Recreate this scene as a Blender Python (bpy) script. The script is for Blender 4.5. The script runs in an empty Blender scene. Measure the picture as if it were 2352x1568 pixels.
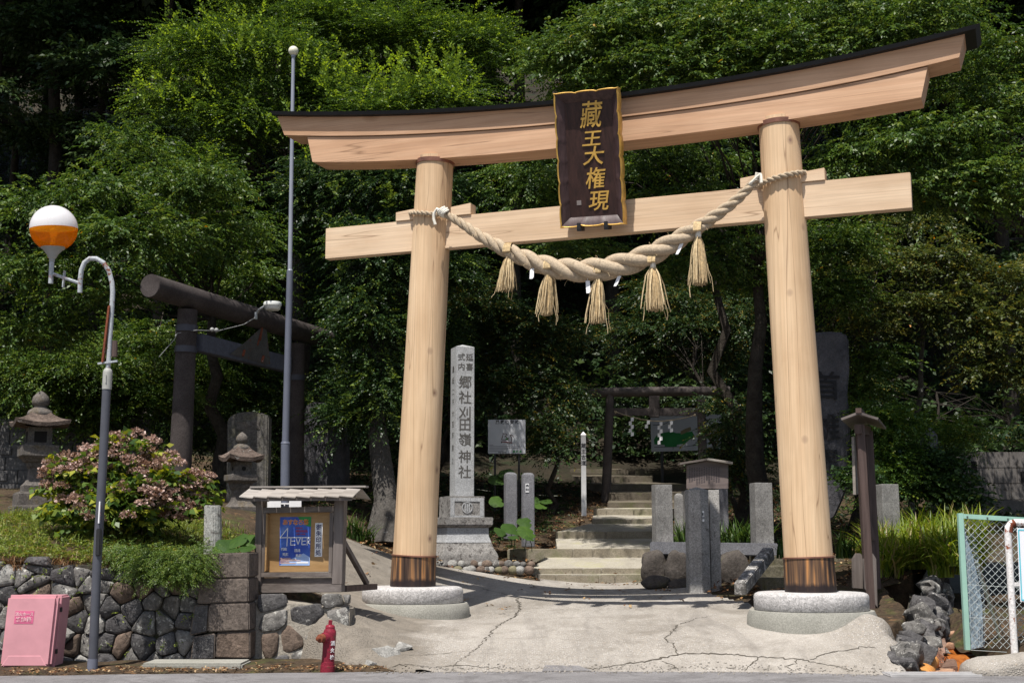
import bpy, bmesh, math, random
import numpy as np
from mathutils import Vector, Matrix
from math import sin, cos, pi, radians
S = bpy.context.scene
COL = S.collection
rng = np.random.default_rng(7)
random.seed(7)

# ------------------------------------------------------------------ camera, sky, sun, exposure
FPX, CX, CY, EZ = 3000.0, 1176.0, 784.0, 1.4
PITCH = math.atan(456.0 / FPX)
cam = bpy.data.cameras.new('camera')
cam.sensor_width = 36.0
cam.lens = FPX / 2352 * 36.0
cam.clip_start = 0.1
cam.clip_end = 6000
camo = bpy.data.objects.new('camera', cam)
COL.objects.link(camo)
camo.location = (0, 0, EZ)
camo.rotation_euler = (pi / 2 + PITCH, 0, 0)
S.camera = camo

SUN_AZ, SUN_EL = radians(24), radians(65.5)     # azimuth measured from straight behind the camera towards its left
sundir = Vector((-sin(SUN_AZ) * cos(SUN_EL), -cos(SUN_AZ) * cos(SUN_EL), sin(SUN_EL)))
W = bpy.data.worlds.new('World')
S.world = W
W.use_nodes = True
wn = W.node_tree
bg = wn.nodes['Background']
sky = wn.nodes.new('ShaderNodeTexSky')
sky.sky_type = 'NISHITA'
sky.sun_disc = False
sky.sun_elevation = SUN_EL
sky.sun_rotation = pi + SUN_AZ
sky.air_density = 1.2
sky.dust_density = 2.0
wn.links.new(sky.outputs[0], bg.inputs[0])
bg.inputs[1].default_value = 0.075
sl = bpy.data.lights.new('sun', 'SUN')
sl.energy = 4.6
sl.angle = radians(0.5)
sl.color = (1.0, 0.955, 0.88)
so = bpy.data.objects.new('sun', sl)
COL.objects.link(so)
so.rotation_euler = sundir.to_track_quat('Z', 'Y').to_euler()
so.location = (0, 0, 40)
S.view_settings.view_transform = 'Standard'
S.view_settings.look = 'None'
S.view_settings.exposure = 0.5
S.view_settings.gamma = 1.0
S.cycles.max_bounces = 5
S.cycles.diffuse_bounces = 3
S.cycles.transmission_bounces = 5
S.cycles.transparent_max_bounces = 6
S.cycles.use_denoising = True

# ------------------------------------------------------------------ pixel of the 2352x1568 photo + distance -> world point
def ray(px, py):
    x = (px - CX) / FPX; u = (CY - py) / FPX
    return np.array((x, cos(PITCH) - u * sin(PITCH), sin(PITCH) + u * cos(PITCH)))
EYE = np.array((0, 0, EZ))
def P(px, py, Y):
    d = ray(px, py)
    return EYE + d * (Y / d[1])
def ppm(Y, z=1.4):                      # pixels per metre at that distance
    return FPX / (Y * cos(PITCH) + (z - EZ) * sin(PITCH))

class Frame:
    """upright plane: origin o, u axis turned by a degrees, n towards the viewer"""
    def __init__(s, o, a):
        a = radians(a); s.o = np.array((o[0], o[1], 0.0)); s.u = np.array((cos(a), sin(a), 0)); s.n = np.array((sin(a), -cos(a), 0)); s.a = a
    def W(s, u, z, n=0.0):
        return s.o + s.u * u + s.n * n + np.array((0, 0, z))
    def hit(s, px, py, n=0.0):
        d = ray(px, py); q = s.o + s.n * n - EYE
        t = (q @ s.n) / (d @ s.n); p = EYE + d * t
        return float((p - s.o) @ s.u), float(p[2])
    def M(s, u, z, n=0.0):
        m = Matrix.Identity(4)
        m.col[0].xyz = s.u; m.col[1].xyz = (0, 0, 1); m.col[2].xyz = s.n; m.col[3].xyz = s.W(u, z, n)
        return m

# ------------------------------------------------------------------ materials
MATS = {}
def nt(name, rough=0.8, spec=0.3):
    m = bpy.data.materials.new(name); m.use_nodes = True
    b = m.node_tree.nodes['Principled BSDF']
    b.inputs['Roughness'].default_value = rough
    b.inputs['Specular IOR Level'].default_value = spec
    return m, m.node_tree.nodes, m.node_tree.links, b
def coords(N, L, scale=(1, 1, 1), rot=(0, 0, 0), kind='Object'):
    tc = N.new('ShaderNodeTexCoord'); mp = N.new('ShaderNodeMapping')
    mp.inputs['Scale'].default_value = scale; mp.inputs['Rotation'].default_value = rot
    L.new(tc.outputs[kind], mp.inputs[0]); return mp.outputs[0]
def noise(N, L, vec, scale, detail=6, rough=0.6, dist=0.0):
    n = N.new('ShaderNodeTexNoise'); n.inputs['Scale'].default_value = scale; n.inputs['Detail'].default_value = detail
    n.inputs['Roughness'].default_value = rough; n.inputs['Distortion'].default_value = dist
    L.new(vec, n.inputs['Vector']); return n.outputs['Fac']
def ramp(N, L, fac, stops, interp='LINEAR'):
    r = N.new('ShaderNodeValToRGB'); r.color_ramp.interpolation = interp
    e = r.color_ramp.elements
    while len(e) < len(stops): e.new(0.5)
    for k, (p, c) in enumerate(stops):
        e[k].position = p; e[k].color = (c, c, c, 1) if not hasattr(c, '__len__') else (*c, 1)
    L.new(fac, r.inputs[0]); return r.outputs[0]
def mixc(N, L, fac, a, b, mode='MIX'):
    m = N.new('ShaderNodeMix'); m.data_type = 'RGBA'; m.blend_type = mode
    for sock, v in ((m.inputs['Factor'], fac), (m.inputs[6], a), (m.inputs[7], b)):
        if isinstance(v, (int, float)): sock.default_value = v
        elif hasattr(v, '__len__'): sock.default_value = (*v, 1)
        else: L.new(v, sock)
    return m.outputs[2]
def bump(N, L, b, h, strength=0.5, dist=0.02):
    n = N.new('ShaderNodeBump'); n.inputs['Strength'].default_value = strength; n.inputs['Distance'].default_value = dist
    L.new(h, n.inputs['Height']); L.new(n.outputs[0], b.inputs['Normal'])

def plain(name, c, rough=0.6, spec=0.4, var=0.12, scale=9.0, metal=0.0):
    if name in MATS: return MATS[name]
    m, N, L, b = nt(name, rough, spec)
    v = coords(N, L)
    f = noise(N, L, v, scale, 5)
    lo = tuple(max(0, x * (1 - var)) for x in c); hi = tuple(min(1, x * (1 + var)) for x in c)
    L.new(ramp(N, L, f, [(0.3, lo), (0.7, hi)]), b.inputs['Base Color'])
    b.inputs['Metallic'].default_value = metal
    MATS[name] = m; return m

def stone(name, c1, c2, lichen=None, lam=0.62, scale=5.0, speck=0.0, bs=0.5, bd=0.02, fine=60, moss=None):
    m, N, L, b = nt(name, 0.9, 0.2)
    v = coords(N, L)
    f = noise(N, L, v, scale, 8, 0.65)
    col = ramp(N, L, f, [(0.3, c1), (0.7, c2)])
    g = noise(N, L, v, fine, 3, 0.7)
    col = mixc(N, L, 0.55, col, ramp(N, L, g, [(0.35, 0.55), (0.65, 1.35)]), 'MULTIPLY')
    if lichen:
        q = noise(N, L, v, scale * 2.3, 9, 0.72, 0.3)
        col = mixc(N, L, ramp(N, L, q, [(lam, 0.0), (lam + 0.05, 1.0)]), col, lichen)
    if moss:
        q = noise(N, L, v, scale * 0.9, 8, 0.7)
        col = mixc(N, L, ramp(N, L, q, [(0.52, 0.0), (0.66, 0.85)]), col, moss)
    if speck:
        vo = N.new('ShaderNodeTexVoronoi'); vo.inputs['Scale'].default_value = speck; L.new(v, vo.inputs['Vector'])
        col = mixc(N, L, 0.5, col, ramp(N, L, vo.outputs['Color'], [(0.1, 0.45), (0.9, 1.5)]), 'MULTIPLY')
    L.new(col, b.inputs['Base Color'])
    bump(N, L, b, noise(N, L, v, scale * 4, 8, 0.7), bs, bd)
    MATS[name] = m; return m

def wood(name, c1, c2, rotz=0.0, axis='x', grain=14.0, knots=0.0, rough=0.55, stain=None, bs=0.15, knotc=(0.30, 0.15, 0.07), cracks=False):
    """grain runs along the turned x axis or along z"""
    m, N, L, b = nt(name, rough, 0.3)
    tc = N.new('ShaderNodeTexCoord'); r = N.new('ShaderNodeMapping'); r.vector_type = 'POINT'
    r.inputs['Rotation'].default_value = (0, 0, -rotz); L.new(tc.outputs['Object'], r.inputs[0])
    def mp(sx, sz):
        q = N.new('ShaderNodeMapping'); q.inputs['Scale'].default_value = (sz, sx, sx) if axis == 'x' else (sx, sx, sz)
        L.new(r.outputs[0], q.inputs[0]); return q.outputs[0]
    f = noise(N, L, mp(grain, grain * 0.06), 1.0, 6, 0.6, 0.4)
    col = ramp(N, L, f, [(0.3, c1), (0.68, c2)])
    fine = noise(N, L, mp(grain * 6, grain * 0.12), 1.0, 3, 0.5)
    col = mixc(N, L, 0.5, col, ramp(N, L, fine, [(0.3, 0.78), (0.7, 1.16)]), 'MULTIPLY')
    big = noise(N, L, mp(0.9, 0.5), 1.0, 4, 0.6)
    col = mixc(N, L, 0.8, col, ramp(N, L, big, [(0.35, (0.84, 0.78, 0.72)), (0.65, (1.1, 1.1, 1.1))]), 'MULTIPLY')
    if stain:
        q = noise(N, L, mp(2.2, 0.5), 1.3, 7, 0.75)
        col = mixc(N, L, ramp(N, L, q, [(0.55, 0.0), (0.75, 0.5)]), col, stain)
    if knots:
        vo = N.new('ShaderNodeTexVoronoi'); vo.inputs['Scale'].default_value = knots; L.new(mp(1.0, 0.75), vo.inputs['Vector'])
        col = mixc(N, L, ramp(N, L, vo.outputs['Distance'], [(0.03, 1.0), (0.05, 0.55), (0.085, 0.35), (0.12, 0.0)]), col, knotc)
    if cracks:
        q = noise(N, L, mp(5.0, 0.16), 1.0, 2, 0.5, 0.2)
        col = mixc(N, L, ramp(N, L, q, [(0.494, 0.0), (0.4993, 0.7), (0.5007, 0.7), (0.506, 0.0)]), col, (0.20, 0.11, 0.06))
    L.new(col, b.inputs['Base Color'])
    bump(N, L, b, fine, bs, 0.004)
    MATS[name] = m; return m

def leafmat(name, stops, trans=0.35, rough=0.45, spec=0.35):
    """colour of each leaf from its own 'tone' value: the leaf's own colour, not its light"""
    m, N, L, b = nt(name, rough, spec)
    a = N.new('ShaderNodeAttribute'); a.attribute_name = 'tone'
    col = ramp(N, L, a.outputs['Fac'], stops)
    L.new(col, b.inputs['Base Color'])
    t = N.new('ShaderNodeBsdfTranslucent')
    hs = N.new('ShaderNodeHueSaturation'); hs.inputs['Hue'].default_value = 0.485; hs.inputs['Value'].default_value = 1.5; hs.inputs['Saturation'].default_value = 1.1
    L.new(col, hs.inputs['Color']); L.new(hs.outputs[0], t.inputs[0])
    mx = N.new('ShaderNodeMixShader'); mx.inputs[0].default_value = trans
    L.new(b.outputs[0], mx.inputs[1]); L.new(t.outputs[0], mx.inputs[2])
    L.new(mx.outputs[0], N['Material Output'].inputs[0])
    MATS[name] = m; return m

# ------------------------------------------------------------------ mesh builder
class B:
    def __init__(s): s.v = []; s.f = []; s.mi = []; s.cur = 0
    def add(s, vs, fs):
        k = len(s.v); s.v.extend([tuple(map(float, p)) for p in vs])
        s.f.extend([tuple(k + i for i in f) for f in fs]); s.mi.extend([s.cur] * len(fs)); return s
    def box(s, c, size, m=None, rz=0.0):
        hx, hy, hz = (q / 2 for q in size)
        pts = [Vector((x, y, z)) for z in (-hz, hz) for x, y in ((-hx, -hy), (hx, -hy), (hx, hy), (-hx, hy))]
        if m is None: m = Matrix.Rotation(rz, 3, 'Z')
        return s.add([Vector(c) + m @ p for p in pts], [(3, 2, 1, 0), (4, 5, 6, 7), (0, 1, 5, 4), (1, 2, 6, 5), (2, 3, 7, 6), (3, 0, 4, 7)])
    def hexa(s, bot, top):
        n = len(bot)
        return s.add(list(bot) + list(top), [tuple(range(n))[::-1], tuple(range(n, 2 * n))] + [(i, (i + 1) % n, n + (i + 1) % n, n + i) for i in range(n)])
    def fp(s, fr, poly, n0, n1):
        """polygon (u,z) of a frame extruded from n0 (back) to n1 (front)"""
        return s.hexa([fr.W(u, z, n0) for u, z in poly], [fr.W(u, z, n1) for u, z in poly])
    def bar(s, a, b, w, h=None, up=(0, 0, 1)):
        a, b = Vector(a), Vector(b); d = (b - a).normalized(); x = d.cross(Vector(up))
        if x.length < 1e-4: x = d.cross(Vector((0, 1, 0)))
        x.normalize(); y = x.cross(d); h = h or w
        q = [x * sx * w / 2 + y * sy * h / 2 for sx, sy in ((-1, -1), (1, -1), (1, 1), (-1, 1))]
        return s.hexa([a + p for p in q], [b + p for p in q])
    def tube(s, path, r, n=8, cap=True):
        pts = [Vector(p) for p in path]; k = len(pts)
        rr = r if hasattr(r, '__len__') else [r] * k
        t0 = (pts[1] - pts[0]).normalized(); ref = Vector((0, 0, 1)) if abs(t0.z) < 0.9 else Vector((1, 0, 0))
        x = t0.cross(ref).normalized(); vs = []; fs = []
        for i, p in enumerate(pts):
            t = (pts[min(i + 1, k - 1)] - pts[max(i - 1, 0)]).normalized()
            x = (x - t * x.dot(t)).normalized(); y = t.cross(x)
            vs += [p + (x * cos(2 * pi * j / n) + y * sin(2 * pi * j / n)) * rr[i] for j in range(n)]
        for i in range(k - 1):
            fs += [(i * n + j, i * n + (j + 1) % n, (i + 1) * n + (j + 1) % n, (i + 1) * n + j) for j in range(n)]
        if cap: fs += [tuple(range(n))[::-1], tuple(range((k - 1) * n, k * n))]
        return s.add(vs, fs)
    def lathe(s, c, prof, n=32, rot=0.0, m=None):
        """profile of (radius, z); n = 4 gives a square section of half width r"""
        q = 1.0 / cos(pi / n) if n <= 6 else 1.0
        c = Vector(c); vs = []; fs = []; k = len(prof)
        for r, z in prof:
            for j in range(n):
                a = rot + 2 * pi * (j + 0.5) / n
                p = Vector((r * q * cos(a), r * q * sin(a), z)); vs.append(c + (m @ p if m is not None else p))
        for i in range(k - 1):
            fs += [(i * n + j, i * n + (j + 1) % n, (i + 1) * n + (j + 1) % n, (i + 1) * n + j) for j in range(n)]
        fs += [tuple(range(n))[::-1], tuple(range((k - 1) * n, k * n))]
        return s.add(vs, fs)
    def sphere(s, c, r, n=24, k=14, squash=(1, 1, 1), jit=0.0):
        vs = []; fs = []
        for i in range(k + 1):
            th = pi * i / k
            for j in range(n):
                ph = 2 * pi * j / n; q = 1 + (random.uniform(-jit, jit) if 0 < i < k else 0)
                vs.append((c[0] + r * squash[0] * q * sin(th) * cos(ph), c[1] + r * squash[1] * q * sin(th) * sin(ph), c[2] - r * squash[2] * q * cos(th)))
        for i in range(k): fs += [(i * n + j, i * n + (j + 1) % n, (i + 1) * n + (j + 1) % n, (i + 1) * n + j) for j in range(n)]
        return s.add(vs, fs)

OFF = {}
def empty(name, loc, label, cat, group=None):
    o = bpy.data.objects.new(name, None); COL.objects.link(o); o.location = loc; o.empty_display_size = 0.2
    o['label'] = label; o['category'] = cat
    if group: o['group'] = group
    OFF[o.name] = Vector(loc); return o
def finish(o, me, mats, smooth):
    for m in (mats if isinstance(mats, (list, tuple)) else [mats]): me.materials.append(m)
    if smooth:
        me.polygons.foreach_set('use_smooth', [True] * len(me.polygons))
        me.set_sharp_from_angle(angle=radians(smooth))
def part(name, b, mats, parent=None, bevel=0.0, smooth=35, label=None, seg=2, sub=None, disp=None):
    me = bpy.data.meshes.new(name); off = OFF[parent.name] if parent else Vector((0, 0, 0))
    if isinstance(b, B): me.from_pydata([tuple(Vector(p) - off) for p in b.v], [], b.f); mi = b.mi
    else: b.transform(Matrix.Translation(-off)); b.to_mesh(me); b.free(); mi = None
    if mi and max(mi) > 0: me.polygons.foreach_set('material_index', mi)
    if bevel or sub or disp:
        bm = bmesh.new(); bm.from_mesh(me)
        bmesh.ops.remove_doubles(bm, verts=bm.verts, dist=1e-5)
        if sub:
            for _ in range(sub): bmesh.ops.subdivide_edges(bm, edges=bm.edges, cuts=1, use_grid_fill=True)
        if disp:
            from mathutils import noise as mn
            amp, sc = disp
            for v in bm.verts:
                w = v.co + off
                v.co += mn.noise_vector(w * sc) * amp + mn.noise_vector(w * sc * 3.1) * amp * 0.4
        if bevel:
            es = [e for e in bm.edges if len(e.link_faces) == 2 and e.calc_face_angle(0) > radians(28)]
            bmesh.ops.bevel(bm, geom=es, offset=bevel, segments=seg, affect='EDGES', clamp_overlap=True)
        bm.normal_update(); bm.to_mesh(me); bm.free()
    me.update()
    o = bpy.data.objects.new(name, me); COL.objects.link(o)
    finish(o, me, mats, smooth)
    if parent: o.parent = parent
    OFF[o.name] = off
    if label: o['label'] = label
    return o
def thing(name, b, mats, label, cat, group=None, base=None, **k):
    """a thing that is one mesh"""
    vs = np.array(b.v); c = Vector(base) if base is not None else Vector((vs[:, 0].mean(), vs[:, 1].mean(), vs[:, 2].min()))
    b.v = [tuple(Vector(p) - c) for p in b.v]
    dk = k.pop('disp', None)
    o = part(name, b, mats, disp=dk, **k); o.location = c
    o['label'] = label; o['category'] = cat
    if group: o['group'] = group
    return o
def struct(name, b, mats, kind='structure', **k):
    o = part(name, b, mats, **k); o['kind'] = kind; return o

def lettering(name, txt, mat, parent, M, size, depth=0.004, bold=0.0, line=1.0, sx=1.0, shear=0.0, spacing=1.0):
    c = bpy.data.curves.new(name, 'FONT'); c.body = txt; c.size = size; c.align_x = 'CENTER'; c.align_y = 'CENTER'
    c.extrude = depth / 2; c.offset = bold; c.space_line = line; c.shear = shear; c.space_character = spacing; c.resolution_u = 3
    o = bpy.data.objects.new(name, c); COL.objects.link(o); bpy.context.view_layer.update()
    me = bpy.data.meshes.new_from_object(o.evaluated_get(bpy.context.evaluated_depsgraph_get()))
    bpy.data.objects.remove(o); bpy.data.curves.remove(c)
    me.transform(Matrix.Translation(-OFF[parent.name]) @ M @ Matrix.Diagonal((sx, 1, 1, 1)))
    me.materials.clear(); me.materials.append(mat); me.name = name
    o = bpy.data.objects.new(name, me); COL.objects.link(o); o.parent = parent; OFF[o.name] = OFF[parent.name]
    return o

# ------------------------------------------------------------------ foliage
def nz(a): return a / np.maximum(np.linalg.norm(a, axis=-1, keepdims=True), 1e-9)
def sprays(O, D, L, nl, ll, lw, droop=0.35, hang=0.35, twist=0.5, fold=0.15, tone0=0.45, tsp=0.28):
    """twigs from O along D (N,3), each with nl leaves on both sides -> verts, faces, tone"""
    N = len(O); D = nz(D); L = np.broadcast_to(L, (N,))
    up = np.tile((0, 0, 1.0), (N, 1)) + rng.normal(0, twist * 0.5, (N, 3))
    Sd = nz(np.cross(D, up)); U = nz(np.cross(Sd, D))
    t = (np.arange(nl) + 0.6) / nl
    pos = O[:, None] + D[:, None] * (L[:, None, None] * t[None, :, None])
    pos[..., 2] -= droop * L[:, None] * t[None] ** 2
    sgn = np.where(np.arange(nl) % 2 == 0, 1.0, -1.0)
    ld = nz(D[:, None] * 0.75 + Sd[:, None] * sgn[None, :, None] * 0.75 + rng.normal(0, 0.25, (N, nl, 3)) + np.array((0, 0, -hang)))
    ln = nz(U[:, None] + rng.normal(0, twist, (N, nl, 3)))
    ls = nz(np.cross(ld, ln)); ln = np.cross(ls, ld)
    sc = rng.uniform(0.65, 1.2, (N, nl, 1))
    le = ll * sc; w = lw * sc
    a = pos; c = pos + ld * le - ln * le * fold
    m = pos + ld * le * 0.45
    b1 = m + ls * w * 0.5 + ln * le * fold * 0.6; b2 = m - ls * w * 0.5 + ln * le * fold * 0.6
    V = np.stack((a, b1, c, b2), 2).reshape(-1, 3)
    k = N * nl; F = np.arange(4 * k).reshape(k, 4)
    tone = np.clip(tone0 + rng.normal(0, tsp * 0.6, (N, 1)) + rng.normal(0, tsp * 0.6, (N, nl)), 0.0, 0.94)
    tone = np.where(rng.random((N, nl)) < 0.0012, 1.0, tone).reshape(-1)
    return V, F, tone
def leafmesh(name, packs, mat, parent=None):
    V = np.concatenate([p[0] for p in packs]); T = np.concatenate([p[2] for p in packs]); k = len(T)
    if parent: V = V - np.array(OFF[parent.name])
    me = bpy.data.meshes.new(name)
    me.vertices.add(4 * k); me.vertices.foreach_set('co', V.astype(np.float32).ravel())
    me.loops.add(4 * k); me.loops.foreach_set('vertex_index', np.arange(4 * k, dtype=np.int32))
    me.polygons.add(k); me.polygons.foreach_set('loop_start', np.arange(0, 4 * k, 4, dtype=np.int32)); me.polygons.foreach_set('loop_total', np.full(k, 4, np.int32))
    at = me.attributes.new('tone', 'FLOAT', 'FACE'); at.data.foreach_set('value', T.astype(np.float32))
    me.update(calc_edges=True); me.materials.append(mat)
    o = bpy.data.objects.new(name, me); COL.objects.link(o)
    if parent: o.parent = parent
    OFF[o.name] = OFF[parent.name] if parent else Vector((0, 0, 0))
    return o
DENS = 44
def pads(blobs, dens=1.0, plen=1.0, per=14, front=0.55, flat=0.22, rise=0.0, sl=0.5):
    """boughs spread through the blobs: each a fan of twigs pointing outward"""
    O = []; D = []; C = []
    for (c, r) in blobs:
        c = np.array(c); r = np.array(r)
        n = max(4, int(dens * DENS * (r[0] * r[2] + r[0] * r[1] + r[1] * r[2]) / 3))
        d = nz(rng.normal(0, 1, (n, 3))); fl = rng.random(n) < front
        d[fl, 1] = -np.abs(d[fl, 1]); d[:, 2] = np.where(rng.random(n) < 0.6, np.abs(d[:, 2]), d[:, 2])
        q = c + d * r * rng.uniform(0.45, 1.05, (n, 1))
        out = d.copy(); out[:, 2] *= 0.35; out = nz(out + rng.normal(0, 0.25, (n, 3)) * (1, 1, 0.4))
        out[:, 2] += rise
        for k in range(n):
            m = int(per * rng.uniform(0.6, 1.4)); L = plen * rng.uniform(0.6, 1.3)
            s = nz(np.cross(out[k], (0, 0, 1.0)))
            a = rng.uniform(-1, 1, m); b = rng.random(m)
            o = q[k] + out[k] * (b[:, None] - 0.7) * L + s * (a[:, None] * 0.42 * L * (1 - 0.5 * b[:, None])) + rng.normal(0, flat * 0.25, (m, 1)) * (0, 0, 1.0)
            o[:, 2] -= 0.12 * (b * L) ** 2
            O.append(o); D.append(out[k] * 1.0 + s * a[:, None] * 0.9 + rng.normal(0, 0.22, (m, 3)))
            C.append(q[k])
    return np.concatenate(O), np.concatenate(D), np.array(C)
def limbs(b, base, top, r0, r1, ends, sub=3, wob=0.12):
    base, top = np.array(base, float), np.array(top, float); n = 9; pts = []
    for i in range(n):
        t = i / (n - 1); pts.append(base + (top - base) * t + (rng.normal(0, wob, 3) * (1, 1, 0) if 0 < i < n - 1 else 0))
    rr = [r0 * (1 + 0.5 * max(0, 1 - i * 1.6)) * (1 - i / (n - 1)) + r1 * i / (n - 1) for i in range(n)]
    b.tube(pts, rr, 10)
    for e in ends:
        e = np.array(e, float); k = rng.integers(n - 3, n); s = pts[k]
        mid = s * 0.5 + e * 0.5 + rng.normal(0, 0.25, 3) + np.array((0, 0, 0.25)); r = rr[k] * 0.36
        b.tube([s, s * 0.7 + mid * 0.3, mid, mid * 0.45 + e * 0.55, e], [r, r * 0.8, r * 0.6, r * 0.4, r * 0.15], 6)
LEAVES = []
def tree(name, label, base, top, r0, blobs, mat, bark, leaf=(0.10, 0.05), nl=10, sl=0.5, dens=1.0, plen=1.0, per=14, cat='tree', group=None, front=0.55, droop=0.35, hang=0.35, rise=0.0, r1=0.05, tone0=0.45, ends=None, shoots=None, wob=0.12, tsp=0.42):
    t = empty(name, tuple(base), label, cat, group)
    O, D, C = pads(blobs, dens, plen, per, front, rise=rise)
    pk = [sprays(O, D, rng.uniform(0.7, 1.25, len(O)) * sl, nl, leaf[0], leaf[1], droop, hang, tone0=tone0, tsp=tsp)]
    if shoots:
        so_, sd_, sL, sn, stone_ = shoots
        pk.append(sprays(np.array(so_), np.array(sd_), sL, sn, leaf[0] * 1.45, leaf[1] * 1.6, 0.25, 0.1, tone0=stone_, tsp=0.12))
    b = B(); limbs(b, base, top, r0, r1, [x[0] for x in blobs] + [C[i] for i in rng.choice(len(C), min(len(C), 14), replace=False)], wob=wob)
    part('trunk', b, bark, t, smooth=60)
    leafmesh('crown', pk, mat, t); LEAVES.append((label[:40], sum(len(p[2]) for p in pk)))
    return t

# ------------------------------------------------------------------ ground heights (thin plate spline through measured spots)
GP = np.array([(-5.2,14.9,1.15),(-9,14.9,1.25),(-14,14.9,1.4),(-7.3,20,1.85),(-12,20,2.1),(-5,20,2.0),(-3.7,16,1.2),(-3.5,19.5,1.7),(-3.5,24,2.2),(-8,26,2.6),
 (-2.6,15.8,.76),(-2.2,18.5,.85),(-1.3,17.4,.45),(.3,17.2,.45),(1.5,16.5,.45),(3.5,15.6,.45),(-.5,21,.88),(-.9,22.5,1.05),(-2,22,1.2),(1.3,22,.69),(2.3,20,.72),
 (2.6,19,.70),(4.6,17,.62),(5.6,18.5,1.25),(4.2,21,.95),(7,19,1.4),(9.6,27,1.95),(5,25,1.5),(2.5,28.8,2.15),(0,28,2.0),(2,33,3.2),(-5,33,4),(8,33,3.2),
 (0,45,9),(-20,45,10),(20,45,9),(-20,30,4),(20,30,2.6),(0,70,24),(-30,70,24),(30,70,22),(-14,19,2.0),(14,19,1.6),(4.3,15.2,.44),(4.7,16.2,.60),(5.05,17.2,.78)], float)
def _k(r2): return np.where(r2 > 1e-9, r2 * np.log(np.maximum(r2, 1e-9)), 0.0)
_n = len(GP); _d = ((GP[:, None, :2] - GP[None, :, :2]) ** 2).sum(-1)
_A = np.zeros((_n + 3, _n + 3)); _A[:_n, :_n] = _k(_d) + np.eye(_n) * 0.6
_A[:_n, _n] = 1; _A[:_n, _n + 1:] = GP[:, :2]; _A[_n:, :_n] = _A[:_n, _n:].T
_w = np.linalg.solve(_A, np.concatenate((GP[:, 2], np.zeros(3))))
def H(x, y):
    x = np.asarray(x, float); y = np.asarray(y, float)
    q = ((x[..., None] - GP[:, 0]) ** 2 + (y[..., None] - GP[:, 1]) ** 2)
    return _k(q) @ _w[:_n] + _w[_n] + _w[_n + 1] * x + _w[_n + 2] * y
def sm(t): t = np.clip(t, 0, 1); return t * t * (3 - 2 * t)
def EDGE(x): return np.interp(x, (-8, -5.2, -2.5, .3, 2.5, 4.3, 8), (13.45, 13.5, 13.8, 14.0, 13.93, 13.5, 13.4))
RZ = 0.05
def wob(x, y, s=1.0): return 0.5 * np.sin(2.1 * s * x + 1.3 * np.sin(1.7 * s * y)) + 0.5 * np.sin(2.7 * s * y + 1.9 * np.sin(1.3 * s * x + 1))
def A(x, y):
    """concrete apron"""
    x = np.asarray(x, float); y = np.asarray(y, float)
    yp = np.interp(x, (-2.3, -1.2, 3.5), (15.3, 16.4, 14.85))
    e = EDGE(x); t = np.clip((y - e) / (yp - e), -0.2, 1)
    z = RZ + (H(x, np.maximum(y, yp)) - RZ) * np.clip(t * (1.3 - 0.3 * t), -0.15, 1) + 0.02 * wob(x, y) * np.clip(t, 0, 1) * np.clip((18 - y) / 2, 0, 1)
    # the bank around the left plinth
    xl = np.interp(y, (13.7, 14.2, 14.6, 15.1, 16.4), (-1.0, -1.45, -1.85, -2.25, -2.35)) + 0.09 * wob(x * 2, y * 3)
    z = np.where(y < 16.6, z * sm((x - (xl - 0.25)) / 0.5) - 0.10 * (x < xl - 0.1) + 0.035 * wob(x * 5, y * 6) * sm((xl + .9 - x) / .6), z)
    z = z + 0.16 * np.exp(-((x - 3.98) / .32) ** 2 - ((y - 15.0) / .5) ** 2)
    xr = np.interp(y, (13.7, 14.4, 15.2, 16.6), (3.98, 4.1, 4.12, 4.2)) + 0.05 * wob(x * 3, y * 4)
    z = z - 0.75 * sm((x - xr) / 0.3)
    return z + 0.004
def ground(px, py, zf=None, y0=13.0, y1=60):
    """where the ray of a photo pixel meets the ground"""
    zf = zf or H; d = ray(px, py); ys = np.linspace(y0, y1, 3000); p = EYE + d[None] * (ys / d[1])[:, None]
    k = np.argmax(p[:, 2] <= zf(p[:, 0], p[:, 1])); return p[k]
def sheet(name, xs, ys, zf, mats, keep, kind='structure', smooth=60):
    X, Y = np.meshgrid(xs, ys); Z = zf(X, Y); nx, ny = len(xs), len(ys); b = B()
    b.v = list(map(tuple, np.stack((X, Y, Z), -1).reshape(-1, 3)))
    K = keep(X, Y).reshape(-1)
    for j in range(ny - 1):
        for i in range(nx - 1):
            a = j * nx + i; q = (a, a + 1, a + nx + 1, a + nx)
            if all(K[k] for k in q): b.f.append(q); b.mi.append(0)
    me_used = sorted({k for f in b.f for k in f}); mp = {k: i for i, k in enumerate(me_used)}
    b.v = [b.v[k] for k in me_used]; b.f = [tuple(mp[k] for k in f) for f in b.f]
    return struct(name, b, mats, smooth=smooth)

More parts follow.
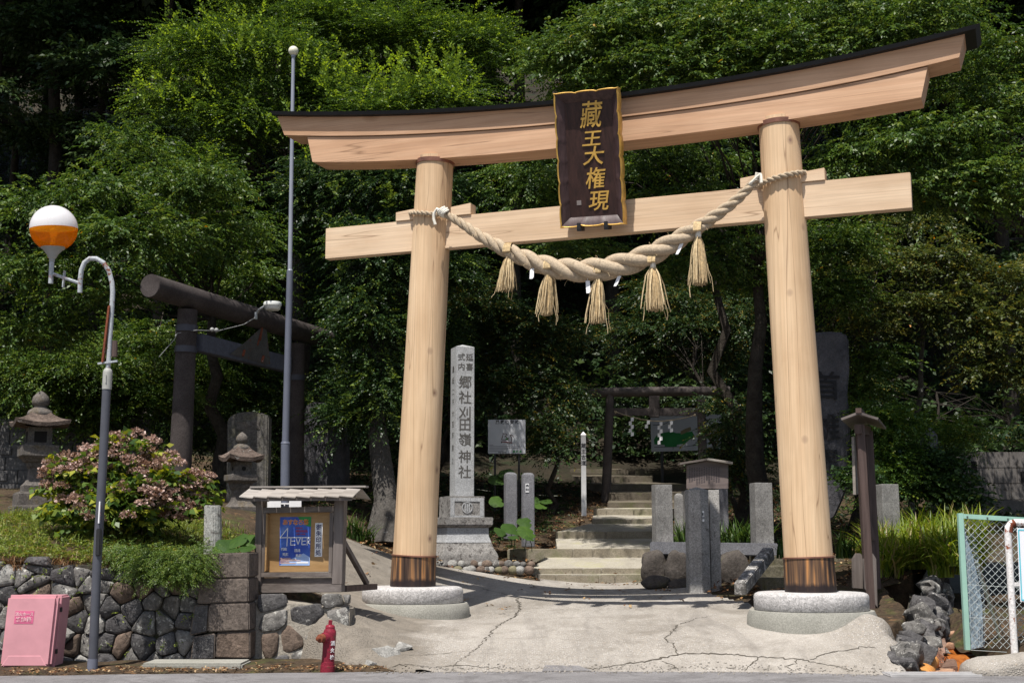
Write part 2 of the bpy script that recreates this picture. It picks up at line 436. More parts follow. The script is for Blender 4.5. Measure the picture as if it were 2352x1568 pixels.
# ------------------------------------------------------------------ materials used
def asphalt():
    m, N, L, b = nt('asphalt', 0.9, 0.2); v = coords(N, L)
    c = ramp(N, L, noise(N, L, v, 2.0, 6), [(0.3, (0.15, 0.143, 0.145)), (0.7, (0.215, 0.207, 0.21))])
    c = mixc(N, L, 0.7, c, ramp(N, L, noise(N, L, v, 130, 2, 0.8), [(0.3, 0.5), (0.7, 1.5)]), 'MULTIPLY')
    c = mixc(N, L, ramp(N, L, noise(N, L, v, 0.9, 7, 0.7, 1.0), [(0.46, 0.0), (0.5, 0.5), (0.54, 0.0)]), c, (0.09, 0.085, 0.085))
    L.new(c, b.inputs['Base Color']); bump(N, L, b, noise(N, L, v, 110, 3), 0.5, 0.006); return m
ASPHALT = asphalt()
def concrete_apron():
    m, N, L, b = nt('apron_concrete', 0.92, 0.2); v = coords(N, L)
    big = noise(N, L, v, 0.8, 7, 0.65)
    c = ramp(N, L, big, [(0.3, (0.24, 0.215, 0.185)), (0.7, (0.40, 0.37, 0.335))])
    vo = N.new('ShaderNodeTexVoronoi'); vo.inputs['Scale'].default_value = 44; L.new(v, vo.inputs['Vector'])
    sep = N.new('ShaderNodeSeparateColor'); L.new(vo.outputs['Color'], sep.inputs[0])
    peb = ramp(N, L, sep.outputs[0], [(0.0, (0.20, 0.18, 0.17)), (0.35, (0.36, 0.335, 0.31)), (0.75, (0.47, 0.44, 0.41)), (0.93, (0.60, 0.575, 0.55)), (1.0, (0.42, 0.31, 0.20))])
    body = ramp(N, L, vo.outputs['Distance'], [(0.28, 1.0), (0.5, 0.0)])
    wear = ramp(N, L, noise(N, L, v, 0.45, 5, 0.6), [(0.38, 0.25), (0.6, 0.85)])
    k = N.new('ShaderNodeMath'); k.operation = 'MULTIPLY'; L.new(body, k.inputs[0]); L.new(wear, k.inputs[1])
    c = mixc(N, L, k.outputs[0], c, peb)
    c = mixc(N, L, 0.6, c, ramp(N, L, noise(N, L, v, 70, 3, 0.75), [(0.3, 0.6), (0.7, 1.35)]), 'MULTIPLY')
    c = mixc(N, L, ramp(N, L, noise(N, L, v, 1.3, 8, 0.75, 0.5), [(0.50, 0.0), (0.68, 0.7)]), c, (0.17, 0.15, 0.125))
    c = mixc(N, L, ramp(N, L, noise(N, L, coords(N, L, (2.2, .35, 1)), 1.0, 6, .7, .6), [(.50, 0.0), (.66, .45)]), c, (.16, .145, .13))
    sx = N.new('ShaderNodeSeparateXYZ'); L.new(v, sx.inputs[0]); ad = N.new('ShaderNodeMath'); ad.operation = 'MULTIPLY_ADD'; L.new(noise(N, L, v, 1.6, 6, .7), ad.inputs[0]); ad.inputs[1].default_value = 1.3; L.new(sx.outputs[0], ad.inputs[2])
    old = ramp(N, L, noise(N, L, v, 4, 8, .7), [(.3, (.115, .10, .082)), (.7, (.235, .205, .17))])
    mr = N.new('ShaderNodeMapRange'); mr.inputs[1].default_value = -.55; mr.inputs[2].default_value = -.15; mr.inputs[3].default_value = .85; mr.inputs[4].default_value = 0.0; L.new(ad.outputs[0], mr.inputs[0]); c = mixc(N, L, mr.outputs[0], c, old)
    L.new(c, b.inputs['Base Color'])
    hgt = N.new('ShaderNodeMath'); hgt.operation = 'ADD'; L.new(k.outputs[0], hgt.inputs[0]); L.new(noise(N, L, v, 45, 5, 0.7), hgt.inputs[1])
    bump(N, L, b, hgt.outputs[0], 0.7, 0.012); return m
CONC = concrete_apron()
SOIL = stone('forest_soil', (0.036, 0.026, 0.017), (0.092, 0.062, 0.038), (0.14, 0.08, 0.04), 0.58, 3.0, 22, 0.8, 0.05, 45, (0.06, 0.07, 0.02))
GRANITE = stone('pale_granite', (0.40, 0.385, 0.38), (0.52, 0.50, 0.495), None, 0, 7, 60, 0.9, 0.012, 120)
CEMENT = stone('grey_cement', (0.25, 0.245, 0.215), (0.34, 0.33, 0.295), None, 0, 2.2, 0, 0.3, 0.01, 70)
RUBBLE = [stone('rubble_' + n, a, c, l, lam, sc, 14, 0.9, 0.03, 40) for n, a, c, l, lam, sc in (
    ('grey', (0.09, 0.085, 0.08), (0.20, 0.19, 0.18), (0.42, 0.41, 0.38), 0.555, 4.5),
    ('dark', (0.055, 0.052, 0.055), (0.12, 0.115, 0.115), (0.36, 0.35, 0.33), 0.60, 5.0),
    ('pale', (0.20, 0.195, 0.185), (0.34, 0.33, 0.31), (0.50, 0.49, 0.46), 0.62, 3.5),
    ('brown', (0.10, 0.075, 0.06), (0.19, 0.14, 0.11), (0.40, 0.36, 0.31), 0.68, 4.0))]
MORTAR = stone('wall_gap_earth', (0.03, 0.027, 0.023), (0.08, 0.07, 0.055), None, 0, 6, 0, 0.6, 0.02, 40, (0.05, 0.055, 0.02))
MORTAR2 = stone('wall_mortar', (0.22, 0.195, 0.165), (0.33, 0.30, 0.255), None, 0, 5, 0, 0.8, 0.03, 50)
QUOIN = stone('quoin_stone', (0.085, 0.07, 0.062), (0.16, 0.13, 0.11), (0.45, 0.42, 0.36), 0.70, 5.5, 30, 0.8, 0.015, 60)
OLDSTONE = stone('weathered_stone', (0.075, 0.07, 0.062), (0.14, 0.13, 0.12), (0.26, 0.25, 0.235), 0.64, 4.5, 35, 0.7, 0.015, 60, (0.13, 0.12, 0.075))
LANT = stone('lantern_stone', (0.085, 0.075, 0.068), (0.165, 0.148, 0.135), (0.40, 0.37, 0.34), 0.68, 4.0, 40, 0.7, 0.012, 70, (0.11, 0.085, 0.05))
LANTROOF = stone('lantern_roof_stone', (0.075, 0.056, 0.047), (0.16, 0.122, 0.102), (0.36, 0.34, 0.32), 0.62, 5.0, 30, 0.9, 0.025, 50)
DARKSTELE = stone('dark_stele_stone', (0.05, 0.05, 0.058), (0.11, 0.105, 0.115), (0.2, 0.2, 0.2), 0.70, 3.0, 0, 1.0, 0.03, 40)
POSTST = stone('fence_post_stone', (0.14, 0.135, 0.13), (0.29, 0.28, 0.27), (0.44, 0.43, 0.41), 0.66, 4.0, 70, 0.6, 0.008, 110)
PILLARST = stone('monument_granite', (0.34, 0.345, 0.355), (0.45, 0.455, 0.465), None, 0, 3.0, 80, 0.5, 0.006, 150)
PEDEST = stone('monument_pedestal_stone', (0.19, 0.18, 0.172), (0.33, 0.315, 0.30), (0.09, 0.08, 0.075), 0.55, 4.0, 50, 0.7, 0.012, 80)
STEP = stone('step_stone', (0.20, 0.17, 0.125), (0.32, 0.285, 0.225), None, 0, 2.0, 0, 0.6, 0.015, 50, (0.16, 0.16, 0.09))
STEPD = stone('shaded_mossy_upper_step', (0.09, 0.075, 0.055), (0.165, 0.14, 0.11), None, 0, 2.0, 0, 0.6, 0.015, 50, (0.10, 0.10, 0.05))  # mossy dark stone of the upper steps, the trees' shade put into its colour
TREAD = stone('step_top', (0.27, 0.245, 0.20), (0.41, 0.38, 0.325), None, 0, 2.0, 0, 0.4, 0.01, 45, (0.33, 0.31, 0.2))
OLDTORII = stone('old_torii_stone', (0.036, 0.029, 0.028), (0.075, 0.063, 0.061), (0.14, 0.13, 0.12), 0.7, 3.0, 90, 0.5, 0.006, 140)
BLOCK = stone('block_concrete', (0.11, 0.10, 0.095), (0.18, 0.165, 0.155), (0.08, 0.07, 0.06), 0.58, 2.5, 0, 0.6, 0.012, 60)
CARVED = plain('carved_shadow_paint', (0.10, 0.095, 0.09), 0.9, 0.2)
BARK = stone('dark_bark', (0.025, 0.02, 0.016), (0.065, 0.055, 0.045), (0.16, 0.16, 0.15), 0.72, 6.0, 0, 1.0, 0.03, 30)
BARKL = stone('lichen_bark', (0.06, 0.054, 0.048), (0.125, 0.115, 0.105), (0.36, 0.36, 0.345), 0.62, 3.0, 0, 1.0, 0.04, 30)
YAW = -21.1
WP = dict(rotz=radians(YAW))
WPIL = wood('cypress_pillar', (0.58, 0.405, 0.25), (0.70, 0.515, 0.335), axis='z', grain=8, knots=2.3, cracks=True, knotc=(0.27, 0.17, 0.12), rough=0.6, stain=(0.50, 0.30, 0.17))
WBEAM = wood('cypress_beam', (0.59, 0.43, 0.29), (0.70, 0.54, 0.385), grain=9, knots=1.7, cracks=True, knotc=(0.27, 0.17, 0.12), stain=(0.52, 0.33, 0.20), **WP)
WLINT = wood('cypress_lintel', (0.48, 0.285, 0.172), (0.60, 0.385, 0.248), grain=9, knots=0.9, cracks=True, **WP)
def charred():
    m, N, L, b = nt('charred_base', .5, .3); f = noise(N, L, coords(N, L, (17, 17, .5)), 1.0, 4, .55)
    c = ramp(N, L, f, [(.34, (.02, .014, .013)), (.47, (.075, .045, .032)), (.56, (.17, .095, .05)), (.66, (.50, .23, .08))])
    z = N.new('ShaderNodeSeparateXYZ'); L.new(coords(N, L), z.inputs[0]); k = noise(N, L, coords(N, L, (9, 9, 1)), 1, 4); a = N.new('ShaderNodeMath'); a.operation = 'MULTIPLY_ADD'; L.new(k, a.inputs[0]); a.inputs[1].default_value = -.14; L.new(z.outputs[2], a.inputs[2])
    c = mixc(N, L, ramp(N, L, a.outputs[0], [(0.0, .95), (.045, 0.0)]), c, (.018, .012, .013))
    L.new(c, b.inputs['Base Color']); return m
CHAR = charred()
COPPER = plain('copper_band', (0.28, 0.13, 0.09), 0.4, 0.5, 0.3, 6, 0.6)
ROOFM = plain('black_roof_copper', (0.008, 0.0085, 0.010), 0.5, 0.25, 0.3, 5)
OLDWOOD = wood('grey_weathered_wood', (0.10, 0.085, 0.08), (0.20, 0.175, 0.165), axis='z', grain=20, knots=1.6, knotc=(0.05, 0.04, 0.035))
OLDWOODX = wood('grey_weathered_board', (0.10, 0.085, 0.08), (0.20, 0.175, 0.165), axis='x', grain=20)
SHINGLE = wood('silver_shingle', (0.22, 0.20, 0.185), (0.40, 0.375, 0.35), axis='x', grain=16, stain=(0.15, 0.13, 0.11))
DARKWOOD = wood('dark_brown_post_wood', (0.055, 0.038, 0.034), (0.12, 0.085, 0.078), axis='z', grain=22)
PLY = wood('stained_plywood', (0.33, 0.20, 0.085), (0.45, 0.29, 0.14), axis='x', grain=5, stain=(0.20, 0.10, 0.04))
GOLD = plain('gilding', (0.66, 0.40, 0.09), 0.42, 0.5, 0.25, 12, 0.35)
LACQ = wood('dark_plaque_wood', (0.022, 0.011, 0.010), (0.058, 0.028, 0.024), axis='z', grain=18, rough=0.45)
LACQ2 = wood('plaque_moulding_wood', (0.035, 0.02, 0.021), (0.085, 0.052, 0.054), axis='z', grain=16, rough=0.4)
STRAWROPE = plain('hemp_rope', (0.42, 0.335, 0.24), 0.85, 0.2, 0.25, 40)
STRAW = plain('straw_tassel', (0.58, 0.45, 0.27), 0.8, 0.2, 0.3, 30)
PAPER = plain('white_paper', (0.80, 0.80, 0.82), 0.7, 0.3, 0.03)
BLACKIRON = plain('black_iron', (0.02, 0.02, 0.022), 0.5, 0.4)

# ------------------------------------------------------------------ SETTING
b = B(); b.add([(-3000, -3000, -0.9), (3000, -3000, -0.9), (3000, 3000, -0.9), (-3000, 3000, -0.9)], [(0, 1, 2, 3)])
struct('ground', b, SOIL, smooth=0)
xs = np.linspace(-60, 60, 25)
def road_edge(x): return EDGE(x) + 0.02 + 0.02 * np.sin(3 * x) + 0.015 * np.sin(7.3 * x)
b = B(); ex = np.concatenate((np.linspace(-60, -9, 12), np.linspace(-8.8, 8.8, 220), np.linspace(9, 60, 12))); n = len(ex)
b.v = [(x, -60, RZ) for x in ex] + [(x, 8, RZ) for x in ex] + [(x, float(road_edge(x)), RZ) for x in ex] + [(x, float(road_edge(x)) + 0.01, -0.6) for x in ex]
for k in range(3): b.f += [(k * n + i, k * n + i + 1, (k + 1) * n + i + 1, (k + 1) * n + i) for i in range(n - 1)]
b.mi = [0] * len(b.f); struct('road', b, ASPHALT, smooth=0)
# soil strip along the wall foot
def stripz(x, y): return RZ - 0.02 + 0.06 * sm((y - EDGE(x)) / 0.5) + 0.012 * wob(x * 4, y * 5)
sheet('verge', np.linspace(-12, -0.9, 112), np.linspace(13.4, 15.6, 24), stripz, SOIL, lambda X, Y: X > -99)
# hill and forest floor
def keep_h(X, Y):
    f = np.interp(X, (-60, -3.31, -3.3, -3.02, -3.0, -2.0, -1.9, 3.4, 3.9, 4.3, 4.7, 5.05, 5.5, 60), (14.95, 14.95, 14.95, 15.2, 15.45, 15.45, 17.2, 17.2, 16.6, 15.6, 16.2, 17.2, 18.2, 17.4))
    return Y >= f
sheet('hillside', np.linspace(-40, 40, 267), np.arange(14.95, 30.1, 0.25), lambda x, y: H(x, y) + 0.02 * wob(x * 2, y * 2) - 0.02 - 0.35 * ((y < 16.2) & (x > -2.9) & (x < 3)), SOIL, keep_h)
def keep_a(X, Y):
    back = np.where(X < 0.4, 21.1, 22.4)
    right = np.where(Y > 16.6, 3.25 - (Y - 16.6) * 0.235, 4.75)
    left = np.where(Y > 16.6, -3.0, -2.65)
    return (Y > EDGE(X) - .06) & (Y < back) & (X < right + 0.08 * wob(X * 3, Y * 2)) & (X > left)
def A2(x, y): return A(x, y) + 0.02 * np.clip((y - 17) / 2, 0, 1)
sheet('concrete_apron', np.linspace(-3.0, 4.8, 157), np.concatenate((np.arange(13.35, 17, 0.05), np.arange(17, 22.5, 0.15))), A2, CONC, keep_a)
def soil_front(x): return np.interp(x, (3.9, 4.2, 4.5, 4.75, 4.9, 5.35, 5.5, 5.8), (15.35, 14.75, 15.2, 15.9, 17.5, 17.6, 18.0, 18.4))
def soil_z(x, y): return H(x, y) + .015 + .02 * wob(x * 5, y * 5) - .6 * sm((soil_front(x) + .14 - y) / .14)
sheet('soil_bank', np.linspace(3.95, 5.75, 61), np.arange(14.6, 18.6, .05), soil_z, SOIL, lambda X, Y: Y > soil_front(X) - .02)
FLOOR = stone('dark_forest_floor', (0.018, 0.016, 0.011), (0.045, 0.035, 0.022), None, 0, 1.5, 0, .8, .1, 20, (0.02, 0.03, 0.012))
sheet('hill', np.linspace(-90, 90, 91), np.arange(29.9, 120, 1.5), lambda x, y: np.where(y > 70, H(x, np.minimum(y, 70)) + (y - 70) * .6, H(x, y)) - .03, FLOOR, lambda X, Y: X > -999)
# cracks in the apron: open gaps filled with dark earth
CRACK = plain('crack_earth', (0.085, 0.075, 0.062), 0.95, 0.1)
def crack(pts, w):
    q = [ground(x, y, A2) for x, y in pts]; L = []
    for a, c in zip(q[:-1], q[1:]):
        m = max(2, int(np.linalg.norm(c - a) / 0.035))
        L += [a + (c - a) * t / m for t in range(m)]
    L = np.array(L + [q[-1]]); L[1:-1] += rng.normal(0, 0.016, (len(L) - 2, 3)) * (1, 1, 0); b = B()
    tan = np.gradient(L, axis=0); nr = nz(np.stack((-tan[:, 1], tan[:, 0], 0 * tan[:, 0]), -1))
    ww = .75 * w * np.interp(np.arange(len(L)), (0, len(L) * .3, len(L)), (0.5, 1, 0.3)) * rng.uniform(0.4, 1.5, len(L))
    for s in (-1, 1):
        for p, k, q2 in zip(L, ww, nr):
            e = p + q2 * s * k / 2; b.v.append((e[0], e[1], float(A2(e[0], e[1])) + 0.004))
    n = len(L); b.f = [(i, i + 1, n + i + 1, n + i) for i in range(n - 1)]; b.mi = [0] * len(b.f)
    return b
allc = B()
for pts, w in (([(1320, 1537), (1400, 1531), (1480, 1520), (1560, 1503), (1600, 1500), (1680, 1502), (1780, 1510), (1850, 1517), (1910, 1528), (1960, 1540)], 0.038),
               ([(1560, 1503), (1545, 1480), (1525, 1465), (1550, 1448), (1555, 1435), (1600, 1420), (1650, 1412)], 0.025),
               ([(1105, 1350), (1150, 1362), (1185, 1372), (1195, 1390), (1188, 1410), (1165, 1425), (1130, 1452), (1095, 1490), (1060, 1515), (1040, 1530)], 0.028),
               ([(1860, 1514), (1900, 1500), (1960, 1490), (2010, 1487)], 0.025), ([(1520, 1518), (1545, 1528), (1560, 1540)], 0.02),
               ([(1748, 1509), (1725, 1528), (1710, 1540)], 0.025), ([(1830, 1515), (1815, 1530), (1812, 1542)], 0.018), ([(1170, 1423), (1300, 1420), (1450, 1412)], 0.008),
               ([(940, 1505), (1000, 1502), (1075, 1495)], 0.014), ([(900, 1532), (980, 1530), (1042, 1528), (1120, 1532), (1160, 1538)], 0.03), ([(1255, 1536), (1300, 1534), (1340, 1535)], 0.06)):
    c = crack(pts, w); allc.add(c.v, c.f)
struct('crack', allc, CRACK, smooth=0)
# asphalt patch at the apron's foot
b = B(); q = [ground(x, y, A2) for x, y in ((1245, 1542), (1252, 1529), (1330, 1530), (1360, 1541))]
b.add([(p[0], p[1], float(A2(p[0], p[1])) + 0.008) for p in q], [(0, 1, 2, 3)] if np.cross(q[1] - q[0], q[2] - q[0])[2] > 0 else [(3, 2, 1, 0)])
struct('road_patch', b, ASPHALT, smooth=0)
# slab in front of the wall
b = B(); a0 = P(335, 1535, 14.25); a1 = P(560, 1533, 14.15)
b.box(((a0[0] + a1[0]) / 2, 14.3, 0.075), (a1[0] - a0[0], 0.5, 0.10))
struct('pavement_slab', b, CEMENT, bevel=0.02)

# ------------------------------------------------------------------ rubble walls
def clip(poly, px, py, nx, ny):
    out = []
    for i in range(len(poly)):
        a, c = poly[i], poly[(i + 1) % len(poly)]
        da = (a[0] - px) * nx + (a[1] - py) * ny; dc = (c[0] - px) * nx + (c[1] - py) * ny
        if da <= 0: out.append(a)
        if da * dc < 0:
            t = da / (da - dc); out.append((a[0] + (c[0] - a[0]) * t, a[1] + (c[1] - a[1]) * t))
    return out
def cells(w, h, sx, sz, jit=0.32, inside=None):
    pts = []; row = 0; z = sz * 0.4
    while z < h + sz:
        x = -sx + (row % 2) * sx * 0.5
        while x < w + sx:
            pts.append((x + random.uniform(-jit, jit) * sx, z + random.uniform(-jit, jit) * sz)); x += sx * random.uniform(0.75, 1.25)
        z += sz * random.uniform(0.85, 1.1); row += 1
    out = []
    for i, p in enumerate(pts):
        if not (-0.1 * sx < p[0] < w + 0.1 * sx and 0 < p[1] < h): continue
        poly = [(0, 0), (w, 0), (w, h), (0, h)]
        for j, q in enumerate(pts):
            if i != j and abs(q[0] - p[0]) < 3 * sx and abs(q[1] - p[1]) < 3 * sz:
                poly = clip(poly, (p[0] + q[0]) / 2, (p[1] + q[1]) / 2, q[0] - p[0], q[1] - p[1])
                if len(poly) < 3: break
        if len(poly) >= 3: out.append((p, poly))
    return out
def pillow(b, poly, f, gap, dep, bulge, mat, irr=0.05):
    """one rounded stone: polygon in wall coordinates, f(s, z, out) -> world"""
    n0 = len(poly); pts = []
    for i in range(n0):                       # round the corners
        a, c = np.array(poly[i]), np.array(poly[(i + 1) % n0])
        if np.linalg.norm(c - a) < 0.02: continue
        pts += [a * 0.88 + c * 0.12, a * 0.5 + c * 0.5, a * 0.12 + c * 0.88]
    pts = np.array(pts); 
    if len(pts) < 6: return
    cen = pts.mean(0); r = np.linalg.norm(pts - cen, axis=1).mean()
    if r < 0.03: return
    pts = cen + (pts - cen) * np.clip(1 - gap / r, 0.5, 1); pts += rng.normal(0, irr * 0.12 * r, pts.shape)
    t = rng.normal(0, 0.16, 2); rings = [(1.0, -dep), (1.0, bulge * 0.1), (0.93, bulge * 0.7), (0.66, bulge), ]
    vs = []; n = len(pts)
    for s, o in rings:
        q = cen + (pts - cen) * s
        vs += [f(x, z, o + (t @ (np.array((x, z)) - cen)) * (o > 0) + (rng.normal(0, irr * 0.3 * bulge) if o > 0 else 0)) for x, z in q]
    vs.append(f(cen[0], cen[1], bulge * 1.05)); fs = []
    for k in range(3): fs += [(k * n + i, k * n + (i + 1) % n, (k + 1) * n + (i + 1) % n, (k + 1) * n + i) for i in range(n)]
    fs += [(3 * n + i, 3 * n + (i + 1) % n, 4 * n) for i in range(n)]
    b.cur = mat; b.add(vs, fs); b.cur = 0
RM = [MORTAR] + RUBBLE
wl = empty('rubble_wall', (-5.5, 14.8, 0), 'dark retaining wall of rounded rubble stones below the hydrangea bank', 'stone wall')
X0, X1 = -8.2, -3.46
def wf(s, z, o): return (X0 + s, 14.78 + 0.09 * z - o, z)
b = B()
for p, poly in cells(X1 - X0, 1.22, 0.225, 0.20, 0.44):
    if p[1] > 1.2 + 0.08 * sin(p[0] * 3): continue
    pillow(b, poly, wf, 0.0035, 0.10, random.uniform(0.03, 0.075), random.choices((1, 2, 3, 4), (5, 4, 1.3, 1))[0])
part('facing_stones', b, RM, wl, smooth=50)
b = B(); b.hexa([wf(0, 0, -0.02), wf(X1 - X0, 0, -0.02), wf(X1 - X0, 0, -0.5), wf(0, 0, -0.5)], [wf(0, 1.12, -0.03), wf(X1 - X0, 1.12, -0.03), wf(X1 - X0, 1.16, -0.5), wf(0, 1.16, -0.5)])
part('backing', b, MORTAR, wl)
# squared quoins, some rounded ones among them
wq = empty('quoin_column', (-3.2, 14.8, 0), 'corner of squared dark quoin stones at the end of the rubble wall', 'stone wall')
b = B()
def qf(s, z, o): return (X1 + s, 14.74 + 0.05 * z - o, z)
qs = [[(0.0, 0.972), (0.53, 0.988), (0.52, 1.27), (0.02, 1.25)], [(-0.03, 0.702), (0.54, 0.722), (0.53, 0.98), (-0.02, 0.965)], [(0.108, 0.40), (0.57, 0.42), (0.55, 0.715), (0.11, 0.697)], [(-0.10, 0.36), (0.10, 0.40), (0.103, 0.694), (-0.06, 0.69)],
      [(0.198, 0.12), (0.58, 0.115), (0.57, 0.413), (0.2, 0.392)], [(-0.07, 0.1), (0.19, 0.105), (0.192, 0.392), (-0.05, 0.352)], [(0.1, -0.04), (0.58, -0.04), (0.58, 0.107), (0.10, 0.112)], [(-0.08, -0.05), (0.093, -0.05), (0.094, 0.097), (-0.07, 0.093)]]
for k, q in enumerate(qs):
    w = 1 if k in (5,) else 0
    b.cur = [0, 0, 0, 1, 2, 1, 2, 2][k]
    b.hexa([qf(s, z, -0.55) for s, z in q], [qf(s, z, 0.02 + 0.02 * (k % 3)) for s, z in q])
b.cur = 0
part('quoin_stones', b, [QUOIN, RUBBLE[1], RUBBLE[3]], wq, bevel=0.014, seg=3, smooth=40, disp=(0.006, 5))
b = B(); b.box((X1 + 0.27, 15.05, 0.6), (0.45, 0.5, 1.15)); part('backing', b, MORTAR, wq)
ws = empty('mortared_wall', (-2.4, 15.2, 0), 'low mortared stone wall under the notice case, stones of mixed size', 'stone wall')
SX0, SX1 = -2.9, -1.85
def sf(s, z, o): return (SX0 + s, 14.98 + 0.22 * z - o + 0.12 * s, z)
b = B()
for p, poly in cells(SX1 - SX0, 0.80, 0.30, 0.22, 0.40):
    
    pillow(b, poly, sf, random.uniform(.006, .02), 0.08, random.uniform(0.025, 0.06), random.choices((1, 2, 3, 4), (4, 2, 1, 4))[0])
part('facing_stones', b, RM, ws, smooth=50)
b = B(); b.hexa([sf(-0.05, -0.05, 0.01), sf(SX1 - SX0, -0.05, 0.01), sf(SX1 - SX0, -0.05, -0.6), sf(-0.05, -0.05, -0.6)], [sf(-0.05, 0.74, 0.0), sf(SX1 - SX0, 0.62, 0.0), sf(SX1 - SX0, 0.62, -0.5), sf(-0.05, 0.74, -0.5)])
part('backing', b, MORTAR2, ws, sub=3, disp=(0.015, 4), smooth=50)

# ------------------------------------------------------------------ stairs
st = empty('stone_stairs', tuple(ground(1350, 1335)), 'broad old stone steps climbing from the apron into the forest', 'stairs')
rows = [  # (y top of riser, y bottom, x left, x right, distance)
    (1320, 1330, 1240, 1490, 21.7), (1305.5, 1318, 1222, 1490, 22.4), (1260.7, 1278, 1165, 1500, 23.6), (1221, 1235, 1276, 1520, 24.8), (1192, 1201, 1360, 1535, 26.0),
    (1169, 1182, 1364, 1545, 27.0), (1155, 1166, 1396, 1560, 27.9), (1132, 1148, 1400, 1570, 28.9), (1113, 1127, 1392, 1580, 30.0), (1094, 1107, 1320, 1500, 31.2), (1078, 1090, 1310, 1480, 32.5)]
for k, (yt, yb, xl, xr, Y) in enumerate(rows):
    br = B(); bt = B()
    tl, tr = P(xl, yt, Y), P(xr, yt - 1, Y); h = 0.36
    nxt = rows[k + 1] if k + 1 < len(rows) else (yt - 12, yt - 2, xl + 5, xr, Y + 1.2)
    yn = nxt[4] + 0.12
    xa = max(xl, 1280) if k == 2 else xl
    bl, brr = P(nxt[2] if k != 1 else 1255, nxt[1], nxt[4]), P(nxt[3], nxt[1], nxt[4])
    cuts = sorted([0, 1] + [random.uniform(0.12, 0.88) for _ in range(3)])
    for c0, c1 in zip(cuts[:-1], cuts[1:]):
        g = 0.004; a = tl + (tr - tl) * c0 + (g, 0, 0); c = tl + (tr - tl) * c1 - (g, 0, 0); d = random.uniform(0, 0.012)
        br.hexa([(a[0], Y - d, a[2] - h), (c[0], Y - d, c[2] - h), (c[0], Y + 0.25, c[2] - h), (a[0], Y + 0.25, a[2] - h)], [(a[0], Y - d, a[2]), (c[0], Y - d, c[2]), (c[0], Y + 0.25, c[2] + 0.004), (a[0], Y + 0.25, a[2] + 0.004)])
    ta = P(xa, yt, Y)
    bt.hexa([(ta[0], Y + 0.02, ta[2] - 0.2), (tr[0], Y + 0.02, tr[2] - 0.2), (brr[0], yn, brr[2] - 0.2), (bl[0], yn, bl[2] - 0.2)],
            [(ta[0], Y + 0.02, ta[2] + 0.006), (tr[0], Y + 0.02, tr[2] + 0.006), (brr[0], yn, brr[2] + 0.006), (bl[0], yn, bl[2] + 0.006)])
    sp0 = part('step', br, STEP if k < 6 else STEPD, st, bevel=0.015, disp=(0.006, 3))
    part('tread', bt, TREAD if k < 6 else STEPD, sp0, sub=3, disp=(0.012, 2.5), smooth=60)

# ================================================================== WOODEN GATE
LP = np.array((-1.3, 17.4)); RP = np.array((3.496, 15.55))
TF = Frame(((LP[0] + RP[0]) / 2, (LP[1] + RP[1]) / 2), YAW)
def hp(pts, n): return np.array([TF.hit(x, y, n) for x, y in pts])
PZ = 0.80
gate = empty('torii_gate', (*TF.o[:2], PZ), 'tall new gate of pale cypress wood with curved black-roofed top beam', 'torii gate')
def pillar(pxb, pxt, dia_b, dia_t):
    ub, zb = TF.hit(*pxb); ut, zt = TF.hit(*pxt); zt += 0.05
    b = B(); k = 24; path = []; rr = []
    for i in range(k):
        t = i / (k - 1); path.append(TF.W(ub + (ut - ub) * t, PZ + (zt - PZ) * t)); rr.append(dia_b / 2 + (dia_t - dia_b) / 2 * t ** 0.9)
    b.tube(path, rr, 48)
    p = part('pillar', b, WPIL, gate, smooth=40)
    ax = [TF.W(ub + (ut - ub) * t, PZ + (zt - PZ) * t) for t in (0, 0.068)]
    b = B(); b.tube(ax, [dia_b / 2 + 0.012, dia_b / 2 + 0.006], 48); part('charred_base', b, CHAR, p)
    b = B(); b.tube([TF.W(ub + (ut - ub) * t, PZ + (zt - PZ) * t) for t in (0.068, 0.071)], [dia_b / 2 + 0.016, dia_b / 2 + 0.014], 48); part('copper_ring', b, COPPER, p)
    b = B(); b.tube([TF.W(ub + (ut - ub) * t, PZ + (zt - PZ) * t) for t in (0.9825, 0.992)], [dia_t / 2 + 0.016, dia_t / 2 + 0.02], 48); part('copper_band', b, COPPER, p)
    return ub, ut, zt
PLx = pillar((948, 1350), (1000, 372), 0.575, 0.500); PRx = pillar((1862, 1350), (1788, 285), 0.575, 0.490)
# tie beam
NT = 0.068
q = hp(((748.2, 522), (748, 590), (2091, 483), (2091, 399)), NT); zt = (q[0, 1] + q[3, 1]) / 2; zb = (q[1, 1] + q[2, 1]) / 2
uL, uR = q[0, 0], q[3, 0]
NZ = (zb, zt)
b = B(); b.fp(TF, [(uL, zb), (uR, zb), (uR, zt), (uL, zt)], -NT, NT); part('tie_beam', b, WBEAM, gate, bevel=0.006)
for x0, x1, y0 in ((909, 958, 487), (1035, 1081, 479), (1700, 1752, 416), (1838, 1894, 400)):
    a = TF.hit(x0, y0, 0.09); c = TF.hit(x1, y0, 0.09)
    b = B(); b.fp(TF, [(a[0], zt + 0.001), (c[0], zt + 0.001), (c[0], zt + 0.155), (a[0], zt + 0.125)], -0.09, 0.09); part('wedge', b, WBEAM, gate, bevel=0.005)
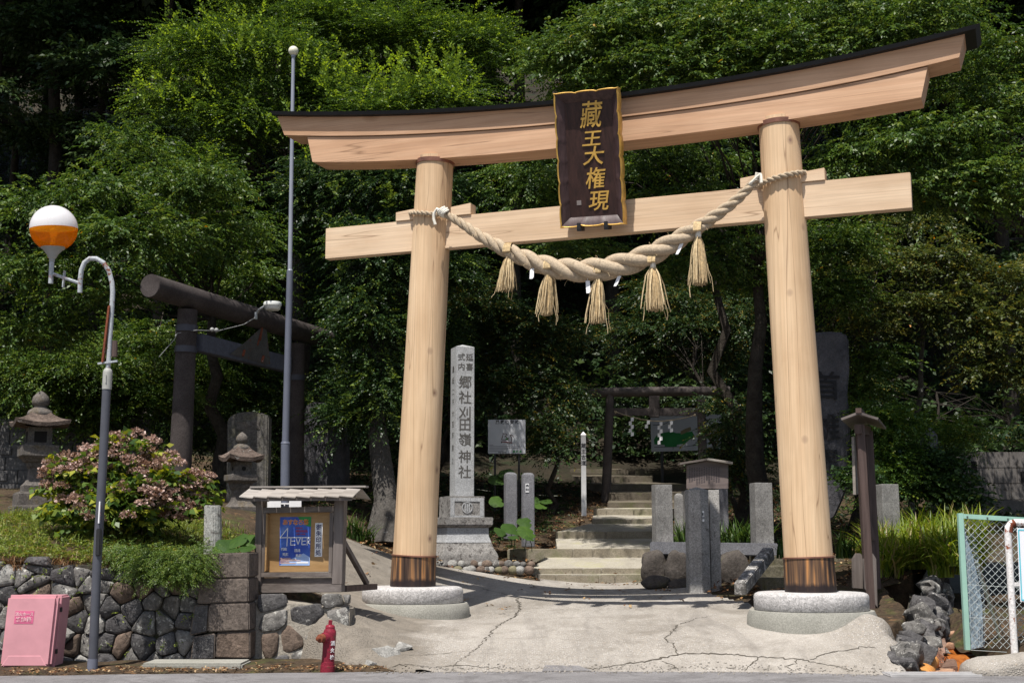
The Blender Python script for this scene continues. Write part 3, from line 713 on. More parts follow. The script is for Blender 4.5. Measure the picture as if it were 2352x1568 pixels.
# curved lintels
KN, SN = 0.235, 0.212
top = hp(((639, 269), (778, 268.5), (957, 267), (1106, 259), (1267, 245.5), (1421.5, 226), (1700, 191), (1949.5, 138.6), (2216, 80.4)), KN)
mid = hp(((653, 310), (706, 312), (957, 306), (1267, 287), (1421.5, 268.6), (1700, 230), (1949.5, 191), (2131, 149), (2203, 131.7)), KN)
bot = hp(((717.6, 371.7), (957, 367), (1267, 340), (1425, 327), (1700, 290), (1949.5, 252), (2116, 224)), SN)
PT, PM, PB = (np.polyfit(a[:, 0], a[:, 1], 4) for a in (top, mid, bot))
sl_, sr_ = hp(((706, 312.5), (2130.5, 150)), SN)[:, 0]
def sweep(b, ua, ub_, f0, f1, n0, n1=None, off0=0.0, off1=0.0, k=48, peak=None):
    """section between curves f0 (bottom) and f1 (top); ends slanted from ua (bottom) to ub_ (top)"""
    rings = []
    for i in range(k):
        s = i / (k - 1); u0 = ua[0] + (ua[1] - ua[0]) * s; u1 = ub_[0] + (ub_[1] - ub_[0]) * s
        z0 = np.polyval(f0, u0) + off0; z1 = np.polyval(f1, u1) + off1; m = n1 if n1 else n0
        ring = [TF.W(u0, z0, n0), TF.W(u1, z1, m)] + ([TF.W(u1, z1 + peak, 0.0)] if peak else []) + [TF.W(u1, z1, -m), TF.W(u0, z0, -n0)]
        rings.append(ring)
    n = len(rings[0]); vs = [p for r in rings for p in r]
    fs = [(i * n + j, i * n + (j + 1) % n, (i + 1) * n + (j + 1) % n, (i + 1) * n + j) for i in range(k - 1) for j in range(n)]
    b.add(vs, fs + [tuple(range(n))[::-1], tuple(range((k - 1) * n, k * n))])
b = B(); sweep(b, (bot[0, 0], bot[-1, 0]), (sl_, sr_), PB, PM, SN, off1=-0.012); part('lower_lintel', b, WLINT, gate, smooth=30)
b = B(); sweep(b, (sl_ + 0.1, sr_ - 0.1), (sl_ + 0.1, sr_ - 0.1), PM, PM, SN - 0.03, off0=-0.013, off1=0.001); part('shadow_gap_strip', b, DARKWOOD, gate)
b = B(); sweep(b, (mid[0, 0], mid[-1, 0]), (top[0, 0], top[-1, 0]), PM, PT, KN, KN + 0.02); part('upper_lintel', b, WLINT, gate, smooth=30)
rl, rr_ = TF.hit(619, 262, 0.34)[0], TF.hit(2251, 62, 0.34)[0]
b = B(); sweep(b, (rl + 0.05, rr_ - 0.05), (rl, rr_), PT, PT, 0.335, 0.35, off0=0.002, off1=0.05, peak=0.085)
roof = part('roof', b, ROOFM, gate, smooth=30)
for u in np.linspace(rl + 0.5, rr_ - 0.5, 9):
    b = B(); z = np.polyval(PT, u) + 0.055; b.bar(TF.W(u, z, 0.352), TF.W(u, z + 0.085, 0.0), 0.02, 0.012)
    part('roof_seam', b, ROOFM, roof)

# stone plinths
for side, c in (('l', LP), ('r', RP)):
    z0 = 0.33 if side == 'r' else 0.40
    t = empty('plinth', (c[0], c[1], z0), 'round pale granite plinth under the gate pillar ' + ('beside the notice case' if side == 'l' else 'beside the rocky stream bank'), 'plinth', 'granite plinths of the gate')
    b = B(); b.lathe((c[0], c[1], 0), [(0.60, 0.60), (0.645, 0.595), (0.66, 0.61), (0.66, 0.755), (0.645, 0.785), (0.61, 0.80), (0.30, 0.803)], 72); part('granite_disc', b, GRANITE, t, smooth=50)
    b = B(); b.lathe((c[0], c[1], 0), [(0.75, 0.1), (0.75, z0 + 0.06), (0.742, 0.53 if side == 'r' else 0.55), (0.715, 0.595), (0.40, 0.597)], 72); part('cement_ring', b, CEMENT, t, smooth=50)

# name plaque hung under the lintel
a = [np.array(TF.hit(x, y, n)) for x, y, n in ((1268, 217, 0.60), (1417, 202, 0.60), (1446, 515, 0.22), (1299, 524, 0.22))]
c3 = [Vector(TF.W(q[0], q[1], n)) for q, n in zip(a, (0.60, 0.60, 0.22, 0.22))]
ctr = sum(c3, Vector()) / 4; xd = ((c3[1] - c3[0]).normalized() + (c3[2] - c3[3]).normalized()).normalized(); yd = (c3[0] + c3[1] - c3[2] - c3[3]).normalized(); yd = (yd - xd * yd.dot(xd)).normalized(); zd = xd.cross(yd)
pw = ((c3[1] - c3[0]).length + (c3[2] - c3[3]).length) / 2; ph = ((c3[0] + c3[1]) / 2 - (c3[2] + c3[3]) / 2).length
PMx = Matrix.Identity(4)
for k, v in enumerate((xd, yd, zd, ctr)): PMx.col[k].xyz = v
def pl(x, y, z): return PMx @ Vector((x, y, z))
plq = empty('name_plaque', tuple(pl(0, -ph / 2, 0)), 'dark wooden plaque with gold characters and a scalloped gilt frame hung on the gate', 'plaque')
hw, hh = pw / 2, ph / 2
b = B(); b.hexa([pl(x, y, -0.07) for x, y in ((-hw * .8, -hh * .9), (hw * .8, -hh * .9), (hw * .8, hh * .9), (-hw * .8, hh * .9))], [pl(x, y, 0.0) for x, y in ((-hw * .8, -hh * .9), (hw * .8, -hh * .9), (hw * .8, hh * .9), (-hw * .8, hh * .9))])
part('face_board', b, LACQ, plq)
def scallop(n, k):                      # wavy outline
    out = []
    for (x0, y0), (x1, y1), m in (((-hw, -hh), (hw, -hh), 3), ((hw, -hh), (hw, hh), 6), ((hw, hh), (-hw, hh), 3), ((-hw, hh), (-hw, -hh), 6)):
        dx, dy = x1 - x0, y1 - y0; L = math.hypot(dx, dy); nx, ny = dy / L, -dx / L
        for i in range(n * m):
            s = i / (n * m); w = abs(sin(pi * s * m)) ** 0.5; w = (w - 1) * k if 0 < i else 0
            out.append((x0 + dx * s + nx * w, y0 + dy * s + ny * w))
    return out
ou = scallop(8, 0.016); N_ = len(ou)
inn = [(x * (hw - 0.115) / hw, y * (hh - 0.13) / hh) for x, y in ou]
def clampin(x, y): return (max(-hw + 0.115, min(hw - 0.115, x)), max(-hh + 0.13, min(hh - 0.13, y)))
inn = [clampin(x * 1.02, y * 1.02) for x, y in inn]
mid_ = [(o[0] * .45 + i[0] * .55, o[1] * .45 + i[1] * .55) for o, i in zip(ou, inn)]
b = B(); vs = [pl(x, y, z) for ring, z in ((ou, 0.085), (mid_, 0.055), (inn, 0.001)) for x, y in ring]
b.add(vs, [(k * N_ + i, k * N_ + (i + 1) % N_, (k + 1) * N_ + (i + 1) % N_, (k + 1) * N_ + i) for k in range(2) for i in range(N_)])
part('moulding', b, LACQ2, plq, smooth=40)
b = B(); o2 = [(x * 0.985, y * 0.99) for x, y in ou]
vs = [pl(x, y, z) for ring, z in ((o2, -0.05), (ou, -0.04), (ou, 0.086), (o2, 0.096), ([(x * .955, y * .98) for x, y in ou], 0.084)) for x, y in ring]
b.add(vs, [(k * N_ + i, k * N_ + (i + 1) % N_, (k + 1) * N_ + (i + 1) % N_, (k + 1) * N_ + i) for k in range(4) for i in range(N_)])
part('gilt_edge', b, GOLD, plq, smooth=40)
def plhit(px, py):
    d = ray(px, py); t = ((np.array(ctr) - EYE) @ np.array(zd)) / (d @ np.array(zd)); q = PMx.inverted() @ Vector(EYE + d * t); return q.x, q.y
for ch, px_, py_, w_, h_ in (('藏', 1356, 268, 56, 66), ('王', 1358, 321, 50, 40), ('大', 1362, 361, 54, 46), ('権', 1366, 413, 50, 52), ('現', 1374, 464, 52, 50)):
    x, y = plhit(px_, py_)
    lettering('character', ch, GOLD, plq, PMx @ Matrix.Translation((x, y, 0.006)), h_ / 185 / 1.0, 0.010, 0.0025, sx=w_ / h_ * .97, shear=0.16)
b = B(); b.hexa([pl(x, y, 0.0) for x, y in ((-.215, -.575), (-.155, -.575), (-.155, -.515), (-.215, -.515))], [pl(x, y, 0.004) for x, y in ((-.215, -.575), (-.155, -.575), (-.155, -.515), (-.215, -.515))])
part('seal', b, plain('seal_grey', (0.22, 0.19, 0.18), 0.6), plq)
for x in (-0.17, 0.19):
    b = B(); b.hexa([pl(x + dx, -hh + dy, -0.05) for dx, dy in ((-.028, -.05), (.028, -.05), (.028, .01), (-.028, .01))], [pl(x + dx, -hh + dy, 0.115) for dx, dy in ((-.028, -.05), (.028, -.05), (.028, .01), (-.028, .01))])
    b.hexa([pl(x + dx, -hh + dy, 0.095) for dx, dy in ((-.024, -.03), (.024, -.03), (.024, .055), (-.024, .055))], [pl(x + dx, -hh + dy, 0.118) for dx, dy in ((-.024, -.03), (.024, -.03), (.024, .055), (-.024, .055))])
    part('bracket', b, BLACKIRON, plq, bevel=0.004)
for x in (-0.2, 0.2):
    b = B(); b.tube([pl(x, hh * 0.8, -0.05), TF.W(*(TF.hit(1342 + x * 180, 262, KN)), KN + 0.0)], 0.012, 6); part('hanger_rod', b, BLACKIRON, plq)

# ------------------------------------------------------------------ hemp rope with tassels
rp = ((1017, 487, .33, .10), (1060, 513, .34, .12), (1100, 540, .35, .145), (1180, 582, .36, .21), (1261, 612, .36, .265), (1341, 621, .36, .295), (1421.5, 610, .36, .30), (1500, 582, .36, .275), (1562, 548, .36, .235), (1622, 510, .36, .17), (1700, 452, .35, .125), (1737, 414, .34, .105))
rp3 = np.array([TF.W(*TF.hit(x, y, n), n) for x, y, n, d in rp]); rd = np.array([d for *_, d in rp])
ss = np.concatenate(([0], np.cumsum(np.linalg.norm(np.diff(rp3, axis=0), axis=1))))
def spl(x, xp, fp):                     # smooth (Catmull-Rom) interpolation
    m = np.gradient(fp, xp); i = np.clip(np.searchsorted(xp, x) - 1, 0, len(xp) - 2); h = xp[i + 1] - xp[i]; t = (x - xp[i]) / h
    return (2 * t**3 - 3 * t**2 + 1) * fp[i] + (t**3 - 2 * t**2 + t) * h * m[i] + (-2 * t**3 + 3 * t**2) * fp[i + 1] + (t**3 - t**2) * h * m[i + 1]
rope = empty('sacred_rope', tuple(rp3[5]), 'thick twisted hemp rope slung between the gate pillars with straw tassels', 'rope')
def twist(parent, name, path, dia, strands=3, turns_per_dia=0.42, mat=STRAWROPE, seg=10, hand=1, phase=0.0):
    path = np.array(path); n = len(path); tan = nz(np.gradient(path, axis=0)); ref = np.array((TF.n[0], TF.n[1], 0.0))
    x = nz(np.cross(tan, ref) + 1e-9); y = np.cross(tan, x)
    ds = np.concatenate(([0], np.linalg.norm(np.diff(path, axis=0), axis=1)))
    ph = np.cumsum(ds * turns_per_dia / np.maximum(dia, 0.02)) * 2 * pi * hand + phase
    b = B()
    for k in range(strands):
        a = ph + 2 * pi * k / strands
        c = path + (x * np.cos(a)[:, None] + y * np.sin(a)[:, None]) * (dia * 0.255)[:, None]
        b.tube(c, dia * 0.265, seg)
    return part(name, b, mat, parent, smooth=70)
sN = np.linspace(0, ss[-1], 260); rc = np.stack([spl(sN, ss, rp3[:, k]) for k in range(3)], -1); rdd = np.maximum(0.09, spl(sN, ss, rd))
twist(rope, 'main_strands', rc, rdd, 3, 0.30)
hb2 = B()
for k in range(260):
    i = random.randrange(10, 250); a = random.uniform(0, 2 * pi); o = rc[i] + (np.array((0, 0, 1)) * cos(a) + TF.n * sin(a)) * rdd[i] * .5; d = nz(rng.normal(0, 1, 3)) * random.uniform(.03, .07); hb2.tube([o, o + d * .5 + (0, 0, .005), o + d + (0, 0, -.012)], .0018, 3, False)
part('loose_fibre', hb2, STRAW, rope)['kind'] = 'stuff'
def loop(zc_px, u0, r, tilt, name, z):
    pts = []
    for i in range(70):
        a = 2 * pi * i / 69; uu = u0 + r * cos(a); nn = r * sin(a); pts.append(TF.W(uu, z + tilt * cos(a) - 0.03 * sin(a), nn))
    return pts
zl = TF.hit(990, 482, 0.3)[1]; ul = PLx[0] + (PLx[1] - PLx[0]) * (zl - PZ) / (PLx[2] - PZ)
zr = TF.hit(1790, 400, 0.3)[1]; ur = PRx[0] + (PRx[1] - PRx[0]) * (zr - PZ) / (PRx[2] - PZ)
lp_ = np.array(loop(0, ul, 0.295, -0.05, 'l', zl)); twist(rope, 'pillar_loop', lp_, np.full(70, 0.07), 2, 0.5, seg=7)
lp_ = np.array(loop(0, ur, 0.29, 0.055, 'r', zr)); twist(rope, 'pillar_loop', lp_, np.full(70, 0.075), 2, 0.5, seg=7)
_m = STRAWROPE; _b = _m.node_tree.nodes['Principled BSDF']; _v = coords(_m.node_tree.nodes, _m.node_tree.links, (60, 60, 140)); bump(_m.node_tree.nodes, _m.node_tree.links, _b, noise(_m.node_tree.nodes, _m.node_tree.links, _v, 1.0, 4, .7), .6, .01)
COTTON = plain('cotton_cord', (0.70, 0.66, 0.58), 0.85, 0.2, 0.15, 40)
for (x, y, tail) in ((1020, 487, [(1003, 480), (997, 490), (996, 503), (1000, 516)]), (1736, 414, [(1738, 398), (1747, 402), (1749, 420)])):
    b = B()
    for k in range(5):
        c = Vector(TF.W(*TF.hit(x + 3 * (k - 2), y + (1.5 if x < 1500 else -3) * (k - 2), .34), .34)); r = 0.062; q = []
        for i in range(17):
            a = 2 * pi * i / 16; q.append(c + Vector(TF.u) * (r * 0.35 * cos(a) + 0.02 * sin(2 * a)) + Vector((0, 0, r * cos(a) * (0.9 if k % 2 else 0.6))) + Vector(TF.n) * (r * sin(a)))
        b.tube(q, 0.015, 6, False)
    b.tube([TF.W(*TF.hit(px, py, .39), .39) for px, py in [(x, y)] + tail], 0.021, 7)
    part('knot', b, COTTON, rope, smooth=60)
for (x0, y0, x1, y1, fl) in ((1168, 588, 1163, 666, 1.05), (1261, 626, 1255, 722, .82), (1375, 636, 1373, 740, 1.0), (1500, 612, 1504, 712, 1.08), (1604, 540, 1609, 652, .92)):
    p0 = np.array(TF.W(*TF.hit(x0, y0, .40), .40)); p1 = np.array(TF.W(*TF.hit(x1, y1, .40), .40)); L = np.linalg.norm(p1 - p0); b = B()
    for k in range(230):
        a = random.uniform(0, 2 * pi); r = (random.random() ** 0.5) * 0.108 * fl; e = random.uniform(0.91, 1.03)
        stray = random.random() < 0.05
        if stray: r *= 1.6
        d = np.array((cos(a), sin(a), 0)); pth = []
        for i in range(6):
            t = i / 5; w = (t ** 0.55) * (1 + (0.1 if stray else -0.12) * t); pth.append(p0 + (p1 - p0) * t * e + d * (0.02 * (1 - t) * r / 0.12 + r * w) + rng.normal(0, 0.004, 3) * (t > 0))
        b.tube(pth, [0.007, 0.009, 0.009, 0.008, 0.007, 0.004], 3, False)
    for k in range(3):
        a = random.uniform(0, 2 * pi); d = np.array((cos(a), sin(a), 0)); q = [p0 + (p1 - p0) * .6 + d * .1]; 
        for i in range(4): q.append(q[-1] + (p1 - p0) * .16 + d * random.uniform(0, .035) + rng.normal(0, .012, 3))
        b.tube(q, .004, 3, False)
    tp = part('tassel', b, STRAW, rope, smooth=70)
    b = B(); b.lathe(tuple(p0 - (0, 0, 0.03)), [(0.03, 0), (0.036, 0.02), (0.034, 0.05), (0.028, 0.09), (0.05, 0.13)], 12); part('tie', b, COTTON, tp)
    # straw wrapped over the rope above it
    b = B()
    for k in range(26):
        o_ = random.uniform(-0.05, 0.05); top_ = p0 + TF.u * (o_ * 0.5 + 0.0) + np.array((0, 0, 0.05)); q = []
        for i in range(7):
            a = -0.5 + i / 6 * 2.4; q.append(p0 + TF.u * o_ + np.array((0, 0, 0.05 + 0.13 * sin(max(0, a)) + 0.03 * min(0, a))) + TF.n * (-0.03 + 0.12 * cos(a) * 0.9))
        b.tube(q, 0.006, 3, False)
    part('binding', b, STRAW, tp)
for (x, y, w, h, tl) in ((1222.5, 617, 10, 24, 0), (1350, 645, 10, 29, 3), (1423, 634, 9, 24, -8), (1566, 559, 9, 26, -9)):
    q = [TF.W(*TF.hit(x + dx, y + dy, .41), .41 + o) for dx, dy, o in ((-w / 2, 0, 0), (w / 2, 0, 0.01), (w / 2 + tl, h - 4, 0.03), (w / 2 + tl - 3, h, 0.03), (-w / 2 + tl, h, 0.02))]
    b = B(); b.hexa([p - TF.n * 0.003 for p in q], q); b.tube([TF.W(*TF.hit(x, y - 14, .41), .41), TF.W(*TF.hit(x, y + 1, .41), .412)], 0.003, 4); part('paper_streamer', b, PAPER, rope)

# ================================================================== LEFT SIDE
# street lamp
GREYPAINT = plain('grey_pole_paint', (0.075, 0.078, 0.095), 0.45, 0.4, 0.15, 4)
PALEPAINT = stone('rusty_pale_pole_paint', (0.34, 0.37, 0.40), (0.44, 0.46, 0.48), (0.16, 0.06, 0.035), 0.57, 4.0, 0, 0.1, 0.002, 60)
RUST = stone('rusted_steel', (0.13, 0.035, 0.02), (0.26, 0.085, 0.045), (0.5, 0.42, 0.40), 0.62, 5.0, 0, 0.4, 0.004, 50)
LY = 13.95
lb = P(212, 1550, LY)
lamp = empty('street_lamp', tuple(lb), 'grey curved street lamp with a white and orange globe', 'street lamp')
b = B(); b.tube([P(212, 1552, LY), P(223, 1290, LY), P(236, 1070, LY), P(245, 890, LY)], [0.048, 0.047, 0.046, 0.045], 20); pole = part('pole', b, GREYPAINT, lamp, smooth=50)
b = B(); b.tube([P(211.5, 1553, LY), P(213, 1512, LY)], [0.054, 0.053], 20); part('base_sleeve', b, plain('pale_blue_grey_paint', (0.16, 0.17, 0.22), 0.5), pole)
b = B(); b.tube([P(245.3, 894, LY), P(247.4, 856, LY), P(247.8, 849, LY), P(248, 846, LY)], [0.050, 0.050, 0.044, 0.03], 20); b.bar(P(246.5, 880, LY) - (0, .052, 0), P(247, 862, LY) - (0, .052, 0), 0.014, 0.01); part('joint_collar', b, plain('collar_grey', (0.33, 0.33, 0.31), 0.6), pole)
pth = [P(x, y, LY) for x, y in ((248, 850), (252, 780), (256.5, 715), (259, 670), (257, 648), (250, 622), (237, 603), (221, 594), (206, 594), (194, 603), (187, 620), (184, 645), (183.5, 672))]
b = B(); b.tube(pth, 0.026, 14); part('curved_arm', b, PALEPAINT, lamp, smooth=60)
b = B(); b.tube([P(184, 651, LY), P(122, 629, LY - 0.02)], [0.018, 0.018], 10); b.bar(P(145, 660, LY), P(148.5, 622, LY), 0.05, 0.012); part('cross_tube', b, PALEPAINT, lamp)
b = B(); b.tube([P(116.5, 651, LY), P(119, 598, LY)], [0.026, 0.026], 14); stem = part('stem', b, PALEPAINT, lamp)
gc = P(123.5, 525, LY); up = Vector(P(124.5, 500, LY) - P(119, 598, LY)).normalized(); RM3 = up.to_track_quat('Z', 'Y').to_matrix()
b = B(); b.lathe(tuple(gc), [(0.03, -0.37), (0.03, -0.34), (0.045, -0.325), (0.06, -0.29), (0.105, -0.235), (0.125, -0.225), (0.13, -0.205)], 24, m=RM3); part('neck', b, plain('lamp_neck_grey', (0.30, 0.30, 0.29), 0.5), lamp, smooth=40)
R_ = 0.252; om, N, L, bs_ = nt('orange_acrylic', 0.12, 0.5)
bs_.inputs['Base Color'].default_value = (0.95, 0.27, 0.005, 1)
tr_ = N.new('ShaderNodeBsdfTranslucent'); tr_.inputs[0].default_value = (1.0, 0.33, 0.004, 1); mx_ = N.new('ShaderNodeMixShader'); mx_.inputs[0].default_value = 0.5
L.new(bs_.outputs[0], mx_.inputs[1]); L.new(tr_.outputs[0], mx_.inputs[2]); tp_ = N.new('ShaderNodeBsdfTransparent'); tp_.inputs[0].default_value = (1.0, 0.40, 0.01, 1); mx3 = N.new('ShaderNodeMixShader'); mx3.inputs[0].default_value = 0.55; L.new(mx_.outputs[0], mx3.inputs[1]); L.new(tp_.outputs[0], mx3.inputs[2]); L.new(mx3.outputs[0], N['Material Output'].inputs[0])
TILT = RM3 @ Matrix.Rotation(radians(-4), 3, 'Y') @ Matrix.Rotation(radians(-3), 3, 'X')
pr = [(R_ * cos(radians(a)), R_ * sin(radians(a))) for a in range(-57, 3, 4)]
b = B(); b.lathe(tuple(gc), pr[:-1] + [(R_ * 0.999, 0)], 40, m=TILT); b.f = b.f[:-2]; b.mi = b.mi[:-2]; part('orange_bowl', b, om, lamp, smooth=80)
wm, N, L, bs2 = nt('milk_acrylic', 0.2, 0.5); bs2.inputs['Base Color'].default_value = (0.86, 0.87, 0.90, 1)
tr2 = N.new('ShaderNodeBsdfTranslucent'); tr2.inputs[0].default_value = (0.85, 0.86, 0.88, 1); mx2 = N.new('ShaderNodeMixShader'); mx2.inputs[0].default_value = 0.35
L.new(bs2.outputs[0], mx2.inputs[1]); L.new(tr2.outputs[0], mx2.inputs[2]); L.new(mx2.outputs[0], N['Material Output'].inputs[0])
pr = [(R_ * 1.006, -0.006)] + [(R_ * 1.006 * cos(radians(a)), R_ * 1.006 * sin(radians(a))) for a in range(0, 87, 5)] + [(0.001, R_ * 1.006)]
b = B(); b.lathe(tuple(gc), pr, 40, m=TILT); b.f = b.f[:-2]; b.mi = b.mi[:-2]; part('white_dome', b, wm, lamp, smooth=80)
b = B(); b.lathe(tuple(gc), [(0.03, -0.2), (0.025, -0.12), (0.045, -0.05), (0.04, -0.01), (0.001, 0.01)], 14, m=RM3); part('bulb', b, plain('bulb_glass', (0.8, 0.78, 0.7), 0.3), lamp, smooth=60)
b = B(); b.bar(P(236, 832, LY - .03), P(251, 705, LY - .03), 0.05, 0.02); b.bar(P(251, 705, LY - .03), P(251, 702, LY - .03), 0.02, 0.02); part('rusty_channel', b, RUST, lamp)
b = B(); b.bar(P(262.5, 820, LY + .02), P(263, 782, LY + .02), 0.04, 0.06); part('junction_box', b, DARKWOOD, lamp, bevel=0.006)
b = B(); b.bar(P(225, 835, LY - .02), P(270, 829, LY - .02), 0.03, 0.02); part('clamp', b, PALEPAINT, lamp)
b = B(); b.bar(P(225.5, 1276, LY - .035), P(228, 1213, LY - .035), 0.055, 0.05); part('dark_sleeve', b, BLACKIRON, pole, bevel=0.01)
b = B(); b.bar(P(227.8, 1201, LY - .048), P(230.6, 1151, LY - .048), 0.052, 0.012); stk = part('sticker', b, PAPER, pole)
b = B()
for k in range(8): y = 1157 + 5 * k; b.bar(P(228.2 - k * .27 + 1.4, y, LY - .056), P(231.0 - k * .27 + (2 if k % 3 else 0), y, LY - .056), 0.006, 0.003)
part('print', b, plain('red_print', (0.5, 0.12, 0.10), 0.7), stk)

# hose box
PINK = plain('faded_pink_plastic', (0.60, 0.285, 0.325), 0.55, 0.35, 0.10, 3.5)
PINKD = plain('pink_label_ink', (0.62, 0.13, 0.25), 0.55)
BY = 14.05; x0, x1 = P(3, 1450, BY)[0], P(119, 1450, BY)[0]
bz0, bz1 = P(60, 1535, BY)[2], P(60, 1367, BY)[2]
hb = empty('hose_box', ((x0 + x1) / 2, BY + 0.2, 0.0), 'faded pink fire hose box on short feet by the wall', 'hose box')
def lean(x, y, z): return (x + (z - bz0) * 0.055, y + (z - bz0) * 0.02, z)
def lbox(b, xa, xb, ya, yb, za, zb, t=0.0): return b.hexa([lean(x, y, za) for x, y in ((xa, ya), (xb, ya), (xb, yb), (xa, yb))], [lean(x, y, zb) for x, y in ((xa + t, ya + t), (xb - t, ya + t), (xb - t, yb), (xa + t, yb))])
b = B(); lbox(b, x0, x1, BY, BY + 0.10, bz0 + 0.02, bz1); door = part('door', b, PINK, hb, bevel=0.028, seg=4)
b = B(); lbox(b, x0 + .004, x1 + .004, BY + 0.103, BY + 0.40, bz0, bz1 - .004); part('cabinet', b, PINK, hb, bevel=0.02, seg=3)
b = B(); lbox(b, x0 - .006, x1 + .012, BY + 0.098, BY + 0.112, bz0 - 0.004, bz1 + .004); part('flange', b, PINK, hb, bevel=0.004)
b = B(); b.hexa([lean(x, BY + 0.004, z) for x, z in ((x0 + .015, bz0 + .03), (x1 - .04, bz0 + .03), (x1 - .11, bz0 + .135), (x0 + .08, bz0 + .135))], [lean(x, BY - 0.004, z) for x, z in ((x0 + .03, bz0 + .035), (x1 - .055, bz0 + .035), (x1 - .115, bz0 + .13), (x0 + .085, bz0 + .13))]); part('foot_step', b, PINK, door)
b = B(); lbox(b, x0 + .1, x0 + .3, BY - .003, BY + .01, bz1 - .29, bz1 - .16); lab = part('label_plate', b, PINKD, door)
m = Matrix.Translation(lean(x0 + .2, BY - .005, bz1 - .195)) @ Matrix.Rotation(pi / 2, 4, 'X')
lettering('lettering', '消火ホース', plain('pale_pink_ink', (0.78, 0.45, 0.5), 0.6), lab, m, 0.043, 0.002, 0.0012, sx=0.9)
m = Matrix.Translation(lean(x0 + .197, BY - .005, bz1 - .25)) @ Matrix.Rotation(pi / 2, 4, 'X')
lettering('lettering', '格納箱', MATS['pale_pink_ink'], lab, m, 0.056, 0.002, 0.0012, sx=1.0)
for z in (bz0 + 0.17, bz1 - 0.15):
    b = B(); b.box(lean(x1 + .012, BY + .11, z), (0.012, 0.05, 0.05)); part('hinge', b, BLACKIRON, hb, bevel=0.003)
for xx in (x0 + .16, x1 - .12):
    b = B(); b.box((xx, BY + .2, bz0 / 2), (0.1, 0.34, bz0 + .02)); b.box((xx, BY + .2, 0.01), (0.16, 0.36, 0.02)); part('foot', b, BLACKIRON, hb, bevel=0.004)

# hydrant
RED = stone('worn_red_paint', (0.17, 0.016, 0.032), (0.26, 0.026, 0.045), (0.12, 0.05, 0.035), 0.58, 7.0, 0, 0.2, 0.003, 60)
RED.node_tree.nodes['Principled BSDF'].inputs['Roughness'].default_value = 0.35
hy = P(752, 1541, 13.95); hy[2] = 0.045; HS = 115 / ppm(13.95) / 1.19
hyd = empty('fire_hydrant', tuple(hy), 'worn dark red fire hydrant with a rusty side cap', 'fire hydrant')
def hv(l): return [(r * HS, z * HS) for r, z in l]
LN = Matrix.Rotation(radians(2.5), 3, 'Y')
b = B(); b.lathe(tuple(hy), hv([(.172, -0.02), (.170, .15), (.160, .155), (.157, .23), (.150, .235), (.145, .55), (.150, .72), (.152, .90), (.140, .955), (.118, .985), (.115, 1.0)]), 32, m=LN); body = part('barrel', b, RED, hyd, smooth=40)
b = B(); b.lathe(tuple(hy), hv([(.112, 1.0), (.114, 1.02), (.106, 1.06), (.08, 1.085), (.04, 1.09)]), 32, m=LN); b.lathe(tuple(hy), hv([(.04, 1.085), (.04, 1.19), (.034, 1.195)]), 5, m=LN); part('cap', b, RED, hyd, smooth=40)
d = Vector((-0.62, -0.78, -0.04)).normalized(); RN = d.to_track_quat('Z', 'Y').to_matrix(); c = Vector(hy) + LN @ Vector((0, 0, 0.80 * HS))
b = B(); b.lathe(tuple(c), hv([(.125, .1), (.125, .19), (.115, .21)]), 24, m=RN); part('outlet', b, RED, hyd, smooth=40)
b = B(); b.lathe(tuple(c), hv([(.100, .20), (.100, .32), (.06, .33), (.055, .33), (.05, .40), (.025, .41)]), 18, m=RN); part('outlet_cap', b, RUST, hyd, smooth=40)
WHITEP = plain('white_paint', (0.74, 0.73, 0.74), 0.6, 0.3, 0.06)
for k, ch in enumerate('消火栓'):
    a = radians(-48); rr = 0.151 * HS; z = (.66 - .16 * k) * HS
    M = Matrix.Translation(hy + np.array((rr * cos(a) + z * .043, rr * sin(a), z))) @ Matrix(((-sin(a), 0, cos(a), 0), (cos(a), 0, sin(a), 0), (0, 1, 0, 0), (0, 0, 0, 1)))
    lettering('character', ch, WHITEP, body, M, 0.115 * HS, 0.004, 0.001)

# notice case
bY = 15.6
BF = Frame(P(690, 1250, bY)[:2], -13)
bc = P(680, 1358, bY)
nc = empty('notice_case', tuple(bc), 'weathered wooden notice case with shingle roof and a blue festival poster', 'notice board')
def bfp(name, px, n0, n1, mat, par=nc, bev=0.004):
    q = [BF.hit(x, y, n1) for x, y in px]; b = B(); b.fp(BF, q, n0, n1); return part(name, b, mat, par, bevel=bev)
bfp('post', ((582, 1343), (598, 1343), (603, 1150), (588, 1150)), -.06, .06, OLDWOOD)
bfp('post', ((762, 1341), (785, 1341), (790, 1147), (768, 1147)), -.06, .06, OLDWOOD)
bfp('ground_beam', ((574, 1361), (784, 1359), (784, 1341.5), (574, 1344)), -.05, .085, OLDWOODX)
bfp('bottom_rail', ((598, 1325), (762, 1325), (762, 1314), (598, 1314)), -.05, .05, OLDWOODX)
bfp('skirt_board', ((597, 1343), (762, 1342), (762, 1326), (597, 1327)), -.02, .015, OLDWOODX)
bfp('top_rail', ((603, 1178), (766, 1175), (766, 1162), (603, 1165)), -.05, .05, OLDWOODX)
bfp('side_stile', ((598, 1314), (607, 1314), (611, 1178), (603, 1178)), -.05, .045, OLDWOOD)
bfp('side_stile', ((754, 1314), (762, 1314), (766, 1176), (757, 1176)), -.05, .045, OLDWOOD)
pan = bfp('back_panel', ((604, 1314), (757, 1312), (759, 1175), (608, 1177)), -.05, -.03, PLY)
bfp('inner_jamb', ((607, 1313), (611, 1309), (615, 1181), (611, 1178)), -.03, .04, PLY, bev=0.0)
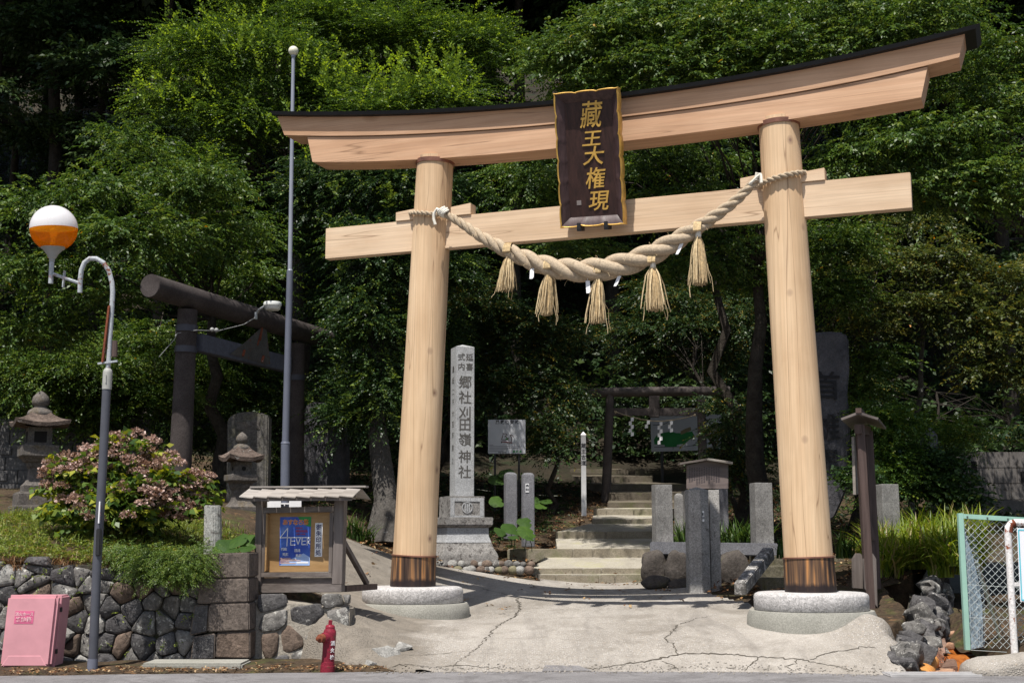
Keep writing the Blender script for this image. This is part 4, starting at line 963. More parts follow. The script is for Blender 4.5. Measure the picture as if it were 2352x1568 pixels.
# poster
pm, N, L, pb = nt('poster_print', 0.5, 0.3); v = coords(N, L)
big = noise(N, L, v, 3.0, 5, 0.6); pc = ramp(N, L, big, [(0.35, (0.035, 0.07, 0.40)), (0.55, (0.07, 0.16, 0.55)), (0.72, (0.32, 0.46, 0.78))])
L.new(pc, pb.inputs['Base Color'])
pos = bfp('poster', ((641.5, 1298), (711, 1298), (715, 1186), (643.5, 1187)), -.03, -.027, pm, pan, 0.0)
def bm_(px, py, n): u, z = BF.hit(px, py, n); return BF.M(u, z, n)
PPM = ppm(bY)
ORANGE = plain('orange_ink', (0.62, 0.17, 0.02), 0.6); REDI = plain('dark_red_ink', (0.45, 0.05, 0.05), 0.6); GREENI = plain('green_ink', (0.03, 0.27, 0.06), 0.6); WHITEI = plain('white_ink', (0.80, 0.80, 0.84), 0.6, 0.3, 0.03); PEACH = plain('peach_ink', (0.75, 0.48, 0.35), 0.6)
q = [BF.hit(x, y, -.0255) for x, y in ((684, 1186.3), (714.8, 1186.1), (714, 1209), (703, 1207), (697, 1196), (688, 1192))]; b = B(); b.fp(BF, q[::-1], -.027, -.0262); part('green_corner', b, GREENI, pos)
q = [BF.hit(x, y, -.0255) for x, y in ((642, 1297.5), (711, 1297.5), (711.7, 1279), (697, 1270), (676, 1280), (660, 1286), (650, 1292))]; b = B(); b.fp(BF, q, -.027, -.0262); part('pale_cloud', b, plain('pale_blue_ink', (0.36, 0.50, 0.80), 0.6), pos)
lettering('title', 'あすなろ祭', PEACH, pos, bm_(679, 1199.5, -.0245), 13.5 / PPM, .001, 0.0035, spacing=0.9)
lettering('title', 'あすなろ祭', ORANGE, pos, bm_(679, 1199.5, -.0225), 13.5 / PPM, .001, 0.0008, spacing=0.9)
b = B()
def st_(b, pts, w): 
    for a, c in zip(pts[:-1], pts[1:]):
        a3 = BF.W(*BF.hit(*a, -.0235), -.0235); c3 = BF.W(*BF.hit(*c, -.0235), -.0235); b.bar(a3, c3, w, 0.0012, up=tuple(np.cross(c3 - a3, TF.n) / max(1e-6, np.linalg.norm(c3 - a3))) if False else (BF.n[0], BF.n[1], 0))
def strokes(name, mat, par, lines, w, fr, n):
    b = B()
    for pts in lines:
        for a, c in zip(pts[:-1], pts[1:]):
            a3 = fr.W(*fr.hit(*a, n), n); c3 = fr.W(*fr.hit(*c, n), n); d = (c3 - a3) / max(1e-6, np.linalg.norm(c3 - a3)); s = np.cross(d, fr.n) * w / 2; a3 = a3 - d * w * .3; c3 = c3 + d * w * .3
            b.hexa([a3 - s, c3 - s, c3 + s, a3 + s], [p + fr.n * 0.001 for p in (a3 - s, c3 - s, c3 + s, a3 + s)])
    return part(name, b, mat, par, smooth=0)
strokes('lettering_4ever', WHITEI, pos, [[(659, 1253), (661, 1212), (643.5, 1234), (712.5, 1233.5)], [(668.5, 1234), (667.3, 1251), (678, 1250.5)], [(668, 1242), (677, 1241.5)], [(680, 1234.5), (684.5, 1249.5), (690, 1234.5)],
    [(694, 1234.5), (693.2, 1250), (702, 1249.5)], [(693.6, 1242), (702, 1241.5)], [(705.5, 1251), (706, 1234.5), (712, 1237), (711.5, 1241), (706, 1243), (712, 1248.5)]], 2.0 / PPM, BF, -.024)
lettering('date', '平成22年', REDI, pos, bm_(687, 1212.3, -.024), 4.4 / PPM, .001, .0004)
lettering('date', '8月29日(日)', REDI, pos, bm_(693, 1219.3, -.024), 6.2 / PPM, .001, .001, sx=.9)
lettering('date', '8:30～14:00', REDI, pos, bm_(691, 1226.2, -.024), 4.4 / PPM, .001, .0004)
for w_, x, y in (('挑戦', 652, 1261), ('団結', 683, 1264), ('笑顔', 655.5, 1273), ('軌跡', 686, 1275.5)): lettering('word', w_, WHITEI, pos, bm_(x, y, -.0235), 7.4 / PPM, .001, .0006)
strokes('fine_print', PEACH, pos, [[(643.5, y), (x, y)] for y, x in ((1281, 667), (1283.8, 681), (1286.6, 690), (1289.4, 664), (1292.6, 679))], 1.2 / PPM, BF, -.0235)
q = [BF.hit(x, y, -.0235) for x, y in ((681, 1293), (708, 1293), (708, 1289), (681, 1289))]; b = B(); b.fp(BF, q, -.0245, -.0235); part('school_strip', b, WHITEI, pos)
sp_ = bfp('paper_strip', ((722.5, 1278), (739.5, 1277.5), (741, 1200), (724, 1200.5)), -.03, -.026, PAPER, pan, 0.0)
INK = plain('blue_black_ink', (0.025, 0.03, 0.12), 0.6)
lettering('lettering', '御\n朱\n印\n所\n処', INK, sp_, bm_(731.6, 1240, -.0245), 13.6 / PPM, .001, .0012, line=1.06 * 1.0)
# roof of shingles, two slopes
zr_ = BF.hit(690, 1121, 0)[1]; ze = BF.hit(680, 1139, .30)[1]; ru0, ru1 = BF.hit(549, 1140, .3)[0], BF.hit(812, 1140, .3)[0]
b = B(); k = 8
for side in (1, -1):
    for i in range(k):
        ua = ru0 + (ru1 - ru0) * i / k; ub2 = ru0 + (ru1 - ru0) * (i + .965) / k; dz = 0.014 + .006 * random.random()
        vs = lambda o, e: [BF.W(ua, ze + o, side * .30), BF.W(ub2, ze + o - e, side * .30), BF.W(ub2, zr_ + o - e, side * .02), BF.W(ua, zr_ + o, side * .02)]
        lo, hi = vs(-.008, dz), vs(0.006, dz)
        b.hexa(lo, hi) if side > 0 else b.hexa(lo[::-1], hi[::-1])
part('shingle_roof', b, SHINGLE, nc, bevel=0.003)
b = B(); b.bar(BF.W(ru0 + .02, zr_ + .018, 0), BF.W(ru1 + .06, zr_ + .012, 0), 0.11, 0.022); part('ridge_board', b, SHINGLE, nc, bevel=0.004)
for uu in (BF.hit(595, 1150, 0)[0], BF.hit(778, 1150, 0)[0]):
    b = B(); b.bar(BF.W(uu, ze - .02, -.24), BF.W(uu, ze - .02, .24), 0.05, 0.05); part('roof_bearer', b, OLDWOODX, nc)
b = B(); b.bar(BF.W(ru0 + .06, ze - .035, .25), BF.W(ru1 - .04, ze - .035, .25), 0.035, 0.035); part('eave_batten', b, OLDWOODX, nc)
for x in (598, 778):
    u0 = BF.hit(x, 1240, 0)[0]; b = B(); b.bar(BF.W(u0 + .04, BF.hit(788, 1245, 0)[1], -.06), BF.W(u0 + .14, BF.hit(830, 1342, 0)[1] - .01, -.62), 0.055, 0.05); part('rear_brace', b, OLDWOOD, nc)
    b = B(); b.bar(BF.W(u0 + .05, BF.hit(800, 1352, 0)[1] - .0, -.06), BF.W(u0 + .16, BF.hit(800, 1352, 0)[1], -.85), 0.08, 0.07); part('foot_beam', b, DARKWOOD, nc)

# flagpole
FY = 19.5
FPNT = plain('blue_grey_pole_paint', (0.115, 0.125, 0.165), 0.42, 0.4, 0.1, 3); FPNT2 = plain('pale_blue_pole_paint', (0.26, 0.28, 0.335), 0.4, 0.4, 0.1, 3)
fb = P(654, 1200, FY)
fl = empty('flagpole', tuple(fb), 'slender blue-grey flagpole with a cream ball on top', 'flagpole')
def pp(x, y): return P(x, y, FY)
b = B(); b.tube([pp(653.3, 1240), pp(655.6, 1018)], [0.068, 0.066], 18); b.tube([pp(655.6, 1018.5), pp(655.65, 1014)], [0.07, 0.06], 18); b.tube([pp(655.6, 1018), pp(666, 622)], [0.052, 0.049], 18); part('lower_pole', b, FPNT, fl, smooth=40)
b = B(); b.tube([pp(666, 624), pp(666.2, 618)], [0.049, 0.032], 16); b.tube([pp(666, 622), pp(673.8, 130)], [0.034, 0.027], 16); b.tube([pp(673.6, 132), pp(673.9, 126)], [0.035, 0.035], 16); part('upper_pole', b, FPNT2, fl, smooth=40)
b = B(); b.sphere(tuple(pp(674, 117.5)), 0.078, 24, 16); part('ball', b, plain('cream_ball', (0.68, 0.66, 0.52), 0.35, 0.5, 0.03), fl, smooth=80)
b = B()
for x0_, x1_ in ((614, 645), (664, 692)):
    q = [P(x0_, 1166, FY - .1), P(x1_, 1166, FY - .1), P(x1_, 1146, FY - .1), P(x0_, 1146, FY - .1)]; b.hexa([p + (0, .02, 0) for p in q], q)
b.bar(P(653, 1158, FY - .085), P(655, 1158, FY - .085), 0.05, 0.04); b.bar(P(640, 1156, FY - .08), P(668, 1156, FY - .08), 0.03, 0.02)
part('white_plate', b, WHITEP, fl)

# old round-beamed stone gate
OL = np.array((P(420, 800, 20)[0], 20.0)); OR_ = np.array((P(676, 800, 23.2)[0], 23.2))
OF = Frame((OL + OR_) / 2, math.degrees(math.atan2(3.2, OR_[0] - OL[0])))
og = empty('old_stone_torii', (*OF.o[:2], float(H(*OF.o[:2]))), 'old dark stone gate with a round log-like top beam behind the flagpole', 'torii gate')
def oz(px, py, Y): return P(px, py, Y)[2]
b = B()
for c, Y, xt, xb, yt in ((OL, 20.0, 431, 414, 712), (OR_, 23.2, 681, 676, 790)):
    b = B(); pt = P(xt, yt, Y); pb_ = P(xb, 1070, Y); gz = float(H(c[0], c[1])) - .2
    dirv = (pt - pb_) / (pt[2] - pb_[2]); b.tube([pb_ + dirv * (gz - pb_[2]), pb_, pt], [0.175, 0.17, 0.15], 28); lg = part('leg', b, OLDTORII, og, smooth=40)
    for yy in ((755, 803) if Y < 21 else (868,)):
        t = pb_ + dirv * (oz(xb, yy, Y) - pb_[2]); b = B(); b.tube([t - dirv * .05, t + dirv * .05], [0.172, 0.170], 28); part('steel_band', b, plain('dark_steel_band', (0.045, 0.045, 0.06), 0.5), lg)
ka, kb = P(344, 656, 19.15), P(750, 779, 24.1)
b = B(); b.tube([ka, ka * .5 + kb * .5, kb], 0.178, 32); part('top_beam', b, OLDTORII, og, bevel=0.008, smooth=40)
na, nb = P(455, 787, 20.15), P(662, 838, 23.0)
b = B(); b.bar(na, nb, 0.15, 0.28); part('tie_beam', b, plain('blue_grey_tie_beam', (0.085, 0.09, 0.115), 0.8, 0.2, 0.2, 12), og, bevel=0.01)
# warped tablet between the beams
TB = [(607, 748), (595, 757), (558, 790), (529, 812), (612, 838), (621, 835), (612, 752)]
def tb(x, y, d): t = (x - 455) / 207; Y = 20.15 + t * 2.85 - 0.14 - d; return P(x, y, Y)
b = B(); b.hexa([tb(x, y, 0) for x, y in TB[::-1]], [tb(x, y, .12) for x, y in TB[::-1]]); tb_ = part('tablet', b, stone('rusty_tablet', (0.06, 0.057, 0.054), (0.11, 0.105, 0.10), (0.11, 0.05, 0.032), 0.58, 3.0, 0, 0.5, 0.01, 50), og)
b = B()
for x, y in ((556, 812), (600, 825)): b.bar(tb(x, y + 5, .13), tb(x + 4, y - 8, .13), 0.06, 0.03)
b.tube([tb(598, 782, .13), tb(604, 745, .14), tb(603, 730, .2), tb(595, 727, .25)], 0.012, 6)
b.bar(tb(590, 793, .125), tb(601, 752, .125), 0.05, 0.008)
part('rusty_hook', b, RUST, tb_)
fx = empty('floodlight', tuple(P(600, 735, 21.6)), 'small white floodlight on a bracket on the old stone gate', 'floodlight')
b = B(); c = P(626, 703, 21.2); b.lathe(tuple(c), [(0.10, -.07), (0.125, -.05), (0.135, 0.0), (0.145, 0.005), (0.15, 0.04), (0.14, 0.065), (0.05, 0.075)], 28); part('lamp_head', b, plain('floodlight_white', (0.70, 0.72, 0.70), 0.4), fx, smooth=40)
b = B(); b.tube([P(608, 703, 21.2), P(595, 711, 21.3), P(588, 723, 21.4), P(588, 733, 21.4)], 0.018, 8); b.bar(P(588, 733, 21.38), P(588.5, 717, 21.38), 0.05, 0.04); part('bracket', b, PALEPAINT, fx)
wire = B(); wire.tube([P(588, 728, 21.38), P(560, 745, 21), P(500, 760, 20.3), P(452, 758, 19.9), P(408, 765, 19.85), P(400, 780, 19.85), P(365, 820, 19.9)], 0.006, 5)
for x, y in ((487, 757), (497, 758), (407, 762), (407, 771)): wire.sphere(tuple(P(x, y, 20.1)), 0.035, 10, 8)
thing('power_wire', wire, plain('wire_grey', (0.3, 0.3, 0.3), 0.6), 'thin wire with white insulators slung along the old stone gate', 'wire')

# stone lanterns
def lantern(label, px, Y, rot, K, hole):
    s = ppm(Y); Z = lambda y: P(px, y, Y)[2]; x, y_ = P(px, 1100, Y)[0], Y; f = abs(cos(rot)) + abs(sin(rot)); R = lambda w: w / s / f
    gz = float(H(x, y_)) - 0.15
    t = empty('stone_lantern', (x, y_, gz + .15), label, 'stone lantern', 'stone lanterns on the left bank'); c = (x, y_, 0); sq = lambda b, prof: b.lathe(c, [(R(w), z if z is not None else gz) for w, z in prof], 4, rot)
    b = B(); sq(b, [(K['slab'][0], gz), (K['slab'][0], Z(K['slab'][1])), (K['slab'][0] - 3, Z(K['slab'][1]) + .012)]); part('base_slab', b, LANT, t, bevel=0.012, disp=(.006, 5))
    b = B(); sq(b, [(K['base'][0] + 1, Z(K['base'][2])), (K['base'][0], Z(K['base'][1]) - .02), (K['base'][0] - 4, Z(K['base'][1]))]); part('base_block', b, LANT, t, bevel=0.012, disp=(.006, 5))
    w0, w1, y0, y1 = K['shaft']; h = Z(y1) - Z(y0)
    b = B(); sq(b, [(w1, Z(y0)), (w1, Z(y0) + .18 * h)] + [(w1 - (w1 - w0) * (1 - (1 - q) ** 2) * 0.98, Z(y0) + (.20 + .36 * q) * h) for q in (0, .2, .4, .6, .8, 1)] + [(w0, Z(y0) + .80 * h), (w0 + 3, Z(y0) + .83 * h), (w0 + 6, Z(y0) + .93 * h), (w0 + 7, Z(y1))]); part('shaft', b, LANT, t, smooth=30)
    w, y0, y1 = K['plat']; h = Z(y1) - Z(y0)
    b = B(); sq(b, [(w * .68, Z(y0)), (w * .8, Z(y0) + h * .2), (w, Z(y0) + h * .34), (w, Z(y1) - .01), (w * .95, Z(y1))]); part('platform', b, LANT, t, bevel=0.008)
    w, y0, y1 = K['box']; b = B(); sq(b, [(w, Z(y0)), (w * .98, Z(y1))]); fb_ = part('fire_box', b, LANT, t, bevel=0.008)
    rb = R(w)
    for k in range(4):
        b = B()
        a = rot + 2 * pi * k / 4; n = Vector((cos(a), sin(a), 0)); sx_ = Vector((-sin(a), cos(a), 0)); o = Vector((x, y_, (Z(y0) + Z(y1)) / 2 - .01)) + n * (rb + .001)
        if hole == 'square':
            hw_, hz_ = rb * .52, (Z(y1) - Z(y0)) * .30; q = [o + sx_ * i * hw_ + Vector((0, 0, j * hz_)) for i, j in ((-1, -1), (1, -1), (1, 1), (-1, 1))]
            b.hexa(q, [p + n * .002 for p in q])
        else:
            q = [o + sx_ * (.035 * cos(i * pi / 8)) + Vector((0, 0, .035 * sin(i * pi / 8))) for i in range(16)]; b.hexa(q, [p + n * .002 for p in q])
        part('opening', b, plain('lantern_hollow', (0.012, 0.010, 0.009), 0.9), fb_)
    w, y0, y1 = K['roof']; z0, z1 = Z(y0), Z(y1); rr = R(w); n = 12; b = B()
    def rp_(i, j, under):               # curved roof, corners lifted
        a = rot + pi / 4 + 2 * pi * i / (4 * n); m = a - rot - pi / 4; k_ = (m % (pi / 2)) - pi / 4
        q = j / 5; side = rr / max(abs(cos(k_)), .5) * 1.0; e = abs(k_) / (pi / 4)
        r = side * (1 - q) + rr * .33 / max(abs(cos(k_)), .5) * q
        z = z0 + .05 * (e ** 2.5) * (1 - q) ** 2 + (z1 - z0) * (q ** 1.35) + (0 if under else .055)
        return (x + r * cos(a), y_ + r * sin(a), z)
    vs = [rp_(i, j, False) for j in range(6) for i in range(4 * n)] + [(lambda p: (x + (p[0] - x) * .97, y_ + (p[1] - y_) * .97, p[2] - .06))(rp_(i, 0, False)) for i in range(4 * n)] + [(x + rb * 1.2 * cos(rot + pi / 4 + 2 * pi * i / (4 * n)), y_ + rb * 1.2 * sin(rot + pi / 4 + 2 * pi * i / (4 * n)), z0 + .03) for i in range(4 * n)]
    M_ = 4 * n; fs = [(j * M_ + i, j * M_ + (i + 1) % M_, (j + 1) * M_ + (i + 1) % M_, (j + 1) * M_ + i) for j in range(5) for i in range(M_)]
    fs += [((i + 1) % M_, i, 6 * M_ + i, 6 * M_ + (i + 1) % M_) for i in range(M_)] + [(6 * M_ + (i + 1) % M_, 6 * M_ + i, 7 * M_ + i, 7 * M_ + (i + 1) % M_) for i in range(M_)] + [tuple(range(5 * M_, 6 * M_))]
    b.add(vs, fs); part('roof', b, LANTROOF, t, smooth=40, disp=(.006, 7))
    y0, y1 = K['fin']; h = Z(y1) - Z(y0); w = K['finw'] / s
    b = B(); b.lathe(c, [(w * 1.35, Z(y0)), (w * 1.45, Z(y0) + h * .08), (w * 1.3, Z(y0) + h * .2), (w * .75, Z(y0) + h * .33), (w * .7, Z(y0) + h * .38), (w * .95, Z(y0) + h * .47), (w, Z(y0) + h * .6), (w * .85, Z(y0) + h * .78), (w * .45, Z(y0) + h * .92), (w * .1, Z(y1))], 24); part('finial', b, LANT, t, smooth=50)
    return t
lantern('larger stone lantern left of the hydrangea, with a square window', 84, 20.0, radians(-62), dict(slab=(72, 1163), base=(60, 1130, 1166), shaft=(24, 42, 1129, 1062), plat=(55, 1062, 1023), box=(36, 1024, 982), roof=(82, 981, 956), fin=(955, 898), finw=20), 'square')
lantern('smaller darker stone lantern in front of the round-topped stele', 553, 20.0, radians(-60), dict(slab=(54, 1202), base=(46, 1178, 1204), shaft=(22, 40, 1177, 1112), plat=(42, 1112, 1089), box=(27, 1090, 1060), roof=(57, 1060, 1034), fin=(1033, 992), finw=14), 'round')

# round-topped stele
sY = 21.6; SFm = Frame(P(567, 1100, sY)[:2], -3)
q = [SFm.hit(x, y, 0) for x, y in ((517, 1250), (612, 1250), (617, 955), (604, 949), (585, 945.5), (565, 945), (545, 948), (530, 955), (522, 964))]
ste = empty('stele', tuple(SFm.W((q[0][0] + q[1][0]) / 2, q[0][1])), 'round-topped mossy stone stele behind the smaller lantern', 'stele')
b = B(); b.fp(SFm, q, -.24, 0); part('slab', b, OLDSTONE, ste, bevel=0.02)
b = B(); q = [SFm.hit(x, y, 0) for x, y in ((543, 986), (597, 986), (597, 968), (543, 968))]; b.fp(SFm, q, 0.001, .010)
part('title_panel', b, LANT, ste, bevel=0.004)
# wide dark slab
q4 = Frame(P(745, 1050, 24.5)[:2], -6); q = [q4.hit(x, y, 0) for x, y in ((690, 1180), (795, 1180), (793, 1000), (788, 960), (778, 935), (755, 924), (715, 923), (700, 935), (697, 1000))]
b = B(); b.fp(q4, q, -.35, 0); thing('memorial_slab', b, DARKSTELE, 'wide dark plain stone slab behind the flagpole', 'stele', bevel=0.03, disp=(.02, 2))
# lichen stump post
c = P(489, 1250, 15.7); b = B(); b.tube([c - (0, 0, .15), P(488, 1200, 15.7), P(489, 1160, 15.7)], [0.112, 0.107, 0.102], 9)
thing('stump_post', b, stone('lichened_post', (0.30, 0.30, 0.28), (0.46, 0.45, 0.42), (0.14, 0.13, 0.12), 0.55, 5.0, 0, 0.8, 0.02, 40), 'short pale lichen-covered post left of the notice case', 'post', bevel=0.012, disp=(.012, 5))
# stepped block wall far left
b = B(); q0 = P(-60, 1180, 23.5)
for r in range(9):
    for k in range(7):
        x = q0[0] + k * .46 + (r % 2) * .2; z = q0[2] - .3 + r * .24; y = 23.5 + r * .07
        b.box((x, y, z), (.45, .3, .235)); 
        if (r + k) % 2: b.box((x - .05, y - .16, z), (.2, .04, .14))
b.f = [f for f in b.f]
thing('block_retaining_wall', b, stone('dark_wall_blocks', (0.075, 0.072, 0.072), (0.13, 0.125, 0.125), (0.34, 0.34, 0.35), 0.62, 2.0, 0, 0.5, 0.01, 30), 'dark stepped concrete block wall behind the larger lantern', 'retaining wall', bevel=0.01)

# ================================================================== CENTRE
# tall inscribed pillar
mY = 22.5; ms = ppm(mY); mc = P(1058, 1150, mY); MR = radians(-19)      # right face towards the viewer
mon = empty('shrine_name_pillar', (mc[0], mY, P(0, 1300, mY)[2]), 'tall pale granite pillar carved with the shrine name on a stepped base', 'stone pillar')
def Zm(y): return float(P(1058, y, mY)[2])
hs = 44.4 / ms / 2; zt_, zb_ = Zm(799), Zm(1141)
MFr = Frame((mc[0] + .02, mY), 19)       # frame whose n is the right-hand face
def msq(b, prof): return b.lathe((mc[0] + .02, mY, 0), prof, 4, radians(19 + 90))
b = B(); msq(b, [(hs * 1.02, zb_ - .05), (hs, zt_), (0.004, zt_ + .055)]); shf = part('shaft', b, PILLARST, mon, bevel=0.006)
for k, (ch, y) in enumerate(zip('郷社刈田嶺神社', (882, 917, 952, 979, 1013, 1052, 1087))):
    lettering('character', ch, CARVED, shf, MFr.M(0.0, Zm(y), hs * 1.012), .235, .004, .0035, sx=1.0)
for ch, x, y in (('延', .075, 824), ('喜', .075, 846), ('式', -.07, 824), ('内', -.07, 846)): lettering('character', ch, CARVED, shf, MFr.M(x, Zm(y), hs * 1.007), .135, .004, .002)
ML = Frame((mc[0] + .02, mY), 19 - 90)
for ch, y in zip('皇紀二千六百年建之', (850, 876, 902, 926, 952, 976, 1001, 1030, 1060)): lettering('character', ch, CARVED, shf, ML.M(0, Zm(y), hs * 1.012), .12, .004, .001)
g = 1.272 * ms; w_ = lambda px: px / g / 2
b = B(); msq(b, [(w_(108), Zm(1189)), (w_(107), Zm(1140))]); ped = part('pedestal', b, PEDEST, mon, bevel=0.008)
hw_ = w_(108); b = B()
for (u0, u1, z0, z1) in ((-hw_ + .02, hw_ - .02, Zm(1152), Zm(1144)), (-hw_ + .02, -hw_ + .09, Zm(1186), Zm(1152)), (hw_ - .09, hw_ - .02, Zm(1186), Zm(1152)), (-hw_ + .02, hw_ - .02, Zm(1188), Zm(1184))):
    b.fp(MFr, [(u0, z0), (u1, z0), (u1, z1), (u0, z1)], hw_, hw_ + .008)
part('raised_border', b, PILLARST, ped)
b = B(); zc = Zm(1166); R1 = .095
ring = [(R1 * cos(2 * pi * i / 28), R1 * sin(2 * pi * i / 28)) for i in range(28)]
for i in range(28):
    a, c2 = ring[i], ring[(i + 1) % 28]; b.fp(MFr, [(a[0] * .84, zc + a[1] * .84), (a[0], zc + a[1]), (c2[0], zc + c2[1]), (c2[0] * .84, zc + c2[1] * .84)][::-1], hw_, hw_ + .012)
for u in (-.035, 0, .035): b.fp(MFr, [(u - .012, zc - .065), (u + .012, zc - .065), (u + .012, zc + .065), (u - .012, zc + .065)], hw_, hw_ + .012)
part('crest', b, PILLARST, ped)
b = B(); msq(b, [(w_(128), Zm(1212)), (w_(146), Zm(1206)), (w_(147), Zm(1188))]); part('upper_slab', b, PEDEST, mon, bevel=0.012, disp=(.006, 5))
b = B(); msq(b, [(w_(140), Zm(1246)), (w_(128), Zm(1232)), (w_(126), Zm(1211))]); part('die_stone', b, PILLARST, mon, bevel=0.008)
b = B(); msq(b, [(w_(170), Zm(1300)), (w_(170), Zm(1276)), (w_(166), Zm(1270)), (w_(150), Zm(1258)), (w_(140), Zm(1246))]); part('flared_base', b, PEDEST, mon, bevel=0.01, disp=(.008, 5))
# cobble edging
ce = empty('cobble_edging', tuple(P(1100, 1313, 21)), 'row of small round cobbles edging the base of the tall pillar', 'edging'); b = B(); b.cur = 0
x = 965
while x < 1225:
    for row in (0, 1):
        r = random.uniform(.055, .09); yy = 21.15 + row * .12; zz = float(A2(0, 21)) ; zz = P(x, 1309, yy)[2]
        b.cur = random.choice((0, 0, 1, 2, 3)); p = P(x + random.uniform(-5, 5) + row * 6, 1309 - row * 13 - (8 if x < 1050 else 0) * 0, yy); b.sphere(tuple(p), r, 12, 8, (random.uniform(.9, 1.2), 1, random.uniform(.8, 1.0)), .05)
    x += random.uniform(14, 20)
part('cobbles', b, [RUBBLE[3], RUBBLE[2], RUBBLE[0], stone('mossy_cobble', (0.12, 0.11, 0.06), (0.2, 0.18, 0.12), None, 0, 6)], ce, smooth=70)

def stone_post(label, px0, px1, y0, y1, Y, rot=0.0, top='round', tag_=None, mat=POSTST, group=None, tip=0.03, name='stone_post', n=4):
    s = ppm(Y); f = abs(cos(rot)) + abs(sin(rot)) if n == 4 else 1.0; r = (px1 - px0) / 2 / s / f; c = P((px0 + px1) / 2, (y0 + y1) / 2, Y)
    zt, zb = float(P(0, y0, Y)[2]), float(P(0, y1, Y)[2]); t = empty(name, (c[0], Y, zb), label, 'stone post', group); xb = P((px0 + px1) / 2, y1, Y)[0]
    prof = [(r * 1.03, zb - .25), (r, zt - (0.05 if top != 'flat' else 0.004))]
    if top == 'round': prof += [(r * .9, zt - .025), (r * .6, zt - .006), (r * .15, zt)]
    elif top == 'point': prof += [(r * .98, zt - .045), (.004, zt)]
    else: prof += [(r * .97, zt)]
    b = B(); b.lathe((c[0], Y, 0), prof, n, rot + (pi / 2 if n == 4 else 0)); o = part('shaft', b, mat, t, bevel=0.012, seg=2, disp=(.004, 6), smooth=40)
    if tag_:
        tx, ty, tw, th, txt = tag_; d = r + .006; F = Frame((c[0], Y), math.degrees(rot)); u, z = F.hit(tx, ty, d); b = B(); b.fp(F, [(u - tw / 2, z - th / 2), (u + tw / 2, z - th / 2), (u + tw / 2, z + th / 2), (u - tw / 2, z + th / 2)], d - .004, d + .002)
        q = part('label_strip', b, PAPER, o); lettering('lettering', txt, plain('black_ink', (0.02, 0.02, 0.025), 0.7), q, F.M(u, z, d + .004), tw * .95, .001, .0008, line=1.0)
    return t
POSTP = stone('pale_post_stone', (0.22, 0.21, 0.20), (0.36, 0.345, 0.33), (0.16, 0.15, 0.14), 0.58, 3.0, 60, 0.6, 0.008, 90)
POSTD = stone('dark_post_stone', (0.13, 0.13, 0.145), (0.19, 0.19, 0.205), None, 0, 4, 80, 0.4, 0.006, 120)
stone_post('dark grey round-topped stone post without a label', 1157, 1188, 1084, 1205, 23.3, radians(12), 'round', None, POSTD)
stone_post('dark grey round-topped stone post with a small white label', 1197.5, 1227.5, 1085, 1222, 22.9, radians(12), 'round', (1211, 1120, .062, .15, '奉\n納'), POSTD)
# white pole
wY = 26.5; c = P(1341, 1161, wY); wp = empty('white_marker_post', tuple(c), 'slim white painted marker post with black characters by the steps', 'post')
r = 11.2 / ppm(wY) / 2
b = B(); b.lathe((c[0], wY, 0), [(r, c[2] - .2), (r, P(0, 1001, wY)[2]), (r * 1.1, P(0, 1000, wY)[2]), (r * 1.1, P(0, 998, wY)[2]), (.004, P(0, 991, wY)[2])], 4, pi / 2); o = part('post', b, WHITEP, wp)
WFm = Frame((c[0], wY), 0); lettering('lettering', '蔵\n王\n古\n道', MATS['black_ink'], o, WFm.M(0, float(P(0, 1044, wY)[2]), r + .004), .10, .002, .002, line=1.15)
# forest sign
gY = 26; GF = Frame(P(1164, 1000, gY)[:2], 1.5); sg = empty('forest_sign', (*P(1164, 1000, gY)[:2], float(H(*P(1164, 1000, gY)[:2]))), 'white square forest reserve sign on two dark legs', 'sign')
SGN = plain('white_enamel', (0.56, 0.57, 0.60), 0.5, 0.3, 0.08, 3)
def quad(fr, x0, y0, x1, y1, n): return [fr.hit(x, y, n) for x, y in ((x0, y1), (x1, y1), (x1, y0), (x0, y0))]
b = B(); b.fp(GF, quad(GF, 1121, 963.5, 1207, 1041.5, 0), -.03, 0); pn = part('panel', b, SGN, sg, bevel=.004)
for x in (1137, 1192):
    u = GF.hit(x, 1040, -.05)[0]; b = B(); b.bar(GF.W(u, float(P(0, 1000, gY)[2]), -.05), GF.W(u, float(P(0, 1150, gY)[2]) - .2, -.05), .04, .04); part('leg', b, BLACKIRON, sg)
m = GF.hit(1165, 969.5, .003); lettering('title', '風致保安林', MATS['black_ink'], pn, GF.M(*m, .003), .082, .001, .002, spacing=1.35)
m = GF.hit(1188, 1037, .003); lettering('lettering', '宮城県', MATS['green_ink'], pn, GF.M(*m, .003), .052, .001, .001, spacing=1.5)
m = GF.hit(1153, 1038.5, .003); lettering('lettering', '林班 刈田郡', MATS['black_ink'], pn, GF.M(*m, .003), .03, .001, .0003)
strokes('fine_print', plain('grey_ink', (0.2, 0.2, 0.23), 0.7), pn, [[(1124, y), (x, y)] for y, x in ((1021.5, 1133), (1024.6, 1197), (1028, 1192), (1031.6, 1167), (1035, 1156))], .009, GF, .002)
strokes('map_line', plain('brown_ink', (0.10, 0.05, 0.035), .7), pn, [[(1155.5, 995), (1163, 996), (1165, 998.5), (1160, 1001), (1164, 1004), (1168, 1006), (1165, 1009)], [(1156, 995), (1152, 1009.5), (1168, 1009.5)], [(1179.5, 1003), (1176, 998.5), (1172, 999), (1173, 1002), (1175.5, 1005), (1174, 1015)]], .012, GF, .002)
strokes('road_line', plain('red_line_ink', (0.18, 0.03, 0.03), .7), pn, [[(1151.5, 1014), (1165, 1015), (1176, 1016.5)]], .018, GF, .002)
